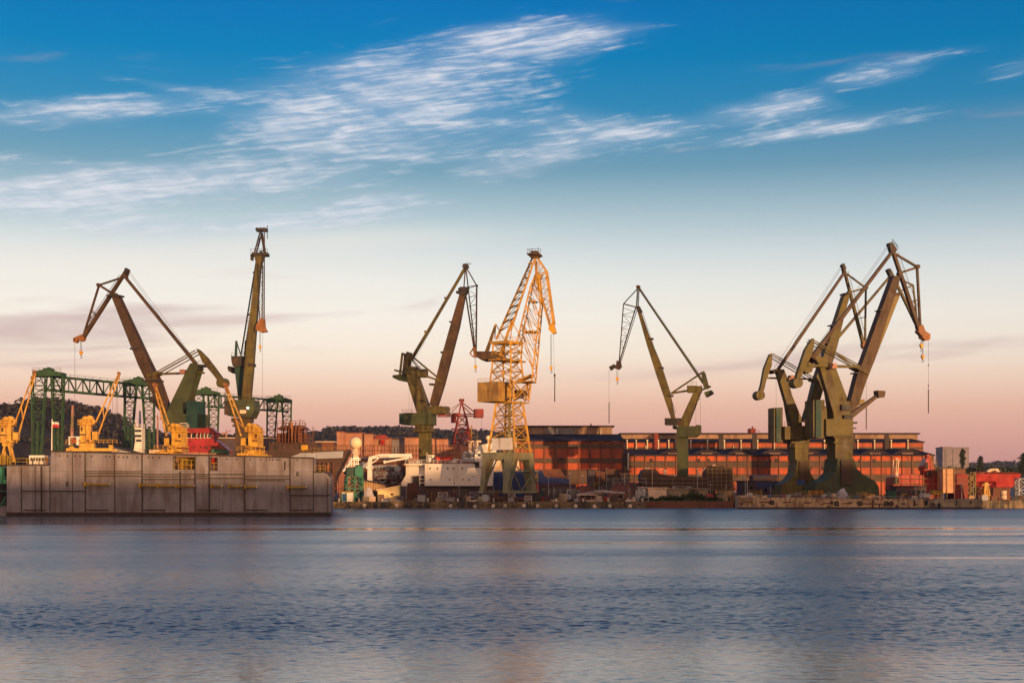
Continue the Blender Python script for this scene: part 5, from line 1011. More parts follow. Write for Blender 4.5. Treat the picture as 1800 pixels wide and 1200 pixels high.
def blue_ship():
    Y = 446; f = Fr(910, Y, 0); r = thing('ship', 'dark blue ship bow seen through the legs of the yellow lattice crane', 'ship', Vector((W(910, 0, Y).x, Y + 8, GZ)))
    b = MB(f); b.pl([(866, 829), (944, 828), (938, 842), (928, 858), (922, 874), (870, 874)], 9, 4); b.build('hull', 'hull_blue', r)
    b = MB(f); b.b(866, 828.5, 945, 827.5, 1.2, d=9.4, dn=4); b.build('gunwale', 'ship_grey', r)
    b = MB(f); b.pl([(866, 828), (868, 806), (898, 800), (912, 806), (914, 828)], 6, 5); b.build('superstructure', 'cream', r)
    r = thing('ship', 'small dark blue hull right of the yellow crane legs, below the brick hall', 'ship', Vector((W(960, 0, 470).x, 470, GZ))); f = Fr(960, 470)
    b = MB(f); b.pl([(946, 829), (952, 826), (958, 838), (1000, 841), (1000, 850), (948, 850)], 6, 2); b.rc(948, 850, 1000, 868, 6, 2.2); b.build('hull', 'hull_blue', r)
    b = MB(f); b.pl([(952, 838), (954, 824), (985, 824), (990, 832), (998, 840)], 4, 3); b.build('superstructure', 'hull_rust', r)
blue_ship()
def right_ships():
    Y = 436; f = Fr(1612, Y, 0); r = thing('ship', 'bright red ship with scaffolded red tower and low hull right of the brick hall', 'ship', Vector((W(1612, 0, Y).x, Y + 6, GZ)))
    b = MB(f); b.pl([(1570, 860), (1572, 838), (1590, 834), (1655, 836), (1656, 876), (1575, 876)], 9, 5); b.build('hull', 'hull_red', r)
    b = MB(f); b.pl([(1628, 836), (1626, 818), (1632, 805), (1640, 804), (1646, 822), (1650, 836)], 5, 4); b.rc(1634, 798, 1639, 806, 2.5, 4); b.build('tower', 'hull_red', r)
    b = MB(f); b.disc(1632, 832, 5, 1, -.4, 14); b.rc(1570, 838, 1580, 850, 1, 0); b.rc(1628, 812, 1633, 824, .5, 1.3); b.build('opening', 'seam_dark', r)
    b = MB(f)
    for x in (1574, 1590, 1606, 1622, 1638, 1652): b.bar(f.p(x, 876, -1), f.p(x, 834, -1), .14)
    for y in (841, 850, 860, 868): b.bar(f.p(1572, y, -1), f.p(1655, y, -1), .14)
    for x in (1640, 1643, 1646, 1649): b.bar(f.p(x, 836, 1), f.p(x - 1, 796 + (x - 1640) * 1.5, 1), .12)
    for y in (801, 806, 812, 818): b.bar(f.p(1636, y, 1), f.p(1650, y, 1), .1)
    b.build('scaffolding', 'tan_steel', r)
    b = MB(f); b.b(1573, 838, 1573.5, 808, 1.8, d=.4, dn=2); b.bb(1576, 838, 1578.5, 806, 1.5, d=.3, dn=1); b.b(1580, 838, 1577.5, 820, 1.5, d=.4, dn=2); b.disc(1578.5, 805.5, 1.6, .6, 2); b.build('davit', 'cream', r)
    f = Fr(1667, 430); r = thing('scaffold_wrap', 'orange-lit cloth wrapped scaffold block between the red ships', 'scaffold', f.p(1667, 872))
    b = MB(f); b.pl([(1657, 866), (1658, 824), (1675, 823), (1677, 846), (1678, 866)], 6, 3); b.build('cloth', 'cloth_orange', r)
    b = MB(f)
    for x in (1657, 1664, 1677): b.bar(f.p(x, gy(430), -.3), f.p(x, 820, -.3), .14)
    b.bar(f.p(1650, 822, -.3), f.p(1690, 822, -.3), .14); b.bar(f.p(1656, 834, -.35), f.p(1704, 832, -.35), .12); b.build('frame', 'tan_steel', r)
    f = Fr(1692, 432); r = thing('ship', 'dark red hull section with scaffolding between the cloth wrapped block and the ladder tower', 'ship', f.p(1692, 874))
    b = MB(f); b.pl([(1678, gy(432)), (1678, 833), (1700, 833), (1706, 836), (1706, gy(432))], 9, 5); b.build('hull', 'crane_red', r)
    b = MB(f); b.rc(1680, 824, 1702, 833, 5, 5); b.build('deck_house', 'hull_rust', r)
    b = MB(f)
    for y in (842, 851, 860): b.bar(f.p(1678, y, -.2), f.p(1706, y, -.2), .12)
    b.build('scaffolding', 'tan_steel', r)
    f = Fr(1709, 426); r = thing('ladder_tower', 'tan zigzag stair tower standing left of the red bow', 'scaffold', f.p(1709, 878))
    b = MB(f); g = gy(426); b.tower([f.p(1704.5, g, -1), f.p(1704.5, g, 1), f.p(1713, g, 1), f.p(1713, g, -1)], [f.p(1704.5, 830, -1), f.p(1704.5, 830, 1), f.p(1713, 830, 1), f.p(1713, 830, -1)], 5, .22, .18); b.build('frame', 'tan_steel', r)
    Y = 440; f = Fr(1755, Y, -6); r = thing('ship', 'bright red ship bow flaring right at the right edge, rusty brown below', 'ship', Vector((W(1755, 0, Y).x, Y + 6, GZ)))
    b = MB(f); b.pl([(1714, 856), (1714, 833), (1792, 833), (1795, 835), (1780, 856)], 12, 6); b.build('hull', 'hull_red', r)
    b = MB(f); b.pl([(1716, 856.3), (1779, 856.3), (1776, 868), (1782, 882), (1722, 882)], 11, 6.4); b.build('underwater_hull', 'hull_rust', r)
    b = MB(f); b.b(1713, 832, 1795, 832.5, 1.4, d=12.3, dn=6); b.b(1715, 829, 1790, 830, 1.0, d=12, dn=6); b.build('gunwale', 'crane_red', r)
    b = MB(f); b.pl([(1739, 833), (1739, 827), (1745, 823), (1758, 823), (1761, 828), (1760, 834)], 3, 4); b.rc(1725, 831, 1733, 833, 2, 3); k_ = b.build('deck_house', 'cream', r)
    b = MB(f); b.pl([(1745, 833), (1747, 827), (1753, 827), (1752, 833)], .2, 2.4); b.b(1752, 826, 1757, 831, 1, d=.2, dn=2.4); b.build('window', 'seam_dark', k_)
    b = MB(f); b.rc(1724, 837, 1728, 838.2, .2, -.1); b.rc(1737, 837, 1742, 838.2, .2, -.1); b.build('hawse_hole', 'seam_dark', r)
    f = Fr(1734, 424); r = thing('bollard_tower', 'yellow tapering lattice pylon standing in front of the red bow', 'pylon', f.p(1734, 882)); g = gy(424)
    b = MB(f); b.tower([f.p(1728, g, -1), f.p(1728, g, 1), f.p(1740, g, 1), f.p(1740, g, -1)], [f.p(1731, 848, -.5), f.p(1731, 848, .5), f.p(1735, 848, .5), f.p(1735, 848, -.5)], 6, .32, .22, X=True); b.rc(1726, 851, 1739, 852.5, 1.6); b.build('frame', 'dock_yellow', r)
    f = Fr(1766, 424); r = thing('tank', 'pale banded tank standing by the red bow near the right edge', 'tank', f.p(1766, 878))
    b = MB(f); b.tube(f.p(1766, 877, 1), f.p(1766, 862, 1), .95, n=18); b.build('lower_shell', 'cream', r); b = MB(f); b.tube(f.p(1766, 883, 1), f.p(1766, 877, 1), .75, n=12); b.tube(f.p(1766, 869.6, 1), f.p(1766, 868.4, 1), 1.0, n=18); b.build('band', 'hull_rust', r)
    f = Fr(1790, 428); r = thing('steel_truss', 'grey steel trestle with crossed struts at the right edge behind the bow', 'trestle', f.p(1792, 878)); g = gy(428)
    b = MB(f); b.tower([f.p(1788, g, -1.5), f.p(1788, g, 1.5), f.p(1812, g, 1.5), f.p(1812, g, -1.5)], [f.p(1788, 841, -1.5), f.p(1788, 841, 1.5), f.p(1812, 841, 1.5), f.p(1812, 841, -1.5)], 2, .35, .25, X=True); b.build('frame', 'ship_grey', r)
right_ships()
# ================================================================ buildings
def U_(px, Y): return (px - 900) / FPX * Y
def Zt(py, Y): return 6 + (HOR - py) / FPX * Y
def hall_right():
    Y1, Y2, Y3 = 520.0, 548.0, 566.0
    r = thing('shipyard_hall', 'long brick hall with stepped dark roofs and pale pipes, behind the right-hand cranes', 'hall', Vector((U_(1370, 540), Y1 + 25, GZ)))
    x0, x1 = U_(1098, Y1), U_(1640, Y1); zt = Zt(801, Y1)
    bands = [(801, 809, 'brick_red'), (809, 821.5, 'strip_olive'), (821.5, 834, 'brick_red'), (834, 843, 'strip_olive')]
    b = MB(); b.box(x0, x1, Y1, Y2 + 2, GZ - .3, zt); wall = b.build('wall', 'brick_red', r)
    b = MB(); b.box(x0, x1, Y1 - .10, Y1, Zt(821.5, Y1), Zt(809.5, Y1)); b.build('window_band', 'strip_olive', wall)
    b = MB(); b.box(x0, x1, Y1 - .10, Y1, Zt(846, Y1), Zt(834, Y1)); b.build('window_band', 'strip_olive', wall)
    b = MB()
    n = 30
    for i in range(n + 1):
        x = x0 + (x1 - x0) * i / n; w_ = .28 if i % 2 else .5; b.box(x - w_ / 2, x + w_ / 2, Y1 - .35, Y1 - .1, GZ, zt)
    b.box(x0, x1, Y1 - .22, Y1 - .12, Zt(833.8, Y1), Zt(833, Y1)); b.box(x0, x1, Y1 - .22, Y1 - .12, Zt(821.8, Y1), Zt(821.2, Y1)); b.build('pilaster', 'hull_rust', wall)
    rnd = random.Random(2)
    for px in (1145, 1228, 1245, 1353, 1365, 1425, 1447, 1512, 1537, 1617):
        b = MB(); y = Zt(rnd.choice((812, 813, 826)), Y1); x = U_(px, Y1); b.box(x - .5, x + .5, Y1 - .3, Y1 - .11, y, y + 1.3); b.build('vent', 'seam_dark', wall)
    # arched lower roof: low barrel bays
    b = MB(); za, zb = zt + .01, Zt(790, Y2)
    b.prism([Vector((x0 - .6, Y1 - .8, za)), Vector((x0 - .6, Y2, zb)), Vector((x0 - .6, Y2, zb + .35)), Vector((x0 - .6, Y1 - .8, za + .4))], Vector((x1 - x0 + 1.2, 0, 0)))
    rf = b.build('roof', 'roof_dark', r)
    for c in [1186, 1245, 1305, 1365, 1423, 1484, 1543, 1600]:
        b = MB(); X0, X1 = U_(c - 27, Y1), U_(c + 27, Y1); pts = []
        for k in range(15):
            t = k / 14; pts.append(Vector((X0 + (X1 - X0) * t, Y1 + 4, za + .5 + math.sin(math.pi * t) ** .8 * 1.9)))
        pts += [Vector((X1, Y1 + 4, za)), Vector((X0, Y1 + 4, za))]
        b.prism(pts, Vector((0, 20, 1.0))); b.build('roof_vault', 'roof_dark', rf)
        b = MB(); b.box(U_(c - 10, Y1), U_(c + 10, Y1), Y1 + 3.3, Y1 + 3.98, za, za + 1.15); b.build('gable', 'clerestory', rf)
    # upper aisle
    x2, x3 = U_(1100, Y2), U_(1623, Y2); zu = Zt(778, Y2)
    b = MB(); b.box(x2, x3, Y2, Y3 + 2, zb - 4, zu); wu = b.build('upper_wall', 'brick_red', r)
    b = MB(); b.box(x2, x3, Y2 - .12, Y2, Zt(790, Y2), Zt(785.5, Y2)); b.build('window_band', 'strip_olive', wu)
    pp = [1102, 1118, 1137.5, 1157, 1175] + [1214 + 29.3 * k for k in range(14)]
    for px in pp:
        b = MB(); x = U_(px, Y2); b.tube(Vector((x, Y2 - .75, zb)), Vector((x, Y2 - .75, Zt(774, Y2))), .26, n=8); b.box(x - .35, x + .35, Y2 - 1.1, Y2 - .4, Zt(774, Y2), Zt(772.6, Y2)); b.build('pipe', 'pipe_white', wu)
    for px in (1135, 1233, 1257, 1289):
        b = MB(); x = U_(px, Y2); b.tube(Vector((x, Y2 - .5, zb)), Vector((x, Y2 - .5, Zt(783, Y2))), .2, n=8); b.build('pipe', 'pipe_white', wu)
    for px in (1190, 1267, 1326, 1390, 1498, 1558): b = MB(); x = U_(px, Y2); b.box(x - .9, x + .9, Y2 - .9, Y2 - .3, zb, Zt(763, Y2)); b.build('buttress', 'seam_dark', wu)
    b = MB(); x = U_(1153, Y2); b.box(x - .8, x + .8, Y2 - .9, Y2 - .3, zb, Zt(762, Y2)); b.build('buttress', 'crane_red', wu)
    b = MB(); z3 = Zt(772, Y3)
    b.prism([Vector((x2 - .5, Y2 - .6, zu + .01)), Vector((x2 - .5, Y3, z3)), Vector((x2 - .5, Y3, z3 + .3)), Vector((x2 - .5, Y2 - .6, zu + .4))], Vector((x3 - x2 + 1, 0, 0))); b.build('upper_roof', 'roof_dark', r)
    x4, x5 = U_(1092, Y3), U_(1613, Y3); zc = Zt(763, Y3)
    b = MB(); b.box(x4, x5, Y3, Y3 + 14, z3 - 3, zc); b.build('clerestory', 'clerestory', r)
    b = MB(); b.box(x4 - .6, x5 + .8, Y3 - .8, Y3 + 15, zc + .01, zc + .55)
    xk = U_(1324, Y3); b.box(xk - 1.3, xk + 1.3, Y3 + 2, Y3 + 5, zc + .56, zc + 2.4); b.build('top_roof', 'roof_dark', r)
    b = MB(); b.box(xk - .9, xk + .9, Y3 + 1, Y3 + 2.8, zc + .56, zc + 2.2); b.tube(Vector((xk, Y3 + 1.6, zc + 2.2)), Vector((xk, Y3 + 1.6, zc + 3.2)), .35, n=8); b.rail([Vector((xk - 2.4, Y3, zc + .55)), Vector((xk + 2.4, Y3, zc + .55))], 1.1, .1, .8); b.build('ventilator', 'crane_red', r)
hall_right()
def hall_left():
    Y1, Y2 = 515.0, 545.0
    r = thing('shipyard_hall', 'taller brick hall with one wide dark sloping roof, behind the yellow lattice crane', 'hall', Vector((U_(1010, 530), Y1 + 25, GZ)))
    x0, x1 = U_(905, Y1), U_(1096.5, Y1); zt = Zt(775.5, Y1)
    b = MB(); b.box(x0, x1, Y1, Y2 + 4, GZ - .3, zt); wall = b.build('wall', 'brick_red', r)
    for a, c in ((788, 779.5), (813.5, 805), (850, 825)):
        b = MB(); b.box(x0, x1, Y1 - .1, Y1, Zt(a, Y1), Zt(c, Y1)); b.build('window_band', 'strip_olive', wall)
    b = MB()
    for px in (915, 939, 957, 976, 998, 1017, 1037, 1056, 1075, 1095):
        x = U_(px, Y1); w_ = .7 if px in (976, 1037, 1095) else .25; b.box(x - w_ / 2, x + w_ / 2, Y1 - .35, Y1 - .1, GZ, zt)
    b.build('pilaster', 'hull_rust', wall)
    b = MB(); b.box(U_(984, Y1), U_(989, Y1), Y1 - .3, Y1 - .11, Zt(808, Y1), Zt(804, Y1)); b.build('vent', 'seam_dark', wall)
    b = MB(); b.tube(Vector((U_(1104, Y1), Y1 - 1.2, Zt(826, Y1))), Vector((U_(1104, Y1), Y1 - 1.2, Zt(796, Y1))), .3, n=8); b.build('pipe', 'pipe_white', wall)
    b = MB(); x = U_(1098.5, Y1); b.box(x - .9, x + .9, Y1 - 1, Y1 + .5, GZ, Zt(798, Y1)); b.build('downpipe', 'seam_dark', wall)
    z2 = Zt(764, Y2)
    b = MB(); b.prism([Vector((x0 - .5, Y1 - .7, zt + .01)), Vector((x0 - .5, Y2, z2)), Vector((x0 - .5, Y2, z2 + .3)), Vector((x0 - .5, Y1 - .7, zt + .4))], Vector((x1 - x0 + 1, 0, 0))); b.build('roof', 'roof_dark', r)
    xa, xb = U_(905, Y2), U_(1076, Y2); z3 = Zt(750, Y2)
    b = MB(); b.box(xa, xb, Y2, Y2 + 14, z2 - 3, z3); cl = b.build('clerestory', 'clerestory', r)
    b = MB(); b.box(U_(960, Y2), U_(1010, Y2), Y2 - .12, Y2, Zt(763, Y2), Zt(752, Y2)); b.build('window_band', 'grey_panel', cl)
    for px in (979, 1018, 1056):
        b = MB(); x = U_(px, Y2); b.tube(Vector((x, Y2 - .5, z2)), Vector((x, Y2 - .5, Zt(753, Y2))), .22, n=8); b.build('pipe', 'pipe_white', cl)
    b = MB(); b.box(xa, xb + .9, Y2 - .8, Y2 + 15, z3 + .01, z3 + .5); b.box(U_(1038, Y2), U_(1040, Y2), Y2 + 1, Y2 + 2, z3 + .5, z3 + 1.3); b.build('top_roof', 'roof_dark', r)
hall_left()
def peach_hall():
    Y = 570.0; r = thing('apartment_block', 'long row of peach coloured stepped blocks in front of the wooded hill, centre left', 'building', Vector((U_(700, Y), Y + 12, GZ)))
    for i, (a, c, y, dy, m) in enumerate(((592, 606, 759, 0, 'peach'), (606.2, 640, 761, 1.5, 'peach'), (640.2, 656, 763, 0, 'peach'), (656.2, 684, 771, 1, 'peach'), (684.2, 687, 770, 2, 'peach'), (687.2, 711, 772, 4, 'grey_panel'), (711.2, 737, 769.5, 0, 'peach'), (737.2, 767, 771, 1.2, 'peach'), (767.2, 787, 772, 0, 'peach'), (787.2, 806, 786, 2, 'peach'), (806.2, 850, 782, 3, 'peach'))):  # one set-back block is plain grey
        b = MB(); b.box(U_(a, Y), U_(c, Y), Y + dy, Y + 14 + dy * .1, GZ - .3, Zt(y, Y)); bl = b.build('block', m, r)
        b = MB(); b.box(U_(a, Y) - .1, U_(c, Y) + .02, Y + dy - .25, Y + 14.3, Zt(y, Y) + .01, Zt(y, Y) + .35); b.build('roof', 'hull_rust', bl)
    b = MB(); b.prism([Vector((U_(656, Y), Y + .2, Zt(770.6, Y))), Vector((U_(685, Y), Y + .2, Zt(770.6, Y))), Vector((U_(676, Y), Y + .2, Zt(764, Y))), Vector((U_(664, Y), Y + .2, Zt(764, Y)))], Vector((0, 10, 0))); b.build('roof', 'crane_red', r)
    b = MB(); b.box(U_(669, Y), U_(676.5, Y), Y - .5, Y + .9, Zt(781, Y), Zt(772, Y)); b.build('panel', 'hull_red', r)
    b = MB()
    for k in range(36):
        x = U_(592 + k * 6, Y - 4); b.bar(Vector((x, Y - 4, GZ)), Vector((x, Y - 4, Zt(782, Y))), .16)
    for y in (782, 791, 800, 808): b.bar(Vector((U_(592, Y), Y - 4, Zt(y, Y))), Vector((U_(806, Y), Y - 4, Zt(y, Y))), .16)
    tag(b.build('scaffolding', 'hull_rust', None, Vector((U_(700, Y), Y - 4, GZ))), 'thin brown scaffold grid standing in front of the peach coloured blocks', 'scaffold')
peach_hall()
# small buildings behind the brown ship and dock
def small_bldg(label, px0, px1, yt, Y, m, roof='roof_slate', cat='building', name='building', dpt=8, slope=0, win=0, th=0):
    r = thing(name, label, cat, Vector((U_((px0 + px1) / 2, Y), Y + dpt / 2, GZ))); z = Zt(yt, Y); x0, x1 = U_(px0, Y), U_(px1, Y)
    b = MB(); b.prism([Vector((x0, Y, GZ - .2)), Vector((x1, Y, GZ - .2)), Vector((x1, Y, z + slope)), Vector((x0, Y, z))], Vector((0, dpt, 0))); w_ = b.build('wall', m, r)
    b = MB(); b.prism([Vector((x0 - .4, Y - .4, z + .01)), Vector((x1 + .4, Y - .4, z + slope + .01)), Vector((x1 + .4, Y - .4, z + slope + .3)), Vector((x0 - .4, Y - .4, z + .3))], Vector((0, dpt + .8, 0))); b.build('roof', roof, r)
    for k in range(win):
        x = x0 + (x1 - x0) * (k + .5) / win; b = MB(); b.box(x - .45, x + .45, Y - .05, Y, GZ + (z - GZ) * .45, GZ + (z - GZ) * .75); b.build('window', 'glass', w_)
    return r
small_bldg('low white topped red building with antennas behind the brown ship bow', 556, 587, 777, 480, 'hull_rust', 'cream', win=5)
small_bldg('flat cream lit building strip behind the red ship at left', 383, 478, 770, 560, 'hull_under', 'cream')
small_bldg('white shed with dark sloping roof behind the yellow deck cranes at left', 196, 262, 785, 420, 'ship_grey', 'seam_dark', slope=-3.0, win=0)
small_bldg('pale shed seen between the gantry legs left of the red ship', 262, 292, 790, 430, 'cream', 'seam_dark', win=3)
r = small_bldg('tan ribbed shed with a dark slanting roof beside the green portal tower', 636, 677, 843, 416, 'tan_sheet', 'seam_dark', slope=-1.6, name='shed', cat='shed', dpt=7)
b = MB(); b.box(U_(646, 412), U_(660, 412), 415.7, 415.99, GZ, Zt(863, 416)); b.build('doorway', 'seam_dark', r)
r = small_bldg('bright yellow-white shed with rising roof line, in the low sun on the quay', 664, 702, 862, 411, 'yellow_wall', 'cream', slope=1.3, name='shed', cat='shed', dpt=5)
b = MB(); b.box(U_(666, 411), U_(675, 411), 410.6, 410.98, GZ, Zt(868.5, 411)); b.box(U_(687, 411), U_(692, 411), 410.8, 410.98, Zt(870, 411), Zt(866.5, 411)); b.build('door', 'hull_rust', r)
small_bldg('long cream container-like shed under the unfinished hull, centre right', 1139, 1172, 858, 424, 'cream', 'cream', name='shed', cat='shed', dpt=4)
small_bldg('narrow ribbed pale shed left of the long cream shed', 1122, 1136, 857, 425, 'ship_grey', 'ship_grey', name='shed', cat='shed', dpt=3)
small_bldg('dull beige low wall building behind the green bushes', 1173.5, 1244, 860, 428, 'concrete', 'concrete', dpt=3)
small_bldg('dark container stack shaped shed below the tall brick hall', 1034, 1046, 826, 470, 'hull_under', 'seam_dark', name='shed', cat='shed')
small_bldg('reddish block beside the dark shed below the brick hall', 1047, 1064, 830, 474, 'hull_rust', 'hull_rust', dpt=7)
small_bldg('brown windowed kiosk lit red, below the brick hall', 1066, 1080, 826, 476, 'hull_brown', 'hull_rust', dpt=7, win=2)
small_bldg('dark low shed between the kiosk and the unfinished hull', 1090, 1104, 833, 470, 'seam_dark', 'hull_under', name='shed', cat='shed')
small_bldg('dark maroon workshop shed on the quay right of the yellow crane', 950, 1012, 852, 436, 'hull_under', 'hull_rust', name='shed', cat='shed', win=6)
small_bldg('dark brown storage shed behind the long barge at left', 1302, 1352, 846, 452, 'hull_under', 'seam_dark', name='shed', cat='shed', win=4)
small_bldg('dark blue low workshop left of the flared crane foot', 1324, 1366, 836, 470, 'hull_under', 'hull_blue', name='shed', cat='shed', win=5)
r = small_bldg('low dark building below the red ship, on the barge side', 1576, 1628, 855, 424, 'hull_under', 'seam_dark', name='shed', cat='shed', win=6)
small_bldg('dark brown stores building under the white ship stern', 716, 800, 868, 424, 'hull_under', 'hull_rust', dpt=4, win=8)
# distant tower block
Y = 1500.0; f = Fr(1675, Y, 13); r = thing('apartment_block', 'grey pink high-rise block far away at right, beside a poplar', 'building', f.p(1675, 850))
b = MB(f); b.rc(1651, 787, 1697, 850, 14); wl = b.build('wall', 'tower_concrete', r); b = MB(f); b.rc(1650.5, 786, 1697.5, 787.4, 14.5); b.rc(1654, 785, 1668, 786, 8); b.build('roof', 'roof_slate', r)
for x0, x1 in ((1654, 1658), (1668, 1669.5), (1684, 1690)):
    b = MB(f)
    for k in range(14): b.rc(x0, 790 + k * 3, x1, 791.6 + k * 3, .6, -7.2)
    b.build('balcony_column', 'block_pane', wl)
# ================================================================ trees
def leaf_cloud(b, c, r, n, rnd, s, flat=1.0):
    for _ in range(n):
        d = Vector((rnd.gauss(0, 1), rnd.gauss(0, 1), rnd.gauss(0, 1))).normalized() * (rnd.random() ** .4); p = c + Vector((d.x * r[0], d.y * r[1], d.z * r[2]))
        u = Vector((rnd.gauss(0, 1), rnd.gauss(0, 1), rnd.gauss(0, 1))).normalized(); v = u.cross(Vector((rnd.random(), rnd.random(), 1))).normalized(); k = s * rnd.uniform(.5, 1.3)
        b.add([p + u * k, p + v * k * .7, p - u * k * .9, p - v * k * .8], [(0, 1, 2, 3)])
def tree(label, px, yt, yb, wpx, Y, seed, name='poplar_tree', m='leaf_dark'):
    rnd = random.Random(seed); k = Y / FPX; base = W(px, yb, Y); h = (yb - yt) * k; w_ = wpx * k; r = thing(name, label, 'tree', base)
    b = MB(); b.tube(base, base + Vector((0, 0, h * .8)), w_ * .09, w_ * .02, 8)
    for i in range(10):
        z = h * (.15 + .06 * i); a = rnd.uniform(0, 6.3); b.tube(base + Vector((0, 0, z)), base + Vector((math.cos(a) * w_ * .3, math.sin(a) * w_ * .3, z + h * .16)), w_ * .03, w_ * .008, 6)
    b.build('trunk', 'bark', r)
    b = MB()
    for i in range(26):
        t = (i + .5) / 26; rad = w_ * .5 * min(1, (t + .12) * 3.2) * min(1, (1.06 - t) * 5) ** .6 * rnd.uniform(.6, 1.1); c = base + Vector((rnd.uniform(-.3, .3) * rad, rnd.uniform(-.3, .3) * rad, h * (.1 + .86 * t)))
        leaf_cloud(b, c, (rad * .8, rad * .8, h * .07), 150, rnd, h * .022)
    b.build('crown', m, r)
tree('dark poplar standing in front of the distant grey high-rise block', 1692, 788, 822, 13, 1100, 1)
tree('dark poplar right of the high-rise block, with a bent double tip', 1723, 801, 835, 13, 1100, 2)
tree('tall dark poplar cut by the right edge of the photo', 1800, 795, 835, 24, 1000, 3)
f = Fr(1730, 1200); b = MB(f); rnd = random.Random(8)
for i in range(60): leaf_cloud(b, W(1640 + i * 3.2 + rnd.uniform(-1, 1), 829 + rnd.uniform(-2.5, 3), 1100 + rnd.uniform(-20, 20)), (7, 7, 3.5), 60, rnd, 1.1)
tag(b.build('tree_belt', 'leaf_dark'), None, None, kind='stuff')
def bush(label, px0, px1, yt, yb, Y, seed):
    rnd = random.Random(seed); r = thing('bush', label, 'bush', W((px0 + px1) / 2, yb, Y)); b = MB()
    b.tube(W((px0 + px1) / 2, yb, Y), W((px0 + px1) / 2, (yt + yb) / 2, Y), .12, .05, 6); b.build('trunk', 'bark', r); b = MB()
    n = max(6, int((px1 - px0) / 4)); k = Y / FPX
    for i in range(n):
        t = (i + .5) / n; hh = (yb - yt) * k * (.45 + .55 * math.sin(math.pi * t)) * rnd.uniform(.7, 1.05); c = W(px0 + (px1 - px0) * t, yb, Y) + Vector((0, rnd.uniform(-1.2, 1.2), hh * .5))
        leaf_cloud(b, c, ((px1 - px0) * k / n * 1.1, 1.4, hh * .55), 260, rnd, .17)
    b.build('crown', 'leaf_green', r)
bush('large green bush on the bank between the cream shed and the barge', 1196, 1238, 860, 880, 419, 1)
bush('low green bush at the foot of the long cream shed', 1118, 1152, 869, 882, 419, 2)
bush('green bush right under the dull beige wall', 1150, 1200, 868, 882, 420, 3)
bush('thin green bush next to the scaffold block on the bank', 1236, 1272, 871, 882, 419, 4)
bush('dark green shrubbery in the gap below the brick hall', 1046, 1084, 838, 868, 446, 5)
def bank():
    b = MB(); rnd = random.Random(4); y = QY + 9.2
    for i in range(2600):
        px = rnd.uniform(1140, 1298); Y = rnd.uniform(QY + 9.3, QY + 17); p = W(px, gy(Y), Y); a = rnd.uniform(-.15, .15); h = rnd.uniform(.15, .5)
        b.add([p, p + Vector((.09, 0, 0)), p + Vector((a + .05, a, h))], [(0, 1, 2)])
    tag(b.build('grass', 'leaf_green'), None, None, kind='stuff')
bank()
# ================================================================ long barge, fenders, things on the quay
def barge():
    Y = 398.0; f = Fr(1500, Y, 0); r = thing('barge', 'long low rust stained tan pontoon barge moored below the big right-hand cranes', 'barge', Vector((W(1500, 0, Y).x, Y + 3, 0)))
    yw = HOR + 6.3 * FPX / Y
    b = MB(f); b.pl([(1298, yw), (1630, yw), (1630, 877), (1470, 876), (1440, 874.5), (1298, 873.5)], 6, 3); b.build('hull', 'barge_tan', r)
    b = MB(f); b.pl([(1630.2, yw), (1727, yw), (1728, 876), (1630.2, 878)], 5, 3); b.build('aft_hull', 'concrete', r)
    b = MB(f); b.rc(1297, 891, 1728, yw, .2, -.1); b.build('waterline_band', 'waterline', r)
    for x0, x1, y in ((1306, 1323, 881.5), (1335, 1352, 881.5), (1376, 1391, 882), (1413, 1428, 882.5), (1447, 1462, 884), (1481, 1496, 884), (1515, 1532, 884.6), (1537, 1552, 885)): b = MB(f); b.rc(x0, y - .7, x1, y + .7, .3, -.15); b.build('rubbing_strake', 'hull_rust', r)
    b = MB(f)
    for x in range(1300, 1728, 9): b.rc(x, 874 + (x - 1298) * .009, x + .7, 877 + (x - 1298) * .009, .14, -.07)
    b.rc(1532.5, 878, 1535.5, 891, .2, -.1); b.rc(1545.2, 885, 1546.8, 893, .2, -.1); b.build('stain', 'hull_rust', r)['kind'] = 'stuff'
    b = MB(f); rnd = random.Random(6)
    for i in range(26):
        x = rnd.uniform(1300, 1725); w_ = rnd.uniform(1, 7); y = rnd.uniform(879, 889); b.rc(x, y, x + w_, y + rnd.uniform(1, 4), .03, -.02)
    b.build('patch', 'hull_brown', r)['kind'] = 'stuff'
    b = MB(f); b.rail([f.p(x, 874 + (x - 1298) * .009, .4) for x in (1300, 1380, 1460, 1540, 1628)], .75, .06, 2.2); b.build('railing', 'ship_grey', r)
    t0 = None
    for i, x in enumerate((1356.5, 1470, 1511, 1557.5, 1566)):
        p = f.p(x, 884.5 if x > 1400 else 882.6, -.32)
        if t0 is None:
            b = MB(); b.torus(p, .48, .2, Vector((0, 1, 0))); t0 = b.build('tyre_fender', 'rubber', None, p); tag(t0, 'black tyre fender at the left part of the tan barge side', 'tyre', 'tyre fenders on the barge side')
        else: q = t0.copy(); col.objects.link(q); q.location = p; q['label'] = 'black tyre fender on the tan barge side, ' + ('', 'below the grey tarpaulin load', 'left of the yellow scrap heap', 'left one of the touching pair', 'right one of the touching pair')[i]
    for i, (x, y, w_) in enumerate(((1607, 884, 1.6), (1628, 883, 2.6), (1650, 888, 2.4), (1681, 884, 1.3))):
        pp = f.p(x, y, -.35); b = MB(); b.tube(pp + Vector((0, 0, -.7)), pp + Vector((0, 0, .7)), .18 * w_ * .8, .18 * w_ * .8, 12); b.bar(pp + Vector((0, 0, .7)), pp + Vector((0, .3, 1.4)), .06)
        tag(b.build('roll_fender', 'rubber', None, pp), 'dark cylindrical fender on the barge side ' + ('left of the cream cabin box', 'under the cream cabin box', 'right of the orange generator', 'below the dark red hull section')[i], 'fender', 'roll fenders on the barge')
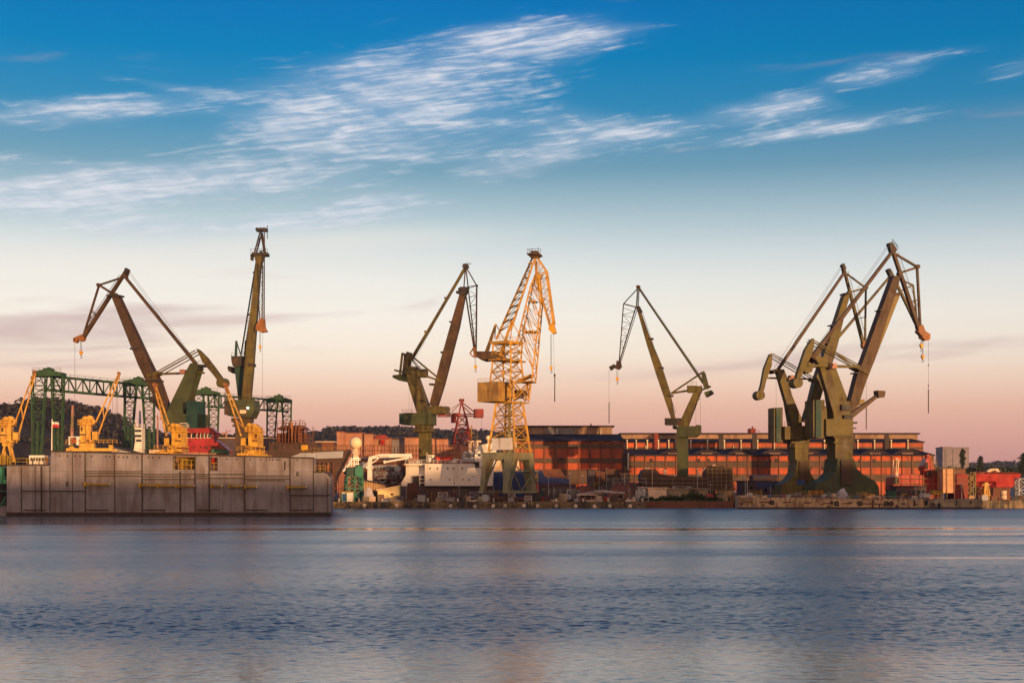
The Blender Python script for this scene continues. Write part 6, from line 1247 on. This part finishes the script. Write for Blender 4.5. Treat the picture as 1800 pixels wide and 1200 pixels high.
mat('barge_tan', (.50, .34, .20), dirt=(.13, .06, .03), damt=.5, sc=.5, streak=.55, grid=(7.2, 30, .5))
barge()
def dark_spot(): pass
FPL = ['', 'below the yellow shed', 'below the white ship', 'left of the yellow crane', "at the yellow crane's left leg", "under the yellow crane's middle", "at the yellow crane's right leg", 'just right of the yellow crane', 'below the maroon workshop', 'left of the open shelter', 'under the open shelter', 'under the grey tent', 'at the right end of the quay']
BPL = ['', 'beside the green tower', 'right of the yellow shed', 'below the white ship', 'below the grey wheelhouse', 'between the yellow crane legs', 'below the maroon workshop', 'left of the open shelter', 'right of the open shelter', 'below the grey tent', 'at the right end of the quay']
# white ball fenders and bollards along the quay edge
proto = None
for i, (px, py) in enumerate(((640, 888), (697, 888.5), (792, 889), (835, 890), (867, 889), (888, 889), (921, 889), (945, 889), (978, 889), (1012, 889.3), (1045, 890), (1072, 889), (1108, 889.3))):
    p = W(px, py, QY - 1.0)
    if proto is None:
        b = MB(); b.ball(p, .30, 12, 8); b.torus(p + Vector((0, .2, 0)), .42, .16, Vector((0, 1, 0))); proto = b.build('ball_fender', 'fender_white', None, p); tag(proto, 'small round pale fender on the quay face below the green tower', 'fender', 'pale fenders along the quay face')
    else: q = proto.copy(); col.objects.link(q); q.location = p; q['label'] = 'small round pale fender on the quay face ' + FPL[i]
proto = None
for i, px in enumerate((596, 631, 672, 752, 805, 868, 978, 1025, 1069, 1104, 1129)):
    p = W(px, gy(QY + .8, GZ + .12), QY + .8); p.z = GZ
    if proto is None:
        proto = thing('bollard', 'squat pale mooring bollard on the quay edge next to the floating dock', 'bollard', p, 'mooring bollards along the quay edge')
        b = MB(); b.tube(p, p + Vector((0, 0, .75)), .28, .22, 12); b.build('post', 'fender_white', proto); b = MB(); b.tube(p + Vector((0, 0, .75)), p + Vector((0, 0, 1.0)), .38, .34, 12); b.build('cap', 'fender_white', proto)
        src_ = kids(proto); org_ = Vector(p)
    else: dup(proto, p - org_, 'squat pale mooring bollard on the quay edge ' + BPL[i], src_)
# radome tower and green portal
def portal_tower():
    Y = 414.0; f = Fr(622, Y, 18); g = gy(Y); r = thing('portal_tower', 'green steel portal crane tower with two gabled cabins, at the left end of the quay', 'crane', Vector((f.o.x, Y, GZ)))
    b = MB(f); b.tower([f.p(607, g, -2.2), f.p(607, g, 2.2), f.p(636, g, 2.2), f.p(636, g, -2.2)], [f.p(609, 836, -1.8), f.p(609, 836, 1.8), f.p(635, 836, 1.8), f.p(635, 836, -1.8)], 2, .42, .24, X=True)
    b.tower([f.p(620, g, -2.2), f.p(620, g, 2.2), f.p(623, g, 2.2), f.p(623, g, -2.2)], [f.p(620, 836, -1.8), f.p(620, 836, 1.8), f.p(623, 836, 1.8), f.p(623, 836, -1.8)], 5, .2, .16); b.rc(606, 858, 637, 859.6, 4.6); b.rc(606, 845, 637, 846.4, 4.4); b.build('portal', 'portal_green', r)
    b = MB(f); b.pl([(621, 834), (621, 823), (628.5, 817), (636, 823), (636, 834), (630, 838), (625, 838)], 4.6); b.build('cabin', 'portal_green', r)
    b = MB(f); b.pl([(607.5, 833), (607.5, 821), (620.8, 821), (620.8, 833), (617, 836)], 4.2, .5); b.build('cabin', 'teal_steel', r)
    b = MB(f); b.bb(609, 820, 617, 806, 1.2, d=.25, dn=1.2); b.bb(602, 828, 614, 812, 1.6, d=.25, dn=.8); b.bb(616, 808, 632, 808, 1.4, d=.3, dn=1.4); b.bb(612, 815, 630, 815, 1.2, d=.3, dn=1.2); b.rc(619, 804, 630, 806, 2.4)
    for x in (616, 622, 628): b.bb(x, 820, x + .5, 804, 1.3, d=.25, dn=1.1)
    for k in range(9): b.rc(603 + k * 1.3, 827 - k * 1.8, 606 + k * 1.3, 828 - k * 1.8, 1.4)
    b.build('stair', 'ship_white', r)
    b = MB(f); b.rc(620, 800, 629, 804, 2); b.rc(618.5, 796, 630, 798, 2.6); b.tube(f.p(624.6, 804), f.p(624.6, 789), .8, n=12); b.rail([f.p(618, 796, -1.4), f.p(631, 796, -1.4)], .8, .08, .8); b.build('mast', 'cream', r)
    b = MB(f); b.ball(f.p(625.3, 778.5), 1.78, 28, 18); b.build('radome', 'radome', r)
    f = Fr(611, 409); r = thing('kiosk', 'small green framed kiosk at the foot of the green portal tower', 'kiosk', f.p(611, 881)); b = MB(f); b.rc(601, 865, 621, 881, 2.4); k_ = b.build('wall', 'ship_white', r)
    b = MB(f); b.rc(600, 863.4, 621.6, 865, 2.9); b.build('roof', 'rail_yellow', r); b = MB(f); b.rc(603, 867, 608.5, 880.5, .1, -1.25); b.build('door', 'blue_paint', r); b = MB(f); b.rc(600.5, 865, 602.4, 881, .2, -1.3); b.rc(609, 865, 610.6, 881, .2, -1.3); b.build('frame', 'portal_green', r)
portal_tower()
def heap(name, label, x0, x1, yt, Y, m, seed, cat='heap', d=3.0):
    rnd = random.Random(seed); b = MB(); n, rows = 22, 8; yb = gy(Y); vs = []; base = W((x0 + x1) / 2, yb, Y)
    for j in range(rows + 1):
        for i in range(n + 1):
            t = i / n; s_ = j / rows; hh = math.sin(math.pi * t) ** .7 * math.sin(math.pi * s_) ** .7; px = x0 + (x1 - x0) * t
            h = (yb - yt) * Y / FPX * hh; h *= 1 + .30 * mnoise.noise(Vector((px * .09, j * .3, seed))) + .12 * mnoise.noise(Vector((px * .4, j * .9, seed)))
            vs.append(Vector(((px - 900) / FPX * Y, Y - d / 2 + d * s_, GZ - .05 + max(0, h))))
    b.add(vs, [(j * (n + 1) + i, j * (n + 1) + i + 1, (j + 1) * (n + 1) + i + 1, (j + 1) * (n + 1) + i) for j in range(rows) for i in range(n)])
    o = b.build(name, m, None, Vector((base.x, Y, GZ))); return tag(o, label, cat)
heap('tarpaulin', 'crumpled white tarpaulin heap beside the tan ribbed shed', 636, 660, 856, 411, 'tarp_grey', 3, 'tarpaulin')
heap('scrap_heap', 'low pale rubble heap in front of the yellow-white shed', 664, 712, 876, 409.5, 'tarp_grey', 4)
heap('ore_heap', 'tall maroon heap left of the grey tent roof', 1008, 1052, 848, 432, 'hull_rust', 5, d=6)
heap('ore_heap', 'maroon heap right of the grey tent roof', 1060, 1128, 850, 430, 'hull_rust', 6, d=6)
heap('scrap_heap', 'yellow scrap steel heap on the right part of the long barge', 1505, 1546, 864, 401, 'skip_orange', 7, d=2.5)
heap('tarpaulin', 'grey tarpaulin covered load on the middle of the long barge', 1466, 1494, 858, 402, 'tarp_grey', 8, 'tarpaulin', 2.5)
heap('scrap_heap', 'dark maroon tarpaulin heap near the left half of the barge', 1368, 1392, 866, 402, 'crane_red', 9, d=2.5)
heap('scrap_heap', 'small red heap at the foot of the scaffold block on the bank', 1238, 1258, 865, 420, 'crane_red', 10, d=2)
def boxy(name, label, cat, x0, x1, yt, Y, m, d=2.4, yb=None, rib=True, top=None, z0=None, lid='seam_dark'):
    f = Fr((x0 + x1) / 2, Y, 0); yb = gy(Y) if yb is None else yb; r = thing(name, label, cat, f.p((x0 + x1) / 2, yb)); b = MB(f); b.rc(x0, yt, x1, yb, d); b.build('shell', m, r)
    b = MB(f); b.rc(x0 - .4, yt - .5, x1 + .4, yt + .1, d + .2)
    if rib:
        n = max(2, int((x1 - x0) / 2.2))
        for k in range(n + 1): x = x0 + (x1 - x0) * k / n; b.rc(x - .2, yt + .2, x + .2, yb, .14, -d / 2 - .07)
    b.build('frame', lid, r); return r
bz = 3.0; byb = lambda Y: HOR - (bz - 6) * FPX / Y
boxy('container', 'green steel container standing on the right part of the barge', 'container', 1559, 1573, 862, 400.5, 'container_green', 2.4, 877)
boxy('skip', 'orange yellow skip on the barge in front of the big crane foot', 'skip', 1421, 1446, 861, 402, 'skip_orange', 2.2, 869)
boxy('crate', 'cream white cabin box on the barge beside the orange generator', 'cabin', 1622, 1634, 866, 401, 'ship_white', 2, 874)
boxy('generator', 'orange generator set on the barge, right of the cream cabin box', 'generator', 1635, 1654, 861, 402, 'dock_yellow', 1.6, 869)
boxy('container', 'bright blue container between the two flared crane feet', 'container', 1403, 1413, 843, 415, 'blue_paint', 2.4, 852)
boxy('container', 'dark navy container hidden behind the left flared crane foot', 'container', 1330, 1372, 846, 440, 'hull_blue', 2.4, 858)
boxy('container', 'dark teal container at the right foot of the yellow lattice crane', 'container', 948, 957, 862, 408, 'teal_steel', 2.0, 871)
boxy('cabinet', 'pale ribbed cabinet on the quay right of the yellow crane', 'cabinet', 984, 996, 868, 409, 'concrete', 1.5, None, True, lid='cream')
boxy('container', 'maroon container under the white ship near its stern', 'container', 717, 734, 849, 418, 'hull_rust', 2.4)
boxy('container', 'dark brown container standing under the middle of the white ship', 'container', 744, 776, 858, 416, 'hull_under', 2.4)
boxy('container', 'grey violet container low in front of the white ship', 'container', 782, 812, 873, 410, 'tarp_grey', 2.0)
# tent roof and open shed
f = Fr(1050, 418); r = thing('tent', 'low grey tent roof stretched between the maroon heaps', 'tent', f.p(1052, gy(418))); b = MB(f); b.pl([(1012, 868), (1056, 861), (1098, 864.5), (1096, 867), (1056, 865), (1014, 870)], 5); b.build('roof', 'tarp_grey', r)
b = MB(f)
for x in (1014, 1034, 1056, 1076, 1095): b.bar(f.p(x, gy(418), -2.3), f.p(x, 867, -2.3), .12)
b.build('post', 'ship_grey', r)
f = Fr(1034, 411); r = thing('shelter', 'small open shelter with a cream edged roof and rust red back wall on the quay', 'shelter', f.p(1034, gy(411))); b = MB(f); b.pl([(1016, 870), (1018, 868), (1048, 868), (1055, 879), (1052, 879), (1047, 870)], 2.4); b.build('roof', 'cream', r)
b = MB(f); b.rc(1019, 870.4, 1046, gy(411), .3, 1.0); b.build('back_wall', 'hull_rust', r); b = MB(f)
for x in (1019, 1028, 1039): b.bar(f.p(x, gy(411), -1), f.p(x, 870, -1), .1)
b.build('post', 'ship_grey', r)
# unfinished hull with scaffold block
def unfinished():
    Y = 440; f = Fr(1190, Y, 0); r = thing('ship', 'brown unfinished ship section under a scaffold block on the bank, below the slim crane', 'ship', Vector((f.o.x, Y, GZ)))
    b = MB(f); b.pl([(1128, 851), (1126, 836), (1130, 827), (1136, 823), (1152, 824), (1160, 832), (1176, 836), (1240, 838), (1240, 858), (1138, 856)], 10, 5); b.build('hull', 'hull_brown', r)
    b = MB(f); b.rc(1240.4, 822, 1288, 862, 7, 4); b.rc(1248, 818, 1274, 822, 5, 4); b.build('block', 'hull_brown', r)
    b = MB(f)
    for x in (1244, 1252, 1260, 1268, 1276, 1284, 1290): b.bar(f.p(x, gy(Y), -.6), f.p(x, 818 + (x % 3), -.6), .13)
    for y in (824, 831, 838, 845, 852, 860): b.bar(f.p(1242, y, -.65), f.p(1292, y, -.65), .14)
    for y in (841, 849, 858): b.bar(f.p(1128, y, -.65), f.p(1242, y, -.65), .16)
    for x in (1146, 1164, 1182, 1200, 1218, 1234): b.bar(f.p(x, gy(Y), -.6), f.p(x, 838, -.6), .12)
    b.build('scaffolding', 'tan_steel', r)
    b = MB(f); b.b(1146, 853, 1146, 824, .7, d=.2, dn=-1); b.rc(1167, 825, 1172, 833, 1.2, 1); b.rc(1133, 822, 1142, 824, .6, 0); b.rc(1158, 824, 1164, 826, .6, 0); b.b(1228, 834, 1240, 822, 1.4, d=.4, dn=0); b.rc(1226, 831, 1232, 836, 1.4, 0); b.rc(1252, 816.6, 1258, 818, .6, 0); b.build('fitting', 'cream', r)
    b = MB(f); b.pl([(1050, 856), (1090, 846), (1130, 848), (1130, 862), (1052, 862)], 8, 8); b.build('slipway_deck', 'hull_under', r)
unfinished()
f = Fr(1116, 434); b = MB(f); b.rail([f.p(1079, 852, 0), f.p(1136, 852, 0)], 2.0, .1, 2.6); tag(b.build('guard_rail', 'ship_grey', None, f.p(1108, 852)), 'grey guard rail on the dark slipway deck left of the unfinished hull', 'railing')
# overhead pipe, lamps and masts in the yard
def lamp_post(label, px, yt, Y, group=None):
    f = Fr(px, Y); r = thing('lamp_post', label, 'lamp post', f.p(px, gy(Y)), group); b = MB(f); b.tube(f.p(px, gy(Y)), f.p(px, yt), .12, .08, 8); b.build('pole', 'ship_grey', r); b = MB(f); b.rc(px - 2.2, yt - 1, px + 2.2, yt + .4, .5); b.build('lamp_head', 'cream', r)
lamp_post('grey lamp post among the dark heaps right of the yellow crane', 1002, 832, 428)
lamp_post('grey lamp post in front of the red brick hall, left of the bushes', 1024, 836, 440)
lamp_post('grey lamp post in the dark yard between the yellow crane and the sheds', 964, 838, 430)
lamp_post('tall thin lamp post on the bank at the left end of the scaffold block', 1226, 824, 432)
lamp_post('thin lamp post on the slip beside the blue workshop', 1310, 838, 430)
f = Fr(1310, 446); b = MB(f); b.rc(1285, 840, 1316, 842, .8); b.rc(1286, 842, 1287, gy(446), .5); b.rc(1313, 842, 1314, gy(446), .5); tag(b.build('pipe_bridge', 'cream', None, f.p(1300, gy(446))), 'cream coloured pipe bridge left of the flared crane foot', 'pipe')
# distant red striped mast and far cranes
f = Fr(126, 1100, 0); r = thing('mast', 'red and white striped mast in front of the wooded hill at left', 'mast', f.p(124, gy(1100)))
for k in range(8): b = MB(f); y0 = gy(1100) - k * (gy(1100) - 712) / 8; y1 = gy(1100) - (k + 1) * (gy(1100) - 712) / 8; wk = 6.5 - k * .45; b.b(124 + k * .5, y0, 124.5 + k * .5, y1, wk, wk - .45, 2); b.build('segment', 'motor_pink' if k % 2 else 'tan_steel', r)
def far_crane(label, px, yt, Y, s=1, sgn=1):
    f = Fr(px, Y); r = thing('tower_crane', label, 'crane', f.p(px, gy(Y))); b = MB(f); b.b(px, gy(Y), px, yt + 8, 2.2, d=2); b.b(px, yt + 8, px, yt, 1.4, .6, 1.2); b.build('mast', 'motor_pink', r); b = MB(f); b.b(px - sgn * 9 * s, yt + 3, px + sgn * 8 * s, yt + 8, 1.6, 1.6, 1.2); b.rc(px + sgn * 6 - 2, yt + 6, px + sgn * 6 + 2, yt + 10, 1.4); b.build('jib', 'motor_pink', r)
far_crane('tiny pink far crane seen between the gantry and the red ship crane', 277, 727, 1300, 1, 1)
far_crane('tiny pink far crane seen between the two tall cranes above the cream strip', 398, 754, 1300, .8, -1)
def radio_mast(label, px, yt, Y, w=4):
    f = Fr(px, Y); g = gy(Y); b = MB(f); b.tower([f.p(px - w / 2, g, -1), f.p(px - w / 2, g, 1), f.p(px + w / 2, g, 1), f.p(px + w / 2, g, -1)], [f.p(px - .5, yt, -.2), f.p(px - .5, yt, .2), f.p(px + .5, yt, .2), f.p(px + .5, yt, -.2)], 9, .25, .18); tag(b.build('radio_mast', 'ship_grey', None, f.p(px, g)), label, 'mast')
radio_mast('grey lattice mast behind the gantry legs, left of the brown crane jib', 246, 722, 470, 9)
f = Fr(245, 432); r = thing('ship', 'white ship bridge wing and antenna frame rising behind the dock beside the gantry leg', 'ship', f.p(245, gy(432))); b = MB(f); b.rc(240, 752, 252, gy(432), 4); b.build('bridge', 'ship_white', r)
b = MB(f)
for y in (755, 764, 772): b.rc(240.5, y, 251.5, y + 4.5, .12, -2.06)
b.build('window', 'glass', r); b = MB(f); b.b(238, 800, 243, 768, 1.2, d=.3, dn=-2.3); b.b(239, 752, 239, 738, .8, d=.2); b.rail([f.p(236, 752), f.p(254, 752)], 1.1, .09, 1); b.build('antenna_frame', 'ship_white', r)
f = Fr(130, 325); r = thing('deck_house', 'small white frame with a dark red winch left of the second yellow deck crane', 'deck house', f.p(130, 785)); b = MB(f); b.rc(121, 769, 123, 782, .4); b.rc(135, 768, 140, 782, .8); b.rc(121, 767, 141, 768.6, .5); b.build('frame', 'ship_white', r); b = MB(f); b.disc(131, 775, 4.5, 1.4); b.build('winch', 'crane_red', r)
# yard litter: individual stacks of plate, beams, drums, frames and small sheds standing along the quay
rnd = random.Random(21)
CN = {'hull_rust': 'rust red', 'dark_steel': 'dark', 'ship_grey': 'grey', 'hull_brown': 'brown', 'tan_steel': 'tan', 'cream': 'cream', 'tan_sheet': 'light brown', 'rail_yellow': 'yellow', 'ship_white': 'white', 'crane_red': 'dark red', 'portal_green': 'green', 'blue_paint': 'blue', 'skip_orange': 'orange', 'concrete': 'beige', 'hull_under': 'maroon grey'}
LM = [(600, 'beside the dock end'), (640, 'by the green tower'), (664, 'by the tan shed'), (704, 'by the yellow shed'), (735, 'under the white ship stern'), (765, 'by the left brown crane'), (800, 'below the white ship'), (845, 'below the grey wheelhouse'), (895, 'by the yellow crane left leg'), (950, 'by the yellow crane right leg'), (985, 'right of the yellow crane'), (1012, 'by the maroon workshop'), (1056, 'by the open shelter'), (1100, 'by the grey tent'), (1136, 'near the quay end'), (1175, 'by the long cream shed'), (1215, 'by the slim crane'), (1250, 'left of the scaffold block'), (1298, 'right of the scaffold block'), (1360, 'by dark workshops'), (1420, 'by the left flared foot'), (1470, 'left of the big foot'), (1545, 'right of the big foot'), (1600, 'by the green container'), (1660, 'below the red ship'), (1715, 'below the cloth wrapped block'), (1900, 'below the red bow')]
seen_ = {}
def fin(b, name, mats, p, px, Y, z, noun, cat, grp):
    m = rnd.choice(mats); lm = next(t for a, t in LM if px < a); row = 'on the barge deck, ' if z > 2 else ('' if Y < 412 else 'set back, ' if Y < 436 else 'far off, ')
    lab = CN[m] + ' ' + noun + ' ' + row + lm; k = seen_.get(lab, 0); seen_[lab] = k + 1
    if k: lab = CN[m] + ' ' + noun + ' ' + row + lm + (', the smaller one', ', one more')[k - 1 if k < 3 else 1]
    return tag(b.build(name, m, None, p), lab, cat, grp)
def litter(px, Y, kind, s, zb=GZ):
    p = W(px, gy(Y, zb), Y)
    if kind == 0:
        b = MB()
        for k in range(rnd.randint(3, 6)): w_ = s * rnd.uniform(1.2, 1.8); b.box(p.x - w_ / 2 + rnd.uniform(-.1, .1), p.x + w_ / 2, p.y - .6, p.y + .6, p.z + k * .16 * s, p.z + k * .16 * s + .12 * s)
        return fin(b, 'plate_stack', ['hull_rust', 'dark_steel', 'ship_grey', 'hull_brown'], p, px, Y, zb, 'steel plate stack', 'plate stack', 'plate stacks in the yard')
    if kind == 1:
        b = MB()
        for k in range(5): b.bar(p + Vector((-s * 1.3, .2 * k - .4, .15 + .22 * (k % 2))), p + Vector((s * 1.3, .2 * k - .4, .2 + .22 * (k % 2) + rnd.uniform(-.1, .3))), .16)
        return fin(b, 'beam_pile', ['hull_rust', 'tan_steel', 'dark_steel', 'cream'], p, px, Y, zb, 'beam pile', 'beam pile', 'beam piles in the yard')
    if kind == 2:
        b = MB(); c = p + Vector((0, 0, .75 * s))
        b.tube(c + Vector((-.1 * s, -.45 * s, 0)), c + Vector((-.1 * s, .45 * s, 0)), .38 * s, n=14); b.tube(c + Vector((-.1 * s, -.5 * s, 0)), c + Vector((-.1 * s, -.42 * s, 0)), .75 * s, n=18); b.tube(c + Vector((-.1 * s, .42 * s, 0)), c + Vector((-.1 * s, .5 * s, 0)), .75 * s, n=18)
        return fin(b, 'cable_drum', ['tan_sheet', 'hull_brown', 'ship_grey'], p, px, Y, zb, 'cable drum', 'cable drum', 'cable drums in the yard')
    if kind == 3:
        b = MB(); w_, h = s * rnd.uniform(1.4, 3), s * rnd.uniform(1.3, 2.6); q = [p + Vector((x, y, 0)) for x, y in ((-w_ / 2, -.6), (-w_ / 2, .6), (w_ / 2, .6), (w_ / 2, -.6))]
        b.tower(q, [v + Vector((0, 0, h)) for v in q], 2, .09, .07, X=rnd.random() < .5)
        return fin(b, 'frame_rack', ['hull_rust', 'tan_steel', 'ship_grey', 'rail_yellow', 'ship_white'], p, px, Y, zb, 'open steel frame', 'frame', 'steel frames in the yard')
    if kind == 4:
        b = MB(); w_ = s * rnd.uniform(.8, 1.8); h = s * rnd.uniform(.8, 1.5); b.box(p.x - w_ / 2, p.x + w_ / 2, p.y - .6, p.y + .6, p.z, p.z + h); b.box(p.x - w_ / 2 - .06, p.x + w_ / 2 + .06, p.y - .66, p.y + .66, p.z + h + .002, p.z + h + .08)
        for k in (-1, 0, 1): b.box(p.x + k * w_ * .4 - .05, p.x + k * w_ * .4 + .05, p.y - .68, p.y - .6, p.z, p.z + h)
        return fin(b, 'crate', ['hull_brown', 'hull_brown', 'hull_rust', 'hull_under', 'dark_steel', 'tan_sheet', 'ship_grey', 'crane_red', 'cream', 'blue_paint', 'concrete'], p, px, Y, zb, 'ribbed crate', 'crate', 'equipment crates in the yard')
    b = MB(); h = s * rnd.uniform(2.2, 4.5); b.tube(p, p + Vector((rnd.uniform(-.4, .4), 0, h)), .07, .05, 6); b.bar(p + Vector((-.5, 0, h * .8)), p + Vector((.6, 0, h * .82)), .06)
    return fin(b, 'pole', ['ship_grey', 'rail_yellow', 'hull_rust'], p, px, Y, zb, 'thin pole', 'pole', 'thin poles in the yard')
for i in range(250):
    px = rnd.uniform(584, 1290); Y = rnd.choice((rnd.uniform(407.5, 411), rnd.uniform(411, 432), rnd.uniform(428, 470)))
    if px > 1130 and Y < 418: Y = 424 + rnd.uniform(0, 12)
    if px < 640 and Y < 416: Y = 418 + rnd.random() * 12
    if px < 640 and rnd.random() < .3: continue
    if 838 < px < 950 and Y < 428 and Y > 409: Y = 408
    litter(px, Y, rnd.choice((0, 1, 1, 2, 3, 3, 4, 4, 4, 5)), rnd.uniform(.8, 1.5) * (1 + (Y - 405) / 90))
for i in range(90):
    px = rnd.uniform(1300, 1626); litter(px, rnd.uniform(399.5, 403), rnd.choice((0, 1, 1, 2, 3, 4, 4, 5)), rnd.uniform(.45, .8), 3.05)
for i in range(60):
    px = rnd.uniform(1290, 1800); Y = rnd.uniform(412, 418) if px < 1540 else rnd.uniform(413, 424)
    if 1355 < px < 1545: continue
    litter(px, Y, rnd.choice((0, 1, 2, 3, 4, 4, 5)), rnd.uniform(1.0, 1.7))
for i in range(90):
    litter(rnd.uniform(925, 1300), rnd.uniform(436, 505), rnd.choice((3, 3, 4, 4, 5, 5, 0, 1)), rnd.uniform(1.6, 3.4))
shade_hall(90, 245, -62, 36, 0, 'unseen brick hall added behind the camera to cast shade, left part')
shade_hall(246, 300, -64, 40, 1, 'low unseen brick hall added behind the camera to cast shade, middle part')
shade_hall(301, 428, -66, 53, 2, 'tallest unseen brick hall added behind the camera to cast shade, right part')
def haze(d):
    b = MB(); b.box(-2600, 2600, -140, 4300, -4, 112); o = b.build('haze', 'rope'); o['kind'] = 'stuff'
    m = bpy.data.materials.new('haze_air'); m.use_nodes = True; t = m.node_tree; t.nodes.clear(); out = t.nodes.new('ShaderNodeOutputMaterial'); v = t.nodes.new('ShaderNodeVolumePrincipled')
    v.inputs['Density'].default_value = d; v.inputs['Color'].default_value = (.72, .74, .86, 1); v.inputs['Anisotropy'].default_value = .2; t.links.new(v.outputs[0], out.inputs['Volume'])
    o.data.materials.clear(); o.data.materials.append(m)
haze(.00005)
